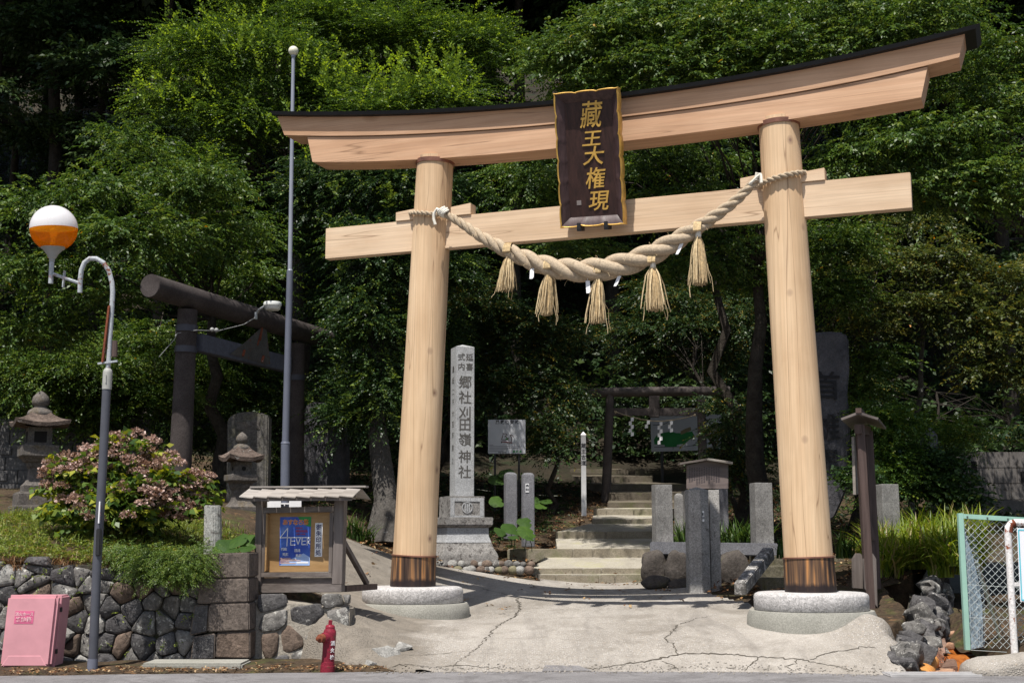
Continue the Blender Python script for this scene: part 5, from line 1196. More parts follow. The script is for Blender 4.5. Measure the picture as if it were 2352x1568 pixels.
strokes('bridge_mark', MATS['black_ink'], pn, [[(1152, 1014), (1152, 1016.5)], [(1165, 1016), (1165, 1018.5)], [(1169, 1016.5), (1169, 1019)]], .018, GF, .002)
strokes('green_dot', MATS['green_ink'], pn, [[(1162.5, 1008), (1165.5, 1008)]], .035, GF, .002)
# small stone gate on the steps
tY = 29.2; KF = Frame(P(1505, 1000, tY)[:2], -3); kg = empty('small_stone_torii', (*P(1505, 1000, tY)[:2], float(P(0, 1165, tY)[2])), 'small dark stone gate over the steps with paper streamers', 'torii gate')
def K3(x, y, n=0.0): u, z = KF.hit(x, y, n); return KF.W(u, z, n)
DT = stone('mossy_dark_stone', (0.055, 0.045, 0.042), (0.105, 0.09, 0.085), (0.25, 0.24, 0.23), 0.68, 3.0, 0, 0.6, 0.01, 60)
b = B(); b.tube([K3(1336, 902), K3(1505, 899), K3(1676, 898)], 11.5 / ppm(tY), 20); part('top_beam', b, DT, kg, bevel=.006)
for xt, xb in ((1401, 1391), (1610, 1617)):
    b = B(); b.tube([K3(xt, 908), K3(xb, 1170)], [9.5 / ppm(tY), 11.5 / ppm(tY)], 18); b.sphere(tuple(K3(xt, 908)), 9.4 / ppm(tY), 16, 10); part('leg', b, DT, kg, smooth=50)
b = B(); b.fp(KF, quad(KF, 1404, 936.5, 1607, 954, .05), -.05, .05); part('tie_beam', b, DT, kg, bevel=.006)
b = B(); b.fp(KF, quad(KF, 1491, 908, 1515, 957, .08), -.08, .08); part('centre_strut', b, DT, kg, bevel=.006)
CORD = plain('thin_straw_cord', (0.36, 0.29, 0.2), .85)
sr2 = empty('streamer_cord', tuple(K3(1500, 966, .2)), 'thin cord with zigzag paper streamers on the small stone gate', 'paper streamers')
b = B(); b.tube([K3(x, y, .2) for x, y in ((1411, 944), (1430, 951), (1450, 957), (1475, 963), (1495, 966), (1520, 967), (1545, 964), (1570, 960), (1596, 953))], .011, 6); b.sphere(tuple(K3(1414, 946, .2)), .03, 8, 6); b.sphere(tuple(K3(1596, 953, .2)), .03, 8, 6); part('cord', b, CORD, sr2, smooth=60)
for x, y, h in ((1450, 958, 40), (1487, 965, 13), (1516, 968, 43), (1540, 966, 23)):
    b = B(); z = 0; k = 0; s_ = 1
    while z < h:
        o = 2.2 * s_; q = [K3(x + o + dx, y + z + dy, .215 + .012 * s_) for dx, dy in ((-3.4, 10), (3.4, 8.5), (3.6, 0), (-3.2, 1))]; b.hexa([p - KF.n * .004 for p in q], q); z += 8.5; s_ = -s_; k += 1
    part('paper_streamer', b, PAPER, sr2)
# map board behind the small gate
pY = 31.5; PF = Frame(P(1575, 995, pY)[:2], -2); mb = empty('map_board', (*P(1575, 995, pY)[:2], float(H(*P(1575, 995, pY)[:2]))), 'wide white map board with a green area behind the small gate', 'sign')
b = B(); b.fp(PF, [PF.hit(x, y, 0) for x, y in ((1496, 1037), (1656, 1033), (1657, 951), (1494, 955))], -.04, 0); pn = part('panel', b, plain('grey_white_board', (0.32, 0.33, 0.345), .5, .3, .08, 2), mb, bevel=.005)
for x in (1520, 1635):
    u = PF.hit(x, 1030, -.07)[0]; b = B(); b.bar(PF.W(u, float(P(0, 970, pY)[2]), -.07), PF.W(u, float(P(0, 1120, pY)[2]) - .3, -.07), .06, .06); part('leg', b, BLACKIRON, mb)
b = B(); b.fp(PF, [PF.hit(x, y, .002) for x, y in ((1503, 1020), (1526, 1021), (1527, 1026), (1554, 1026), (1555, 1021), (1574, 1018), (1583, 1009), (1596, 1003), (1590, 990), (1578, 992), (1563, 994), (1553, 994), (1541, 990), (1522, 994), (1508, 1000), (1502, 1009))], .001, .004); part('green_area', b, plain('map_green', (0.012, 0.13, 0.03), .6, .3, .3, 2), pn)
b = B(); b.fp(PF, [PF.hit(x, y, .002) for x, y in ((1564, 998), (1588, 988), (1586, 980), (1574, 984), (1563, 990))], .004, .007); part('tan_area', b, plain('map_tan', (0.15, 0.12, 0.06), .6), pn)
strokes('map_line', MATS['black_ink'], pn, [[(1503, 1026.5), (1575, 1025), (1600, 1021), (1640, 1014)], [(1500, 976), (1522, 975), (1535, 969)], [(1546, 1026), (1546, 1032)]], .012, PF, .003)
# wooden notice tablet (kosatsu) behind the stone posts
kY = 22.0; QF = Frame(P(1623, 1090, kY)[:2], 2); kt = empty('wooden_notice', (*P(1623, 1090, kY)[:2], float(H(*P(1623, 1090, kY)[:2]))), 'small roofed wooden notice tablet covered with faded ink columns', 'notice board')
PURPW = wood('grey_purple_board', (0.15, 0.125, 0.125), (0.25, 0.21, 0.205), axis='x', grain=9)
b = B(); b.fp(QF, [QF.hit(x, y, 0) for x, y in ((1577, 1122), (1673, 1122), (1673, 1065), (1625, 1057), (1577, 1068))], -.03, 0); pn = part('tablet', b, PURPW, kt, bevel=.004)
for s_, pts in ((0, ((1562, 1067), (1627, 1056.5), (1627, 1051.5), (1562, 1062))), (1, ((1622, 1056), (1683, 1066), (1683, 1060), (1627, 1051.5)))):
    b = B(); b.fp(QF, [QF.hit(x, y, .1) for x, y in pts], -.13, .10 + .004 * s_); part('roof_board', b, SHINGLE if s_ else OLDWOODX, kt, bevel=.004)
lines = []
for k in range(13):
    x = 1584 + k * 5.6; y = 1072 + random.uniform(-1, 3); end = random.uniform(1100, 1112)
    while y < end: L_ = random.uniform(1.4, 3.0); lines.append([(x, y), (x + random.uniform(-1, 1), y + L_)]); lines.append([(x - 1.6, y + L_ / 2), (x + 1.6, y + L_ / 2)]); y += L_ + random.uniform(1.0, 1.6)
strokes('faded_ink', plain('faded_ink', (0.055, 0.05, 0.065), .8), pn, lines, .006, QF, .002)
b = B(); b.bar(QF.W(0, float(P(0, 1120, kY)[2]), -.06), QF.W(0, float(P(0, 1240, kY)[2]) - .2, -.06), .09, .07); part('post', b, DARKWOOD, kt)

# ================================================================== RIGHT SIDE
G1 = 'stone fence posts behind the gate'
stone_post('square stone fence post nearest the steps', 1499, 1543, 1113, 1246, 20.2, radians(8), 'flat', None, POSTST, G1)
stone_post('square stone fence post just left of the right gate pillar', 1726, 1772, 1109, 1252, 20.0, radians(8), 'flat', None, POSTST, G1)
stone_post('square stone fence post right of the roofed side board, among the iris leaves', 2014, 2062, 1112, 1245, 19.0, radians(10), 'flat', None, POSTST, G1)
stone_post('short broken stone post with a pale chipped top, left of the paired posts', 1549, 1569, 1132, 1200, 22.2, radians(8), 'round', None, POSTST, G1)
stone_post('short stone post seen half behind the paired stone posts', 1567, 1592, 1128, 1200, 22.8, radians(8), 'flat', None, POSTST, G1)
stone_post('tall dull stone post behind the wooden notice tablet, right of the paired posts', 1645, 1671, 1118, 1190, 22.9, radians(8), 'flat', None, POSTD, G1)
stone_post('pale hexagonal stone post with a pointed cap and small white label', 1578, 1626, 1118, 1353, 18.6, radians(10), 'point', (1613.5, 1185, .05, .15, '奉\n納'), POSTP, 'paired tall stone posts', n=6)
stone_post('pale stone post standing close behind the labelled hexagonal post', 1624, 1653, 1125, 1350, 18.75, radians(14), 'flat', None, POSTP, 'paired tall stone posts')
# small holes drilled in the labelled post
# boulders and base beam
BOUL = stone('dark_boulder', (0.05, 0.043, 0.038), (0.11, 0.095, 0.085), (0.20, 0.185, 0.165), 0.66, 3.5, 0, 0.8, 0.03, 40, (0.08, 0.075, 0.035))
def boulder(label, x0, x1, y0, y1, Y, mat=BOUL, sq=1.0, group=None, d=0.6):
    s = ppm(Y); c = P((x0 + x1) / 2, (y0 + y1) / 2, Y); b = B(); b.sphere((0, 0, 0), 1.0, 20, 14)
    seed = random.uniform(0, 99); from mathutils import noise as mn
    rx, rz = (x1 - x0) / 2 / s, (y1 - y0) / 2 / s; v2 = []
    for v in b.v:
        v = Vector(v); v = Vector([math.copysign(abs(q) ** 0.75, q) for q in v]); k = 1 + 0.22 * mn.noise(v * 1.1 + Vector((seed, 0, 0))) + 0.08 * mn.noise(v * 3 + Vector((0, seed, 0))); v2.append((c[0] + v.x * rx * k, Y + v.y * max(rx, rz) * d * k, c[2] + v.z * rz * k))
    b.v = v2; return thing('boulder', b, mat, label, 'boulder', group, smooth=60)
boulder('dark rounded boulder at the foot of the fence post nearest the steps', 1473, 1531, 1264, 1342, 19.9)
boulder('dark boulder squeezed left of the paired stone posts', 1528, 1582, 1266, 1345, 19.7)
boulder('flat low stone lying at the right end of the lowest step', 1475, 1540, 1322, 1352, 19.4)
boulder('big dark boulder right of the paired stone posts', 1648, 1722, 1268, 1350, 19.7)
boulder('low stone half sunk between the boulders behind the paired posts', 1535, 1600, 1328, 1360, 19.3)
b = B(); a0, a1 = P(1493, 1258, 20.1), P(1785, 1262, 19.9); b.bar(a0, a1, .3, .19); thing('kerb_beam', b, POSTD, 'dark stone beam carrying the fence posts above the boulders', 'stone beam', bevel=.015, disp=(.008, 4))
b = B(); b.bar(P(1700, 1352, 16.9), P(1765, 1270, 18.6), .155, .17); thing('slanting_kerb', b, stone('lichen_kerb', (0.12, 0.115, 0.11), (0.22, 0.21, 0.2), (0.50, 0.48, 0.46), .52, 5, 0, .8, .02, 40), 'short slanting lichen-white kerb left of the right gate pillar', 'kerb', bevel=.012, disp=(.012, 6))
b = B()
for k, (yt, yb, Y) in enumerate(((1328, 1350, 18.2), (1300, 1328, 18.9), (1275, 1300, 19.5))):
    a, c = P(1755 - 6 * k, yt, Y), P(2010, yt, Y); b.hexa([(a[0], Y, a[2] - .25), (c[0], Y, a[2] - .25), (c[0], Y + .8, a[2] - .25), (a[0], Y + .8, a[2] - .25)], [(a[0], Y, a[2]), (c[0], Y, a[2]), (c[0], Y + .8, a[2]), (a[0], Y + .8, a[2])])
thing('mossy_steps', b, stone('mossy_step', (0.10, 0.09, 0.06), (0.19, 0.17, 0.13), None, 0, 5, 0, .8, .02, 40, (0.15, 0.13, 0.04)), 'low mossy stone steps behind the right gate pillar', 'steps', bevel=.015, disp=(.015, 4))
# big natural stele with carved characters
eY = 21.5; EF = Frame(P(1900, 1000, eY)[:2], 4)
q = [EF.hit(x, y, 0) for x, y in ((1830, 1240), (1918, 1190), (1936, 1150), (1950, 1115), (1950, 1060), (1955, 1020), (1953, 960), (1949, 905), (1952, 850), (1950, 775), (1940, 763), (1905, 761), (1850, 764), (1822, 775), (1812, 850), (1818, 1100))]
es = empty('carved_stele', (*EF.W((q[0][0] + q[1][0]) / 2, 0)[:2], q[0][1]), 'tall rough dark natural stone stele with big carved characters behind the right pillar', 'stele')
b = B(); b.fp(EF, q, -.45, 0); sb_ = part('slab', b, DARKSTELE, es, bevel=.04, seg=3, disp=(.012, 3), smooth=50)
CD = plain('carved_dark', (0.016, 0.016, 0.019), .9)
for ch, x, y, s in (('首', 1898, 890, .5), ('雄', 1899, 985, .46), ('里', 1902, 1062, .42), ('ノ', 1930, 1088, .16)): lettering('character', ch, CD, sb_, EF.M(*EF.hit(x, y, .02), .02), s, .012, .004)
# roofed board seen edge-on
rY = 16.35; rb_ = empty('roofed_side_board', tuple(P(1995, 1394, rY)), 'dark weathered wooden notice board with a gable roof, seen edge-on beside the right plinth', 'notice board')
def post2(x0t, y0, x0b, y1, w, Y, name, mat):
    b = B(); b.bar(P(x0t, y0, Y), P(x0b, y1, Y), w, .10); return part(name, b, mat, rb_, bevel=.004)
post2(1974, 975, 1999, 1398, .105, rY, 'post', DARKWOOD)
post2(1994, 990, 2013, 1352, .10, rY + .85, 'post', DARKWOOD)
b = B(); q = [P(x, y, Y) for x, y, Y in ((1962, 1003, rY + .02), (1966, 1136, rY + .02), (1984, 1130, rY + .9), (1981, 1010, rY + .9))]; b.hexa(q, [p + (-.035, 0, 0) for p in q]); part('board', b, SHINGLE, rb_, bevel=.003)
b = B(); b.bar(P(1971, 985, rY - .1), P(1993, 990, rY + 1.0), .09, .12); part('head_beam', b, DARKWOOD, rb_)
for sgn, x0, y0, lab in ((-1, 1932, 963, ''), (1, 2017, 962, '')):
    a0 = P(1972, 948, rY - .22); e0 = P(x0, y0, rY - .22); e0[2] -= .0
    a1 = a0 + (0.50, 1.42, 0); e1 = e0 + (0.50, 1.42, 0); b = B(); nrm = np.cross(e0 - a0, a1 - a0); nrm = nrm / np.linalg.norm(nrm) * np.sign(nrm[2]); q = [a0, e0, e1, a1]; b.hexa([p - nrm * .015 for p in q], [p + nrm * .018 for p in q]); part('roof_slope', b, OLDWOODX, rb_, bevel=.004)
b = B(); b.bar(P(1972, 946, rY - .24) + (0, 0, .02), P(1972, 946, rY - .24) + (0.51, 1.46, .02), .07, .06); part('ridge_cap', b, DARKWOOD, rb_)
for x0, x1, dy in ((1959, 1985, 0.12), (1984, 2013, -0.04)):
    b = B(); q = [P(x0 + 1, 1350, rY + dy), P(x1 + 3, 1352 if dy > 0 else 1396, rY + dy), P(x1, 1283, rY + dy), P(x1 - 8, 1270, rY + dy), P(x0 + 8, 1270, rY + dy), P(x0, 1283, rY + dy)]; b.hexa([p + (0, .07, 0) for p in q], q); part('foot_brace', b, OLDWOOD, rb_, bevel=.004)
b = B(); b.bar(P(1996, 1200, rY + .75), P(2008, 1240, rY + .75), .05, .05); part('stay', b, DARKWOOD, rb_)

# rock bank of the stream
rk = empty('rock_bank', tuple(P(2090, 1480, 15)), 'bank of rough grey rocks along the right edge of the concrete apron', 'rock wall')
b = B()
def rock(x, y, Y, w, h, d, m):
    c = P(x, y, Y); bm = bmesh.new(); rot = Matrix.Rotation(random.uniform(-.5, .5), 3, 'Y') @ Matrix.Rotation(random.uniform(0, 6), 3, 'Z')
    for _ in range(17):
        q = Vector([random.uniform(-1, 1) for _ in range(3)]); q = rot @ (q / max(abs(q.x), abs(q.y), abs(q.z)) * random.uniform(.8, 1.1)); bm.verts.new((q.x * w, q.y * d, q.z * h))
    bmesh.ops.convex_hull(bm, input=bm.verts); bmesh.ops.delete(bm, geom=[v for v in bm.verts if not v.link_faces], context='VERTS')
    bmesh.ops.bevel(bm, geom=list(bm.edges), offset=.02, segments=1, affect='EDGES', clamp_overlap=True); bmesh.ops.subdivide_edges(bm, edges=bm.edges, cuts=1, use_grid_fill=True)
    from mathutils import noise as mn
    bm.normal_update(); bm.verts.index_update(); v2 = [Vector(c) + v.co * 1.05 + v.normal * (.022 * mn.noise((Vector(c) + v.co) * 7) + .010 * mn.noise((Vector(c) + v.co) * 17)) for v in bm.verts]
    b.cur = m; b.add(v2, [[v.index for v in f.verts] for f in bm.faces]); bm.free()
rl_ = []
for k in range(105):
    t = random.random() ** 1.2; yy = 14.0 + 4.2 * t; px0 = np.interp(yy, (14.0, 14.6, 15.3, 16.2, 17.2, 18.2), (2035, 2062, 2090, 2108, 2125, 2140)); zt = np.interp(yy, (14.0, 14.5, 15.2, 16.2, 17.2, 18.2), (.12, .28, .44, .62, .80, .98)); q = random.random()
    x0 = P(px0, 1300, yy)[0] + .05 + .15 * q; z0 = zt + .03 - (.85 * q ** 1.3) * random.uniform(.5, 1) * zt; r = random.uniform(.08, .17); rl_.append((x0, yy, z0, r * .85, r * .8, r * 1.7, random.choice((0, 1, 1, 1)) if q > .25 else random.choice((0, 0, 1, 0))))
def w2p(x, y, z):
    d = np.array((x, y, z)) - EYE; c = d[1] * cos(PITCH) + d[2] * sin(PITCH); return CX + FPX * d[0] / c, CY - FPX * (-d[1] * sin(PITCH) + d[2] * cos(PITCH)) / c
for x0, yy, z0, w, h, d, m in rl_:
    x, y = w2p(x0, yy, z0); Y = yy
    rock(x, y, Y, w, h, d, m)
part('rocks', b, RUBBLE, rk, smooth=40)
b = B(); cs = [(4.06, 13.7, -.3), (4.22, 14.6, .12), (4.5, 15.4, .3), (4.85, 16.4, .48), (5.2, 17.4, .66), (5.5, 18.4, .84)]
for (x0, y0, z0), (x1_, y1_, z1) in zip(cs[:-1], cs[1:]): b.hexa([(x0, y0, -.4), (x0 + .3, y0, -.4), (x1_ + .3, y1_, -.4), (x1_, y1_, -.4)], [(x0, y0, z0), (x0 + .16, y0, z0 - .05), (x1_ + .16, y1_, z1 - .05), (x1_, y1_, z1)])
part('earth_core', b, MORTAR, rk)
b = B()
for x, y, Y, w, h, d in ((885, 1508, 14.55, .15, .11, .12), (850, 1527, 14.35, .09, .06, .1), (925, 1490, 14.75, .09, .06, .1)): rock(x, y, Y, w, h, d, 0)
bk = empty('broken_stones', tuple(P(880, 1530, 14.3)), 'pale broken stones set in the left foot of the concrete apron', 'stones'); part('rocks', b, [RUBBLE[2]], bk, smooth=40)
# iron-stained stream
m, N, L, wb = nt('iron_stained_bed', 0.35, 0.5); v = coords(N, L); L.new(ramp(N, L, noise(N, L, v, 5, 7, .7), [(0.3, (0.14, 0.035, 0.01)), (0.5, (0.40, 0.12, 0.018)), (0.75, (0.55, 0.20, 0.04))]), wb.inputs['Base Color']); bump(N, L, wb, noise(N, L, v, 14, 6, .7), .8, .04)
def bedz(x, y): return -0.05 + 0.10 * np.clip(y - 14.0, 0, 5) + .05 * wob(x * 5, y * 4) + 0.25 * sm((x - 5.6) / 1.0)
sheet('stream_bed', np.linspace(4.0, 5.4, 34), np.linspace(13.75, 20, 90), bedz, m, lambda X, Y: X > -99)
sheet('stream_bank', np.linspace(5.2, 9, 50), np.linspace(13.45, 18.5, 70), lambda x, y: .02 + .09 * np.clip(y - 14, 0, 5) + .22 * sm((x - 5.2) / .35) + .04 * wob(x * 4, y * 4), SOIL, lambda X, Y: X > -99)
wm2, N, L, wb = nt('running_water', 0.05, 0.5); wb.inputs['Base Color'].default_value = (0.55, 0.34, 0.25, 1); wb.inputs['Transmission Weight'].default_value = .55; wb.inputs['IOR'].default_value = 1.33; bump(N, L, wb, noise(N, L, coords(N, L, (6, 6, 1.2)), 5, 4), .8, .03)
b = B(); vs = []
for i in range(13):
    t = i / 12; px_, py_, Y_ = [(2148, 1466, 15.3), (2150, 1490, 15.05), (2152, 1530, 14.75)][0 if t < .34 else 1 if t < .7 else 2], 0, 0
    x_ = 2148 + 4 * t; y_ = 1464 + 66 * t; Yv = 15.4 - .75 * min(1, t * 3) ** .6
    for j in range(9): w = (j - 4) / 4 * (24 - 8 * t); p = P(x_ + w, y_ + 3 * abs(j - 4) * .3, Yv); vs.append(p + rng.normal(0, .008, 3))
b.add(vs, [(i * 9 + j, i * 9 + j + 1, (i + 1) * 9 + j + 1, (i + 1) * 9 + j) for i in range(12) for j in range(8)])
struct('water', b, wm2, smooth=80)
b = B(); b.tube([P(2135, 1520, 14.55), P(2120, 1560, 13.95)], [.095, .10], 20, False); b.tube([P(2135, 1520, 14.55), P(2120, 1560, 13.95)], [.075, .08], 20, False); b.tube([P(2135.5, 1519, 14.56), P(2134.5, 1522, 14.53)], [.10, .10], 20)
thing('drain_pipe', b, stone('iron_stained_pipe', (0.42, 0.16, 0.03), (0.62, 0.33, 0.12), (0.75, 0.62, 0.45), .6, 3.0, 0, .1, .002, 30), 'orange iron-stained drain pipe in the stream outlet', 'pipe', smooth=50)
IRS = stone('iron_tinted_stone', (0.26, 0.13, 0.08), (0.42, 0.27, 0.18), (0.5, 0.4, 0.32), .6, 4, 0, .6, .015, 40)
b = B(); q = [P(x, y, Y) for x, y, Y in ((2137, 1555, 13.98), (2190, 1556, 13.98), (2194, 1534, 14.3), (2145, 1532, 14.3))]; b.hexa([p - (0, 0, .14) for p in q], q); thing('stream_block', b, IRS, 'squared orange-brown stone block in front of the stream outlet', 'stone', bevel=.015, disp=(.01, 6))
b = B(); q = [P(x, y, Y) for x, y, Y in ((2160, 1533, 14.5), (2200, 1530, 14.5), (2196, 1512, 14.8), (2172, 1512, 14.8))]; b.hexa([p - (0, 0, .10) for p in q], q); thing('stream_block', b, stone('brown_flat_stone', (0.10, 0.06, 0.045), (0.19, 0.12, 0.09), None, 0, 4, 0, .7, .02, 40), 'flat dark brown stone just behind the orange-brown block', 'stone', bevel=.015, disp=(.012, 6))
boulder('small rounded tan stone in the orange stream bed by the fence post', 2172, 2192, 1474, 1492, 15.5, IRS)
boulder('rusty rock at the waterline below the rock bank', 2090, 2130, 1520, 1556, 14.25, IRS)
boulder('orange rounded rock upstream beside the green fence', 2178, 2225, 1446, 1476, 16.2, IRS)
# lump of concrete and grating
cl = B(); cl.sphere((0, 0, 0), 1, 40, 20); from mathutils import noise as mn; cc = P(2300, 1575, 13.9); v2 = []
for v in cl.v:
    v = Vector(v); v = Vector([math.copysign(abs(q) ** .55, q) for q in v]); k = 1 + .10 * mn.noise(v * 1.6) + .04 * mn.noise(v * 6); v2.append((cc[0] + v.x * .44 * k + .04, 13.9 + v.y * .3 * k, -.02 + v.z * .245 * k * (1 + .15 * v.x)))
cl.v = v2; thing('concrete_lump', cl, CONC, 'rough broken lump of concrete below the green fence', 'concrete', smooth=60)
b = B(); a0, a1 = P(2040, 1563, 13.45), P(2250, 1563, 13.45)
b.box(((a0[0] + a1[0]) / 2, 13.52, .006), (a1[0] - a0[0], .34, .012)); b.v = [(x, y, z + RZ) for x, y, z in b.v]; fr_ = empty('drain_grating', ((a0[0] + a1[0]) / 2, 13.52, 0), 'steel drain grating set in the road at the stream outlet', 'grating')
part('frame', b, plain('galvanised_frame', (0.30, 0.29, 0.29), .6), fr_)
b = B(); 
for k in range(46): b.box((a0[0] + .03 + (a1[0] - a0[0] - .06) * k / 45, 13.52, .018), (.012, .30, .012))
for yy in (13.38, 13.66): b.box(((a0[0] + a1[0]) / 2, yy, .018), (a1[0] - a0[0], .02, .02))
b.v = [(x, y, z + RZ) for x, y, z in b.v]
part('bars', b, plain('galvanised_bars', (0.42, 0.41, 0.41), .5), fr_)
# green chain-link fence
fY = 14.6; GRN = plain('mint_green_paint', (0.30, 0.50, 0.42), .5, .4, .08, 4)
gf = empty('chain_link_fence', tuple(P(2222, 1490, fY)), 'mint green framed chain-link fence at the right edge', 'fence')
def F3(x, y, d=0.0): return P(x, y, fY + d)
b = B(); b.bar(F3(2205, 1178), F3(2222, 1492), .062, .055); part('post', b, GRN, gf, bevel=.004)
b = B(); b.bar(F3(2211, 1185, -.005), F3(2420, 1197, -.005), .04, .052); part('top_rail', b, GRN, gf, bevel=.003)
b = B()
for x in (2222, 2268, 2315): b.box(tuple(F3(x, 1185.5 + (x - 2211) * .057, -.03)), (.016, .012, .016))
part('bolt', b, plain('dull_bolt', (0.08, 0.10, 0.09), .6), gf)
b = B(); u0, v0 = 2212, 1194
def Wp(u, v): return F3(2212 + u + v * .055, 1192 + v + u * .057, 0.0)       # fence plane, px
UW, VH, cw, chh = 205, 300, 16.9, 17.2
for k in range(-22, 36):
    for sgn in (1, -1):
        pts = []
        for j in range(0, 80):
            v = j * chh / 2; u = (k * cw if sgn > 0 else (k + 1) * cw) + sgn * v / chh * cw
            u = k * cw + (v / chh * cw if sgn > 0 else -v / chh * cw)
            if 0 <= u <= UW and 0 <= v <= VH: pts.append(np.array(Wp(u, v)) + (0, .004 * (1 if (j + (sgn > 0)) % 2 else -1), 0))
        if len(pts) > 1: b.tube(pts, .0028, 4, False)
for v in (150, 225, VH): b.tube([Wp(0, v), Wp(UW, v)], .0025, 4, False)
part('wire_mesh', b, plain('galvanised_wire', (0.42, 0.46, 0.46), .5, .4, .1, 4), gf, smooth=0)
# folded netting and sticks behind it
nb_ = B()
for k in range(300):
    s = random.random(); x0_ = 2213 + 20 * s ** 1.4; y0_ = 1200 + 75 * s; x1_ = 2226 + 32 * s + random.uniform(-2, 2); y1_ = 1492 - 8 * s; dd = .06 + .16 * random.random(); q = []
    for i in range(8): t = i / 7; q.append(P(x0_ + (x1_ - x0_) * t + 8 * sin(t * pi) * s + random.uniform(-1.3, 1.3), y0_ + (y1_ - y0_) * t, fY + dd + random.uniform(-.015, .015)))
    nb_.tube(q, random.uniform(.0025, .0045), 3, False)
for k in range(60):
    y = 1230 + k * 4.3; q = []
    for i in range(9): x = 2217 + (y - 1200) * .055 + i * (10 + (y - 1230) * .055) / 4; q.append(P(min(x, 2262), y + random.uniform(-5, 5), fY + .08 + .1 * random.random()))
    nb_.tube(q, .0025, 3, False)
thing('folded_netting', nb_, plain('pale_blue_net', (0.42, 0.52, 0.60), .7, .3, .25, 20), 'bundle of pale blue netting gathered behind the fence post', 'net', smooth=0)
for (xa, ya, xb, yb, m_, la) in ((2243, 1290, 2301, 1482, plain('pale_green_stick', (0.40, 0.46, 0.36), .7), 'thick pale green stick leaning behind the chain-link fence'), (2248, 1300, 2304, 1455, plain('tan_stick', (0.40, 0.34, 0.25), .7), 'thin tan stick leaning behind the chain-link fence')):
    b = B(); b.tube([P(xa, ya, fY + .25), P(xb, yb, fY + .55)], .017 if 'green' in la else .011, 8); thing('leaning_stick', b, m_, la, 'stick')
# rusty pipe stand with sign
pY2 = 14.15; RW = stone('rusty_white_paint', (0.66, 0.64, 0.63), (0.74, 0.72, 0.71), (0.25, 0.075, 0.035), .57, 6.0, 0, .2, .003, 40)
ps = empty('pipe_stand', tuple(P(2331, 1505, pY2)), 'rusty white pipe stand holding a cyan-bordered sign by the fence', 'sign')
pts = [P(x, y, pY2) for x, y in ((2331, 1508), (2326, 1420), (2320, 1310), (2315, 1225), (2316, 1210), (2322, 1202), (2332, 1199), (2350, 1200), (2440, 1205))]
b = B(); b.tube(pts, .037, 16); part('pipe', b, RW, ps, smooth=60)
b = B(); b.tube([P(2318, 1222, pY2 - .001), P(2318.5, 1212, pY2), P(2322, 1203, pY2), P(2330, 1199.5, pY2)], .039, 16); part('elbow', b, RUST, ps, smooth=60)
b = B(); b.bar(P(2326, 1341, pY2), P(2345, 1341, pY2), .04, .04); part('stub', b, RW, ps)
CYAN = plain('cyan_border', (0.12, 0.52, 0.62), .5)
SF2 = Frame(P(2390, 1290, pY2 - .05)[:2], -3)
b = B(); b.fp(SF2, [SF2.hit(x, y, 0) for x, y in ((2344, 1381), (2440, 1383), (2432, 1214), (2336, 1212))], -.012, 0); pn = part('panel', b, WHITEI, ps, bevel=.003)
b = B()
for a0_, a1_ in (((2339.5, 1216), (2347, 1377)), ((2339.5, 1216), (2432, 1218)), ((2347, 1377), (2436, 1379))):
    p0, p1 = [SF2.W(*SF2.hit(*q, .002), .002) for q in (a0_, a1_)]; d = (p1 - p0) / np.linalg.norm(p1 - p0); s = np.cross(d, SF2.n) * .007; b.hexa([p0 - s, p1 - s, p1 + s, p0 + s], [p + SF2.n * .001 for p in (p0 - s, p1 - s, p1 + s, p0 + s)])
part('border', b, CYAN, pn, smooth=0)
# block wall at the back right
kY2 = 26.5; bw = empty('block_wall', tuple(P(2260, 1180, kY2)), 'grey concrete block wall with square holes in front of the dark wood', 'wall')
b = B(); rows_ = ((1037, 1074), (1074, 1110), (1110, 1147))
for r, (y0, y1) in enumerate(rows_):
    x = 2165 + (16 if r % 2 else 0) - 40 * (r == 2) * 0; k = 0
    while x < 2600:
        w = 52; z1, z0 = P(0, y0, kY2)[2], P(0, y1, kY2)[2]; xa, xb = P(x, 1100, kY2)[0], P(x + w, 1100, kY2)[0]
        if r == 0 or True: b.box(((xa + xb) / 2, kY2 + .08, (z0 + z1) / 2), (xb - xa - .008, .16, z1 - z0 - .008))
        x += w; k += 1
part('blocks', b, BLOCK, bw, bevel=.006)
b = B()
for x, y0, y1 in ((2193, 1060, 1083), (2231, 1059, 1083), (2345, 1082, 1107)):
    a, c = P(x, y1, kY2), P(x + 12, y0, kY2); b.box(((a[0] + c[0]) / 2, kY2 - .002, (a[2] + c[2]) / 2), (c[0] - a[0], .008, c[2] - a[2]))
part('hole', b, plain('dark_hole', (0.008, 0.008, 0.008), .95), bw)
b = B(); a, c = P(2150, 1180, kY2 - .1), P(2600, 1147, kY2 - .1); b.box(((a[0] + c[0]) / 2, kY2 + .05, (a[2] + c[2]) / 2 - .1), (c[0] - a[0], .4, c[2] - a[2] + .2)); part('footing', b, stone('dark_footing', (0.08, 0.07, 0.065), (0.15, 0.14, 0.13), (0.28, 0.27, 0.26), .62, 2.5), bw, bevel=.02, disp=(.02, 2))
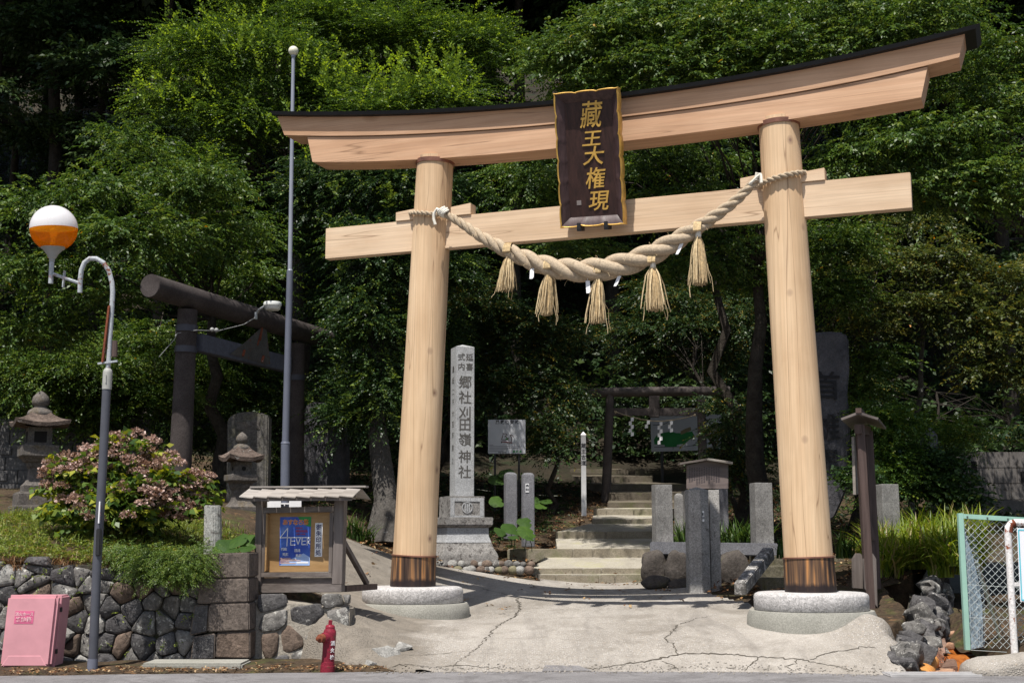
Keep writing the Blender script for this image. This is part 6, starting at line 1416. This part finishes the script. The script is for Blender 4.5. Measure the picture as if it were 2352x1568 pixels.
# old grave-like stones in the ivy
b = B(); IF = Frame(P(2140, 1040, 22)[:2], 10); b.fp(IF, [IF.hit(x, y, 0) for x, y in ((2125, 1130), (2158, 1130), (2156, 1000), (2140, 980), (2126, 1000))], -.2, 0); thing('old_stone', b, POSTD, 'narrow old stone marker half hidden by shrubs at right', 'stone marker', bevel=.02, disp=(.012, 4))
b = B(); b.fp(IF, [IF.hit(x, y, -.4) for x, y in ((2070, 1110), (2098, 1110), (2095, 1018), (2084, 1010), (2073, 1018))], -.6, -.4); thing('old_stone', b, POSTD, 'small grey stone marker overgrown by ivy, left of the narrow one', 'stone marker', bevel=.02, disp=(.012, 4))

# ================================================================== VEGETATION
CHERRY = leafmat('cherry_leaves', [(0.0, (0.024, 0.055, 0.012)), (0.45, (0.058, 0.112, 0.019)), (0.8, (0.098, 0.158, 0.027)), (0.95, (0.14, 0.19, 0.032)), (0.98, (0.48, 0.28, 0.02))], .30)
ZELK = leafmat('bright_elm_leaves', [(0.0, (0.030, 0.062, 0.012)), (0.45, (0.060, 0.115, 0.020)), (0.75, (0.12, 0.19, 0.028)), (0.9, (0.23, 0.36, 0.045)), (1.0, (0.32, 0.40, 0.05))], .38)
DENSE = leafmat('dense_dark_leaves', [(0.0, (0.014, 0.036, 0.012)), (0.5, (0.034, 0.070, 0.018)), (0.8, (0.060, 0.110, 0.024)), (0.95, (0.16, 0.22, 0.035)), (1.0, (0.2, 0.2, 0.03))], .25)
UNDER = leafmat('understory_leaves', [(0.0, (0.014, 0.032, 0.012)), (0.5, (0.030, 0.062, 0.017)), (0.9, (0.058, 0.098, 0.022)), (1.0, (0.3, 0.17, 0.02))], .2)
MAPLE = leafmat('thin_tree_leaves', [(0.0, (0.028, 0.045, 0.012)), (0.5, (0.060, 0.085, 0.020)), (0.9, (0.11, 0.125, 0.025)), (0.96, (0.20, 0.17, 0.03)), (1.0, (0.5, 0.22, 0.02))], .3)
def BL(*rows):
    out = []
    for px, py, Y, rx, rz in rows:
        s = ppm(Y); out.append((P(px, py, Y), (rx / s, max(rx, rz) / s * .8, rz / s)))
    return out
def base(px, Y): x = P(px, 1100, Y)[0]; return (x, Y, float(H(x, Y)) - .1)
tree('cherry_tree', 'leafy cherry tree with drooping boughs behind the globe lamp', base(520, 24), P(470, 610, 23.5), .16,
     BL((90, 470, 20.6, 120, 45), (250, 440, 20.6, 110, 50), (400, 430, 21.5, 120, 60), (520, 520, 22.5, 110, 60), (310, 540, 20.4, 150, 55), (110, 620, 20.8, 140, 50), (230, 680, 20.6, 90, 40), (420, 600, 23, 100, 45), (60, 760, 21, 110, 60), (560, 640, 24.5, 90, 60), (300, 340, 21.5, 70, 45), (480, 410, 21, 90, 30)),
     CHERRY, BARK, (.078, .037), 14, .5, 1.6, 1.35, 15, hang=.45)
tree('cherry_tree', 'lower spreading leafy tree between the larger lantern and the old stone gate', base(300, 26), P(320, 820, 25.5), .13,
     BL((90, 870, 23.5, 120, 60), (240, 850, 23.5, 120, 60), (340, 930, 24, 120, 70), (450, 880, 25, 90, 70), (200, 960, 24, 120, 60), (330, 790, 24.5, 110, 50), (540, 850, 26, 80, 80), (560, 760, 26, 80, 50)),
     CHERRY, BARK, (.072, .034), 14, .46, 3.2, .85, 12, hang=.4, tone0=.5)
so_ = []; sd_ = []
for cx_, cy_, w_, n_ in ((470, 90, 140, 16), (600, 150, 110, 14), (820, 210, 90, 26), (950, 190, 110, 32), (1070, 200, 50, 14), (720, 330, 60, 14), (400, 250, 110, 14), (640, 300, 60, 10), (740, 180, 60, 8)):
    for _ in range(n_): so_.append(P(cx_ + random.uniform(-1, 1) * w_, cy_ + random.uniform(-1, 1) * 40, 22.9 + random.uniform(0, .8))); sd_.append((random.uniform(-.6, .45), -.35, random.uniform(.5, 1.0)))
tree('elm_tree', 'tall bright green tree with feathery shoots behind the flagpole top', base(690, 27), P(660, 250, 26.5), .24,
     BL((470, 130, 25, 130, 70), (610, 140, 25, 120, 90), (420, 250, 25, 110, 70), (560, 290, 25, 120, 80), (740, 230, 25.5, 110, 90), (880, 270, 25, 120, 70), (1010, 240, 25, 100, 80), (760, 70, 26.5, 120, 90), (920, 90, 26.5, 130, 90), (1080, 120, 26.5, 110, 100), (620, 20, 27, 120, 70), (440, 370, 24.5, 70, 40)),
     ZELK, BARK, (.054, .028), 19, .6, 2.6, .9, 13, rise=.12, hang=.2, tone0=.30, shoots=(so_, sd_, .62, 15, .88), group=None)
so_ = []; sd_ = []
for _ in range(60): so_.append(P(random.uniform(770, 940), random.uniform(330, 1000), 22.5)); sd_.append((random.uniform(-.5, .6), -.5, random.uniform(.0, .9)))
tree('evergreen_tree', 'dense dark green tree with lichen-marked trunk left of the left gate pillar', (*base(885, 22.6)[:2], base(885, 22.6)[2]), P(840, 500, 24.3), .24,
     BL((750, 430, 24.6, 100, 90), (870, 430, 23.6, 110, 90), (770, 570, 25.4, 90, 80), (870, 600, 22.9, 90, 110), (800, 700, 25.6, 45, 80), (855, 760, 22.9, 65, 100), (880, 890, 22.9, 60, 70), (815, 880, 24, 60, 60), (1010, 460, 24.8, 90, 70), (800, 960, 23.5, 60, 50), (1000, 640, 24.5, 80, 90), (980, 780, 25, 70, 80)),
     DENSE, BARKL, (.062, .034), 17, .52, 3.4, .9, 14, hang=.35, tone0=.40, shoots=(so_, sd_, .45, 10, .82), wob=.05)
tree('cherry_tree', 'big leafy cherry tree filling the upper right behind the curved beam', base(1735, 23.5), P(1735, 430, 23.3), .21,
     BL((1280, 150, 21.5, 100, 70), (1400, 90, 21, 120, 70), (1540, 160, 20.5, 120, 70), (1500, 30, 21, 120, 50), (1660, 70, 20.5, 120, 70), (1800, 130, 20, 130, 80), (1900, 40, 20, 120, 60), (2030, 90, 19.5, 120, 60), (2150, 30, 19.5, 120, 50), (1400, 210, 21.5, 110, 40), (1960, 190, 20.5, 120, 60), (1700, 190, 20.5, 120, 40)),
     CHERRY, BARK, (.078, .037), 14, .5, 1.8, 1.3, 15, hang=.45, tone0=.5, wob=.06)
tree('cherry_tree', 'leafy cherry tree with long drooping boughs at the right edge behind the tie beam', base(2420, 21.5), P(2350, 320, 21.5), .18,
     BL((2300, 130, 20.5, 90, 60), (2330, 240, 20, 90, 60), (2200, 300, 19.6, 110, 55), (2080, 330, 19.6, 110, 50), (1960, 360, 20, 110, 50), (2250, 400, 19.4, 110, 55), (2130, 440, 19.6, 110, 45), (2310, 470, 19.4, 60, 50), (1920, 450, 20.5, 70, 40), (2200, 200, 20.5, 90, 50)),
     CHERRY, BARK, (.078, .037), 14, .5, 1.9, 1.3, 15, hang=.5, tone0=.5)
tree('cherry_tree', 'cherry boughs hanging in front of the dark wood between the two gate beams', base(1700, 26), P(1640, 480, 25.5), .15,
     BL((1220, 400, 23, 80, 50), (1250, 460, 23, 70, 40), (1500, 380, 23, 110, 45), (1620, 370, 23, 100, 40), (1560, 460, 23, 110, 40), (1350, 570, 23, 80, 40), (1660, 560, 23, 80, 60), (1560, 620, 23, 80, 40), (1700, 650, 23.5, 60, 60), (1240, 560, 24, 80, 40), (1560, 300, 26.5, 140, 50), (1300, 330, 27, 120, 50)),
     CHERRY, BARK, (.075, .036), 14, .48, 1.9, 1.15, 13, hang=.5, tone0=.42)
tree('thin_tree', 'thin young tree with a pale forked trunk in the dark clearing at right', base(2088, 25), P(2130, 610, 25), .075,
     BL((2050, 700, 24.4, 120, 38), (2180, 690, 24.4, 110, 38), (2010, 600, 24.6, 110, 40), (2150, 590, 24.6, 110, 40), (1970, 750, 24, 80, 30), (2260, 640, 24.4, 90, 35), (2090, 520, 25, 90, 40), (2230, 740, 24.2, 60, 30)),
     MAPLE, BARKL, (.085, .046), 11, .45, 1.5, .85, 10, hang=.2, tone0=.5, wob=.05, r1=.03)
tree('thin_tree', 'yellowing leafy tree reaching in from the right edge above the block wall', base(2440, 25), P(2420, 700, 25), .09,
     BL((2320, 720, 24, 70, 45), (2300, 790, 24, 90, 45), (2330, 860, 24, 70, 40), (2260, 850, 24, 50, 25), (2340, 640, 24.5, 50, 50)),
     MAPLE, BARK, (.08, .044), 12, .45, 1.8, .8, 11, hang=.3, tone0=.55)
tree('leafy_tree', 'leafy dark green tree just right of the right gate pillar above the carved stele', base(1960, 25), P(1930, 620, 24.5), .12,
     BL((1900, 560, 22.8, 70, 60), (1960, 560, 23, 60, 50), (1890, 660, 22.8, 60, 50), (1950, 680, 23, 60, 40), (2000, 830, 24, 50, 50), (1990, 900, 24, 40, 40), (1800, 590, 24, 60, 80)),
     CHERRY, BARK, (.072, .036), 14, .45, 2.8, .8, 12, hang=.45, tone0=.45)
# understory in the shade
for lab, b0, top_, rows_, m_ in (
    ('dark bushy shrub tree with upright tips left of the small stone gate', (1260, 28), (1260, 930, 28), ((1240, 900, 28.5, 80, 50), (1295, 930, 28.5, 45, 45), (1235, 980, 28, 40, 45), (1270, 1010, 28, 45, 40), (1150, 890, 29, 70, 50)), UNDER),
    ('dim leafy tree hanging over the small stone gate', (1650, 30), (1600, 800, 29.5), ((1560, 760, 30.5, 110, 50), (1480, 830, 31, 70, 35), (1640, 820, 31, 80, 40), (1550, 690, 31, 110, 50), (1680, 730, 30, 60, 50), (1450, 760, 31, 70, 40)), UNDER),
    ('dark leafy shrub between the map board and the dark tree trunk', (1690, 26.5), (1690, 1000, 26.5), ((1690, 990, 25.5, 50, 60), (1670, 1060, 25.5, 50, 50), (1720, 1080, 25.5, 40, 60), (1650, 930, 26, 40, 40)), UNDER),
    ('dim undergrowth tree behind the tall inscribed pillar', (1000, 29), (1050, 800, 29), ((1080, 720, 28, 110, 80), (1180, 780, 28.5, 110, 80), (990, 860, 28, 80, 80), (1100, 880, 28, 90, 70), (1280, 780, 29.5, 90, 70)), UNDER),
    ('dark shrub filling the gap between the round-topped stele and the dark slab', (650, 26), (650, 1000, 26), ((640, 960, 25.5, 60, 70), (600, 900, 26, 70, 50), (640, 1080, 25, 50, 60), (480, 1020, 25, 50, 70)), DENSE),
    ('dim bush on the slope at the foot of the dark clearing at right', (2150, 30), (2150, 900, 30), ((1985, 900, 28, 40, 50), (2330, 1000, 31, 60, 30)), UNDER)):
    tree('shrub_tree', lab, base(*b0), P(*top_), .07, BL(*rows_), m_, BARK, (.072, .036), 13, .45, 2.2, .8, 12, hang=.35, tone0=.5, r1=.03)
# shrubs at right
FERNY = leafmat('bright_shrub_leaves', [(0.0, (0.03, 0.065, 0.014)), (0.5, (0.065, 0.13, 0.024)), (0.9, (0.13, 0.21, 0.03)), (1.0, (0.3, 0.28, 0.03))], .32)
for lab, Y, rows_, lf, rise, t0 in (
    ('rounded bright shrub just right of the roofed side board', 21.5, ((2020, 960, 21.5, 55, 30), (2060, 985, 21.5, 50, 35), (2030, 1040, 21.5, 50, 45), (2050, 1100, 21.3, 50, 50)), (.06, .035), .1, .55),
    ('feathery spreading shrub with fern-like fronds above the block wall', 22.5, ((2170, 985, 22.3, 60, 22), (2220, 985, 22, 35, 20), (2130, 1010, 22.5, 50, 40), (2190, 1010, 22.4, 40, 20)), (.05, .02), .15, .7),
    ('dark ivy shrub draped over the old stone markers', 21.8, ((2100, 1060, 21.6, 45, 50), (2170, 1090, 21.6, 45, 50), (2110, 1130, 21.4, 60, 40), (2190, 1140, 21.4, 40, 30), (1990, 1120, 20.5, 25, 50)), (.075, .055), 0, .45)):
    x = P(rows_[0][0], 1100, Y)[0]; t = empty('shrub', (x, Y, float(H(x, Y))), lab, 'shrub'); bl = BL(*rows_); O, D, C = pads(bl, 5.0, .55, 12, .6, rise=rise)
    leafmesh('foliage', [sprays(O, D, rng.uniform(.25, .45, len(O)), 11, lf[0], lf[1], .3, .25, tone0=t0)], FERNY if t0 > .5 else DENSE, t)
    b = B()
    for c, r in bl: b.tube([(x, Y, float(H(x, Y)) - .1), (np.array((x, Y, float(H(x, Y)))) + c) / 2 + (0, 0, .1), c], [.02, .015, .008], 5)
    part('stem', b, BARK, t)
# hydrangea
hx = P(300, 1250, 16.6); hyg = empty('hydrangea_bush', (hx[0], 16.6, float(H(hx[0], 16.6))), 'large hydrangea bush with dusty pink and brown flower heads on the bank', 'hydrangea')
rows_ = ((200, 1110, 16.4, 80, 60), (290, 1080, 16.5, 90, 70), (380, 1130, 16.4, 90, 70), (300, 1180, 16.2, 120, 60), (420, 1180, 16.3, 60, 50), (210, 1180, 16.3, 70, 50))
HYL = leafmat('hydrangea_leaves', [(0.0, (0.035, 0.075, 0.016)), (0.5, (0.095, 0.16, 0.026)), (0.8, (0.19, 0.24, 0.03)), (0.95, (0.30, 0.31, 0.035)), (1.0, (0.35, 0.12, 0.03))], .3)
O, D, C = pads(BL(*rows_), 3.0, .3, 8, .6, rise=.2)
leafmesh('foliage', [sprays(O, D, .25, 6, .11, .07, .2, .45, tone0=.5, tsp=.45)], HYL, hyg)
HYF = leafmat('hydrangea_flowers', [(0.0, (0.17, 0.09, 0.05)), (0.35, (0.30, 0.19, 0.135)), (0.7, (0.40, 0.27, 0.23)), (0.94, (0.52, 0.38, 0.34)), (1.0, (0.3, 0.3, 0.05))], .15)
heads = []; hb_ = BL(*rows_)
for (c, r), n_ in zip(hb_, (22, 30, 28, 18, 14, 10)):
    for _ in range(n_):
        d = nz(rng.normal(0, 1, 3)); d[1] = -abs(d[1]); d[2] = abs(d[2]) * 1.1 - .2; d = nz(d); heads.append(np.array(c) + d * np.array(r) * random.uniform(1.05, 1.28))
pk = []
for h in heads:
    n_ = 46; d = nz(rng.normal(0, 1, (n_, 3))); d[:, 2] = np.abs(d[:, 2]) * .8 - .1; R_h = random.uniform(.06, .10); o = h + d * R_h * (1, 1, .75)
    pk.append(sprays(o, nz(d + rng.normal(0, .6, (n_, 3))), .03, 3, .034, .032, 0, .0, 1.0, .1, tone0=random.uniform(.3, .7), tsp=.25))
leafmesh('flower_heads', pk, HYF, hyg)
b = B()
for c, r in hb_:
    for k in range(4): e = np.array(c) + rng.normal(0, .2, 3); o = np.array((hx[0] + random.uniform(-.25, .25), 16.6, float(H(hx[0], 16.6)) - .05)); b.tube([o, o * .5 + e * .5 + (0, 0, .12), e], [.018, .012, .006], 5)
part('stem', b, BARKL, hyg)
# creeping conifer hanging over the wall
JUN = leafmat('creeping_juniper', [(0.0, (0.035, 0.07, 0.014)), (0.5, (0.08, 0.135, 0.022)), (0.9, (0.15, 0.21, 0.03)), (1.0, (0.2, 0.13, 0.03))], .2)
jx = P(380, 1290, 14.9); ju = empty('creeping_juniper', tuple(jx), 'low green creeping conifer hanging over the top of the rubble wall', 'shrub')
O, D, C = pads(BL((285, 1268, 15.0, 40, 14), (330, 1278, 14.9, 50, 16), (390, 1285, 14.8, 60, 22), (450, 1285, 14.8, 45, 25), (340, 1305, 14.7, 45, 22), (430, 1312, 14.62, 45, 22), (390, 1318, 14.64, 40, 18)), 26, .25, 13, .7)
leafmesh('foliage', [sprays(O, D + (0, -.25, -.15), .15, 16, .030, .008, .4, .35, tone0=.5)], JUN, ju)
b = B()
for k in range(8): a = P(320 + k * 18, 1275, 15.0); b.tube([a, a + (0.02, -.25, -.05), a + (.04, -.35, -.22)], [.012, .01, .005], 5)
part('stem', b, BARK, ju)
# strap leaves (day lilies, irises) and grass: nobody could count the blades
def blades(name, spots, n, L, w, mat, arch=.5, kind='stuff', tone0=.5):
    V = []; T = []
    for (x, y, z, r) in spots:
        m = n; a = rng.uniform(0, 2 * pi, m); rad = r * np.sqrt(rng.random(m)); bx = x + rad * np.cos(a); by = y + rad * np.sin(a) * .7; yaw = rng.uniform(0, 2 * pi, m); le = L * rng.uniform(.5, 1.2, m); ar = arch * rng.uniform(.3, 1.4, m)
        dx, dy = np.cos(yaw), np.sin(yaw); prev = None; tn = np.clip(tone0 + rng.normal(0, .22, m), 0, 1)
        P_ = []
        for k in range(5):
            t = k / 4; h = le * (t - ar * .62 * t ** 2.2); o = le * ar * t ** 1.7; ww = w * (1 - t ** 2) * .5 + .0005
            c = np.stack((bx + dx * o, by + dy * o, z + h), -1); s = np.stack((-dy * ww, dx * ww, 0 * dx), -1); P_.append((c - s, c + s))
        for k in range(4):
            V.append(np.stack((P_[k][0], P_[k][1], P_[k + 1][1], P_[k + 1][0]), 1).reshape(-1, 3)); T.append(tn)
    o = leafmesh(name, [(np.concatenate(V), None, np.concatenate(T))], mat); o['kind'] = kind; return o
STRAP = leafmat('strap_leaves', [(0.0, (0.035, 0.07, 0.012)), (0.5, (0.11, 0.175, 0.02)), (0.85, (0.26, 0.32, 0.035)), (1.0, (0.33, 0.26, 0.12))], .35)
def gspots(rows): return [(*ground(px, py)[:2], float(H(*ground(px, py)[:2])) - .03, r) for px, py, r in rows]
sp = [q for q in [(random.uniform(2005, 2240), random.uniform(1232, 1325), .16) for _ in range(70)] if not (4.85 < ground(q[0], q[1])[0] < 5.4 and ground(q[0], q[1])[1] < 17.7)]
blades('day_lily_leaves', gspots(sp), 44, .68, .028, STRAP, .75, tone0=.68)
blades('iris_leaves', [(*P(random.uniform(1545, 1760), 1255, 20.4 + random.random())[:2], P(1600, 1255, 20.5)[2], .12) for _ in range(20)] + [(*P(x, 1268, 21.8)[:2], float(H(P(x, 1268, 21.8)[0], 21.8)), .12) for x in (800, 815, 830, 845)] + [(*P(x, 1265, 18.2)[:2], P(x, 1265, 18.2)[2] - .1, .1) for x in (1800, 1935, 1945)], 24, .5, .026, leafmat('iris_green', [(0.0, (0.02, 0.05, 0.012)), (0.6, (0.05, 0.10, 0.018)), (1.0, (0.12, 0.17, 0.03))], .3), .6)
blades('hanging_sedge', [(*P(x, y, Y)[:2], P(x, y, Y)[2], .08) for x, y, Y in ((2165, 1265, 17.5), (2180, 1285, 17.2), (2195, 1300, 17.0), (2170, 1300, 17.3), (2150, 1285, 17.6))], 40, .6, .022, STRAP, 1.25, tone0=.6)
GRASS = leafmat('mixed_grass', [(0.0, (0.06, 0.095, 0.018)), (0.5, (0.135, 0.19, 0.03)), (0.8, (0.22, 0.26, 0.045)), (1.0, (0.28, 0.20, 0.09))], .3)
gs = [(x, y, float(H(x, y)) - .02, .17) for x, y in zip(rng.uniform(-7.6, -3.5, 420), rng.uniform(14.98, 18.5, 420) ** 1.0)]
blades('bank_grass', gs, 26, .17, .007, GRASS, .7, tone0=.5)
DRY = leafmat('dry_grass', [(0.0, (0.10, 0.05, 0.02)), (0.5, (0.22, 0.11, 0.05)), (1.0, (0.34, 0.24, 0.11))], .2)
gs = [(x, 15.0 + random.uniform(-.12, .25), 1.13 + random.uniform(-.08, .05), .12) for x in rng.uniform(-7.6, -4.5, 90)]
blades('dry_grass', gs, 26, .17, .006, DRY, 1.0)
# weeds on the bank
wd = leafmesh('bank_weeds', [(lambda q: sprays(q, nz(rng.normal(0, 1, (len(q), 3)) * (1, 1, .2) + (0, -.3, .7)), .16, 8, .045, .022, .3, .3, tone0=.6))(np.array([(x, y, float(H(x, y)) + .02) for x, y in zip(rng.uniform(-7.6, -3.4, 1700), 15.0 + 3.2 * rng.random(1700) ** 1.6)]))], GRASS); wd['kind'] = 'stuff'
q = np.array([(x, 14.78 + .09 * z - .06, z) for x, z in zip(rng.uniform(-7.5, -3.5, 130), rng.choice((.3, .55, .8, 1.0, 1.1), 130) + rng.normal(0, .05, 130))])
ww_ = leafmesh('wall_weeds', [sprays(q, nz(rng.normal(0, .6, (len(q), 3)) + (0, -.8, -.1)), .09, 6, .035, .018, .5, .3, tone0=.5)], GRASS); ww_['kind'] = 'stuff'
# big round butterbur leaves
BUTT = leafmat('butterbur_leaves', [(0.0, (0.022, 0.05, 0.012)), (0.5, (0.045, 0.095, 0.018)), (1.0, (0.08, 0.15, 0.024))], .3)
BUTM = MATS['butterbur_leaves']
def butterbur(label, spots):
    c0 = spots[0]; t = empty('round_leaved_plant', tuple(ground(c0[0], c0[1] + 20)) if len(c0) == 3 else tuple(P(c0[0], c0[1] + 25, c0[3])), label, 'plant'); bl = B(); bs__ = B(); tones = []
    for s in spots:
        bl = B(); px, py, rpx = s[:3]; Y = s[3]; c = P(px, py, Y); r = rpx / ppm(Y); n = 18; tx, ty = random.uniform(-.35, .35), random.uniform(-.75, -.25); vs = [c]; 
        for ring in (.55, 1.0):
            for i in range(n):
                a = 2 * pi * i / n + .2; k = ring * r * (1 + .07 * sin(3 * a + px) + (-.35 if i == 0 and ring == 1.0 else 0)); x, y = k * cos(a), k * sin(a); vs.append(c + (x, y, -x * tx - y * ty + .05 * r - .35 * r * (ring ** 2) * abs(sin(a * 2.5)) * .3 - .1 * r * ring))
        fs = [(0, 1 + i, 1 + (i + 1) % n) for i in range(n)] + [(1 + i, 1 + n + i, 1 + n + (i + 1) % n, 1 + (i + 1) % n) for i in range(n)]
        bl.add(vs, fs); g = c + (random.uniform(-.05, .05), .06, -r * 1.6 - .08); bs__.tube([g, (g + c) / 2 + (.02, 0, 0), c], .007, 5)
        o = part('leaf', bl, BUTM, t, smooth=60); at = o.data.attributes.new('tone', 'FLOAT', 'FACE'); at.data.foreach_set('value', np.clip(random.uniform(.3, .75) + rng.normal(0, .06, len(o.data.polygons)), 0, 1).astype(np.float32))
    part('stem', bs__, BUTM, t)
butterbur('low plant with big round leaves beside the short lichen post', [(520, 1250, 24, 15.55), (545, 1240, 26, 15.6), (570, 1243, 22, 15.7), (536, 1262, 20, 15.4), (505, 1262, 18, 15.45), (565, 1258, 18, 15.4), (580, 1235, 16, 15.8)])
butterbur('big round-leaved plant at the feet of the two dark stone posts', [(1172, 1212, 22, 22.3), (1208, 1220, 22, 22.0), (1150, 1220, 16, 22.5), (1205, 1198, 18, 22.4), (1180, 1232, 14, 21.8), (1240, 1160, 16, 24.5), (1255, 1150, 15, 24.6), (1228, 1148, 14, 24.7), (1140, 1150, 18, 24.8), (1165, 1085, 22, 25.5), (1140, 1100, 20, 25.4), (1215, 1235, 12, 21.7)])
# leaf litter on the forest floor
q = []
for _ in range(5200):
    x, y = random.uniform(-2.5, 6.5), random.uniform(17.5, 31)
    if keep_a(np.array(x), np.array(y)): 
        if random.random() < .93: continue
    q.append((x, y, float(H(x, y)) + .02 + (0.03 if y < 22.5 and x < 3 else 0)))
q = np.array(q); LIT = leafmat('fallen_leaves', [(0.0, (0.08, 0.035, 0.018)), (0.4, (0.17, 0.075, 0.03)), (0.75, (0.28, 0.16, 0.07)), (1.0, (0.42, 0.32, 0.18))], .05)
lt = leafmesh('leaf_litter', [sprays(q, nz(rng.normal(0, 1, (len(q), 3)) * (1, 1, .15)), .12, 3, .07, .04, 0, .05, .25, .1, tone0=.45, tsp=.45)], LIT); lt['kind'] = 'stuff'
q = np.array([(x, float(EDGE(x)) + .05 + random.random() * .5, .085) for x in rng.uniform(-5.2, -1.2, 420)]); lt = leafmesh('verge_litter', [sprays(q, nz(rng.normal(0, 1, (len(q), 3)) * (1, 1, .1)), .05, 3, .035, .022, 0, .05, .25, .1, tone0=.6, tsp=.45)], LIT); lt['kind'] = 'stuff'

# grit at the road edge
gb = B()
for _ in range(900):
    x = random.uniform(-1.5, 4.0); y = float(EDGE(x)) + abs(random.gauss(0, .10)) * random.choice((1, 1, -1.2)); r = random.uniform(.004, .013); z = float(A2(x, y)) if y > EDGE(x) + .03 else RZ
    gb.sphere((x, y, z + r * .4), r, 5, 3, (1.2, 1, .7), .2)
struct('grit', gb, CONC, kind='stuff')
q = []
while len(q) < 1900:
    x, y = random.uniform(-6, 10), random.uniform(23.3, 31.5)
    if abs(x - (1.3 + .3 * (y - 23))) > 1.55 and not (-1.6 < x < .3 and y < 24.2): q.append((x, y, float(H(x, y)) + .02))
q = np.array(q); uc = leafmesh('low_undergrowth', [sprays(q, nz(rng.normal(0, 1, (len(q), 3)) * (1, 1, .3) + (0, -.2, .7)), rng.uniform(.15, .45, len(q)), 10, .075, .042, .5, .3, tone0=.45)], UNDER); uc['kind'] = 'stuff'
# tall dark forest: trunks stand in the picture, crowns close above it and shade the slope
FOREST = leafmat('forest_canopy_leaves', [(0.0, (0.014, 0.034, 0.013)), (0.6, (0.036, 0.066, 0.018)), (1.0, (0.07, 0.105, 0.024))], .2)
tl = [(-60, 31, .26, 'far left edge'), (95, 33, .2, ''), (200, 36, .16, ''), (345, 31, .14, ''), (420, 38, .22, ''), (560, 42, .25, ''), (1180, 36, .22, ''), (1420, 38, .24, ''), (1560, 42, .24, ''), (1860, 34, .2, ''), (2020, 40, .22, ''), (2200, 37, .2, ''), (2330, 33, .22, ''), (2480, 38, .25, ''), (900, 38, .22, ''), (-250, 36, .25, ''), (2650, 33, .25, '')]
proto = {}
for k, (px, Y, r, _) in enumerate(tl):
    bx = base(px, Y); lean_ = random.uniform(-.8, .8); hgt = random.uniform(17, 21)
    where = 'in the dark upper left' if px < 650 else ('in the dark wood seen through the gate' if px < 1700 else 'in the dark wood at right')
    t = empty('forest_tree', bx, 'tall dark forest tree trunk ' + where, 'tree', 'forest trees ' + where)
    b = B(); n_ = 8; b.tube([(bx[0] + lean_ * (i / n_) ** 1.5 + random.uniform(-.06, .06), Y, bx[2] + hgt * i / n_) for i in range(n_ + 1)], [r * (1.25 if i == 0 else 1 - .6 * i / n_) for i in range(n_ + 1)], 10)
    for i in range(9):
        z = bx[2] + hgt * random.uniform(.25, .95); a = random.uniform(0, 2 * pi); L_ = random.uniform(1.2, 2.8); f = (z - bx[2]) / hgt; o = np.array((bx[0] + lean_ * f ** 1.5, Y, z)); d = np.array((cos(a), sin(a), .25)); b.tube([o, o + d * L_ * .5, o + d * L_ + (0, 0, -.1)], [r * .3, r * .2, .015], 5)
    part('trunk', b, BARK, t, smooth=60)
    cz = max(bx[2] + hgt * .74, EZ + (Y - 4) * .45 + 2.5); bl = [((bx[0] + lean_ + random.uniform(-3, 3), Y + random.uniform(-3.5, 3), cz + random.uniform(-.8, 3.5)), (random.uniform(2.0, 3.0), 2.4, 1.3)) for _ in range(9)]
    O, D, C = pads(bl, .35, 2.0, 12, .3)
    pk = [sprays(O, D, 1.1, 12, .30, .16, .3, .35, tone0=.4)]
    bl2 = [((bx[0] + lean_ * .5 + random.uniform(-2.2, 2.2), Y + random.uniform(-2, .5), bx[2] + hgt * f), (1.5, 1.2, .35)) for f in (.28, .4, .5, .58, .66)]
    O, D, C = pads(bl2, .8, 1.2, 10, .5); pk.append(sprays(O, D, .7, 11, .15, .075, .3, .3, tone0=.4))
    leafmesh('crown', pk, FOREST, t)
fts = [o for o in bpy.data.objects if o.name.startswith('forest_tree') and o.parent is None]
rr2 = random.Random(3)
for k in range(46):
    src = fts[k % len(fts)]; x = -34 + 68 * ((k * 0.618) % 1); Y = 44 + 26 * (k / 46) + rr2.uniform(-2, 2); c = src.copy(); COL.objects.link(c); c.location = (x, Y, float(H(x, Y)) - .2); c.rotation_euler = (0, 0, rr2.uniform(0, 6.28))
    c['label'] = 'far forest tree high on the dark wooded slope'; c['group'] = 'far trees on the wooded slope'
    for ch in src.children: d = ch.copy(); COL.objects.link(d); d.parent = c
# undergrowth of the slope behind, one mass
N_ = 15000; x = rng.uniform(-26, 26, N_); y = 30 + 40 * rng.random(N_) ** 1.3; y = np.where((x > -2) & (x < 7), np.maximum(y, 33.5 + rng.random(N_)), y); z = H(x, y) + np.abs(rng.normal(0, 1.3, N_)); q = np.stack((x, y, z), -1)
ug = leafmesh('undergrowth', [sprays(q, nz(rng.normal(0, 1, (N_, 3)) * (1, 1, .4) + (0, -.5, .2)), .9, 11, .20, .10, .3, .3, tone0=.4)], FOREST); ug['kind'] = 'stuff'

print('LEAVES', sum(k for _, k in LEAVES))
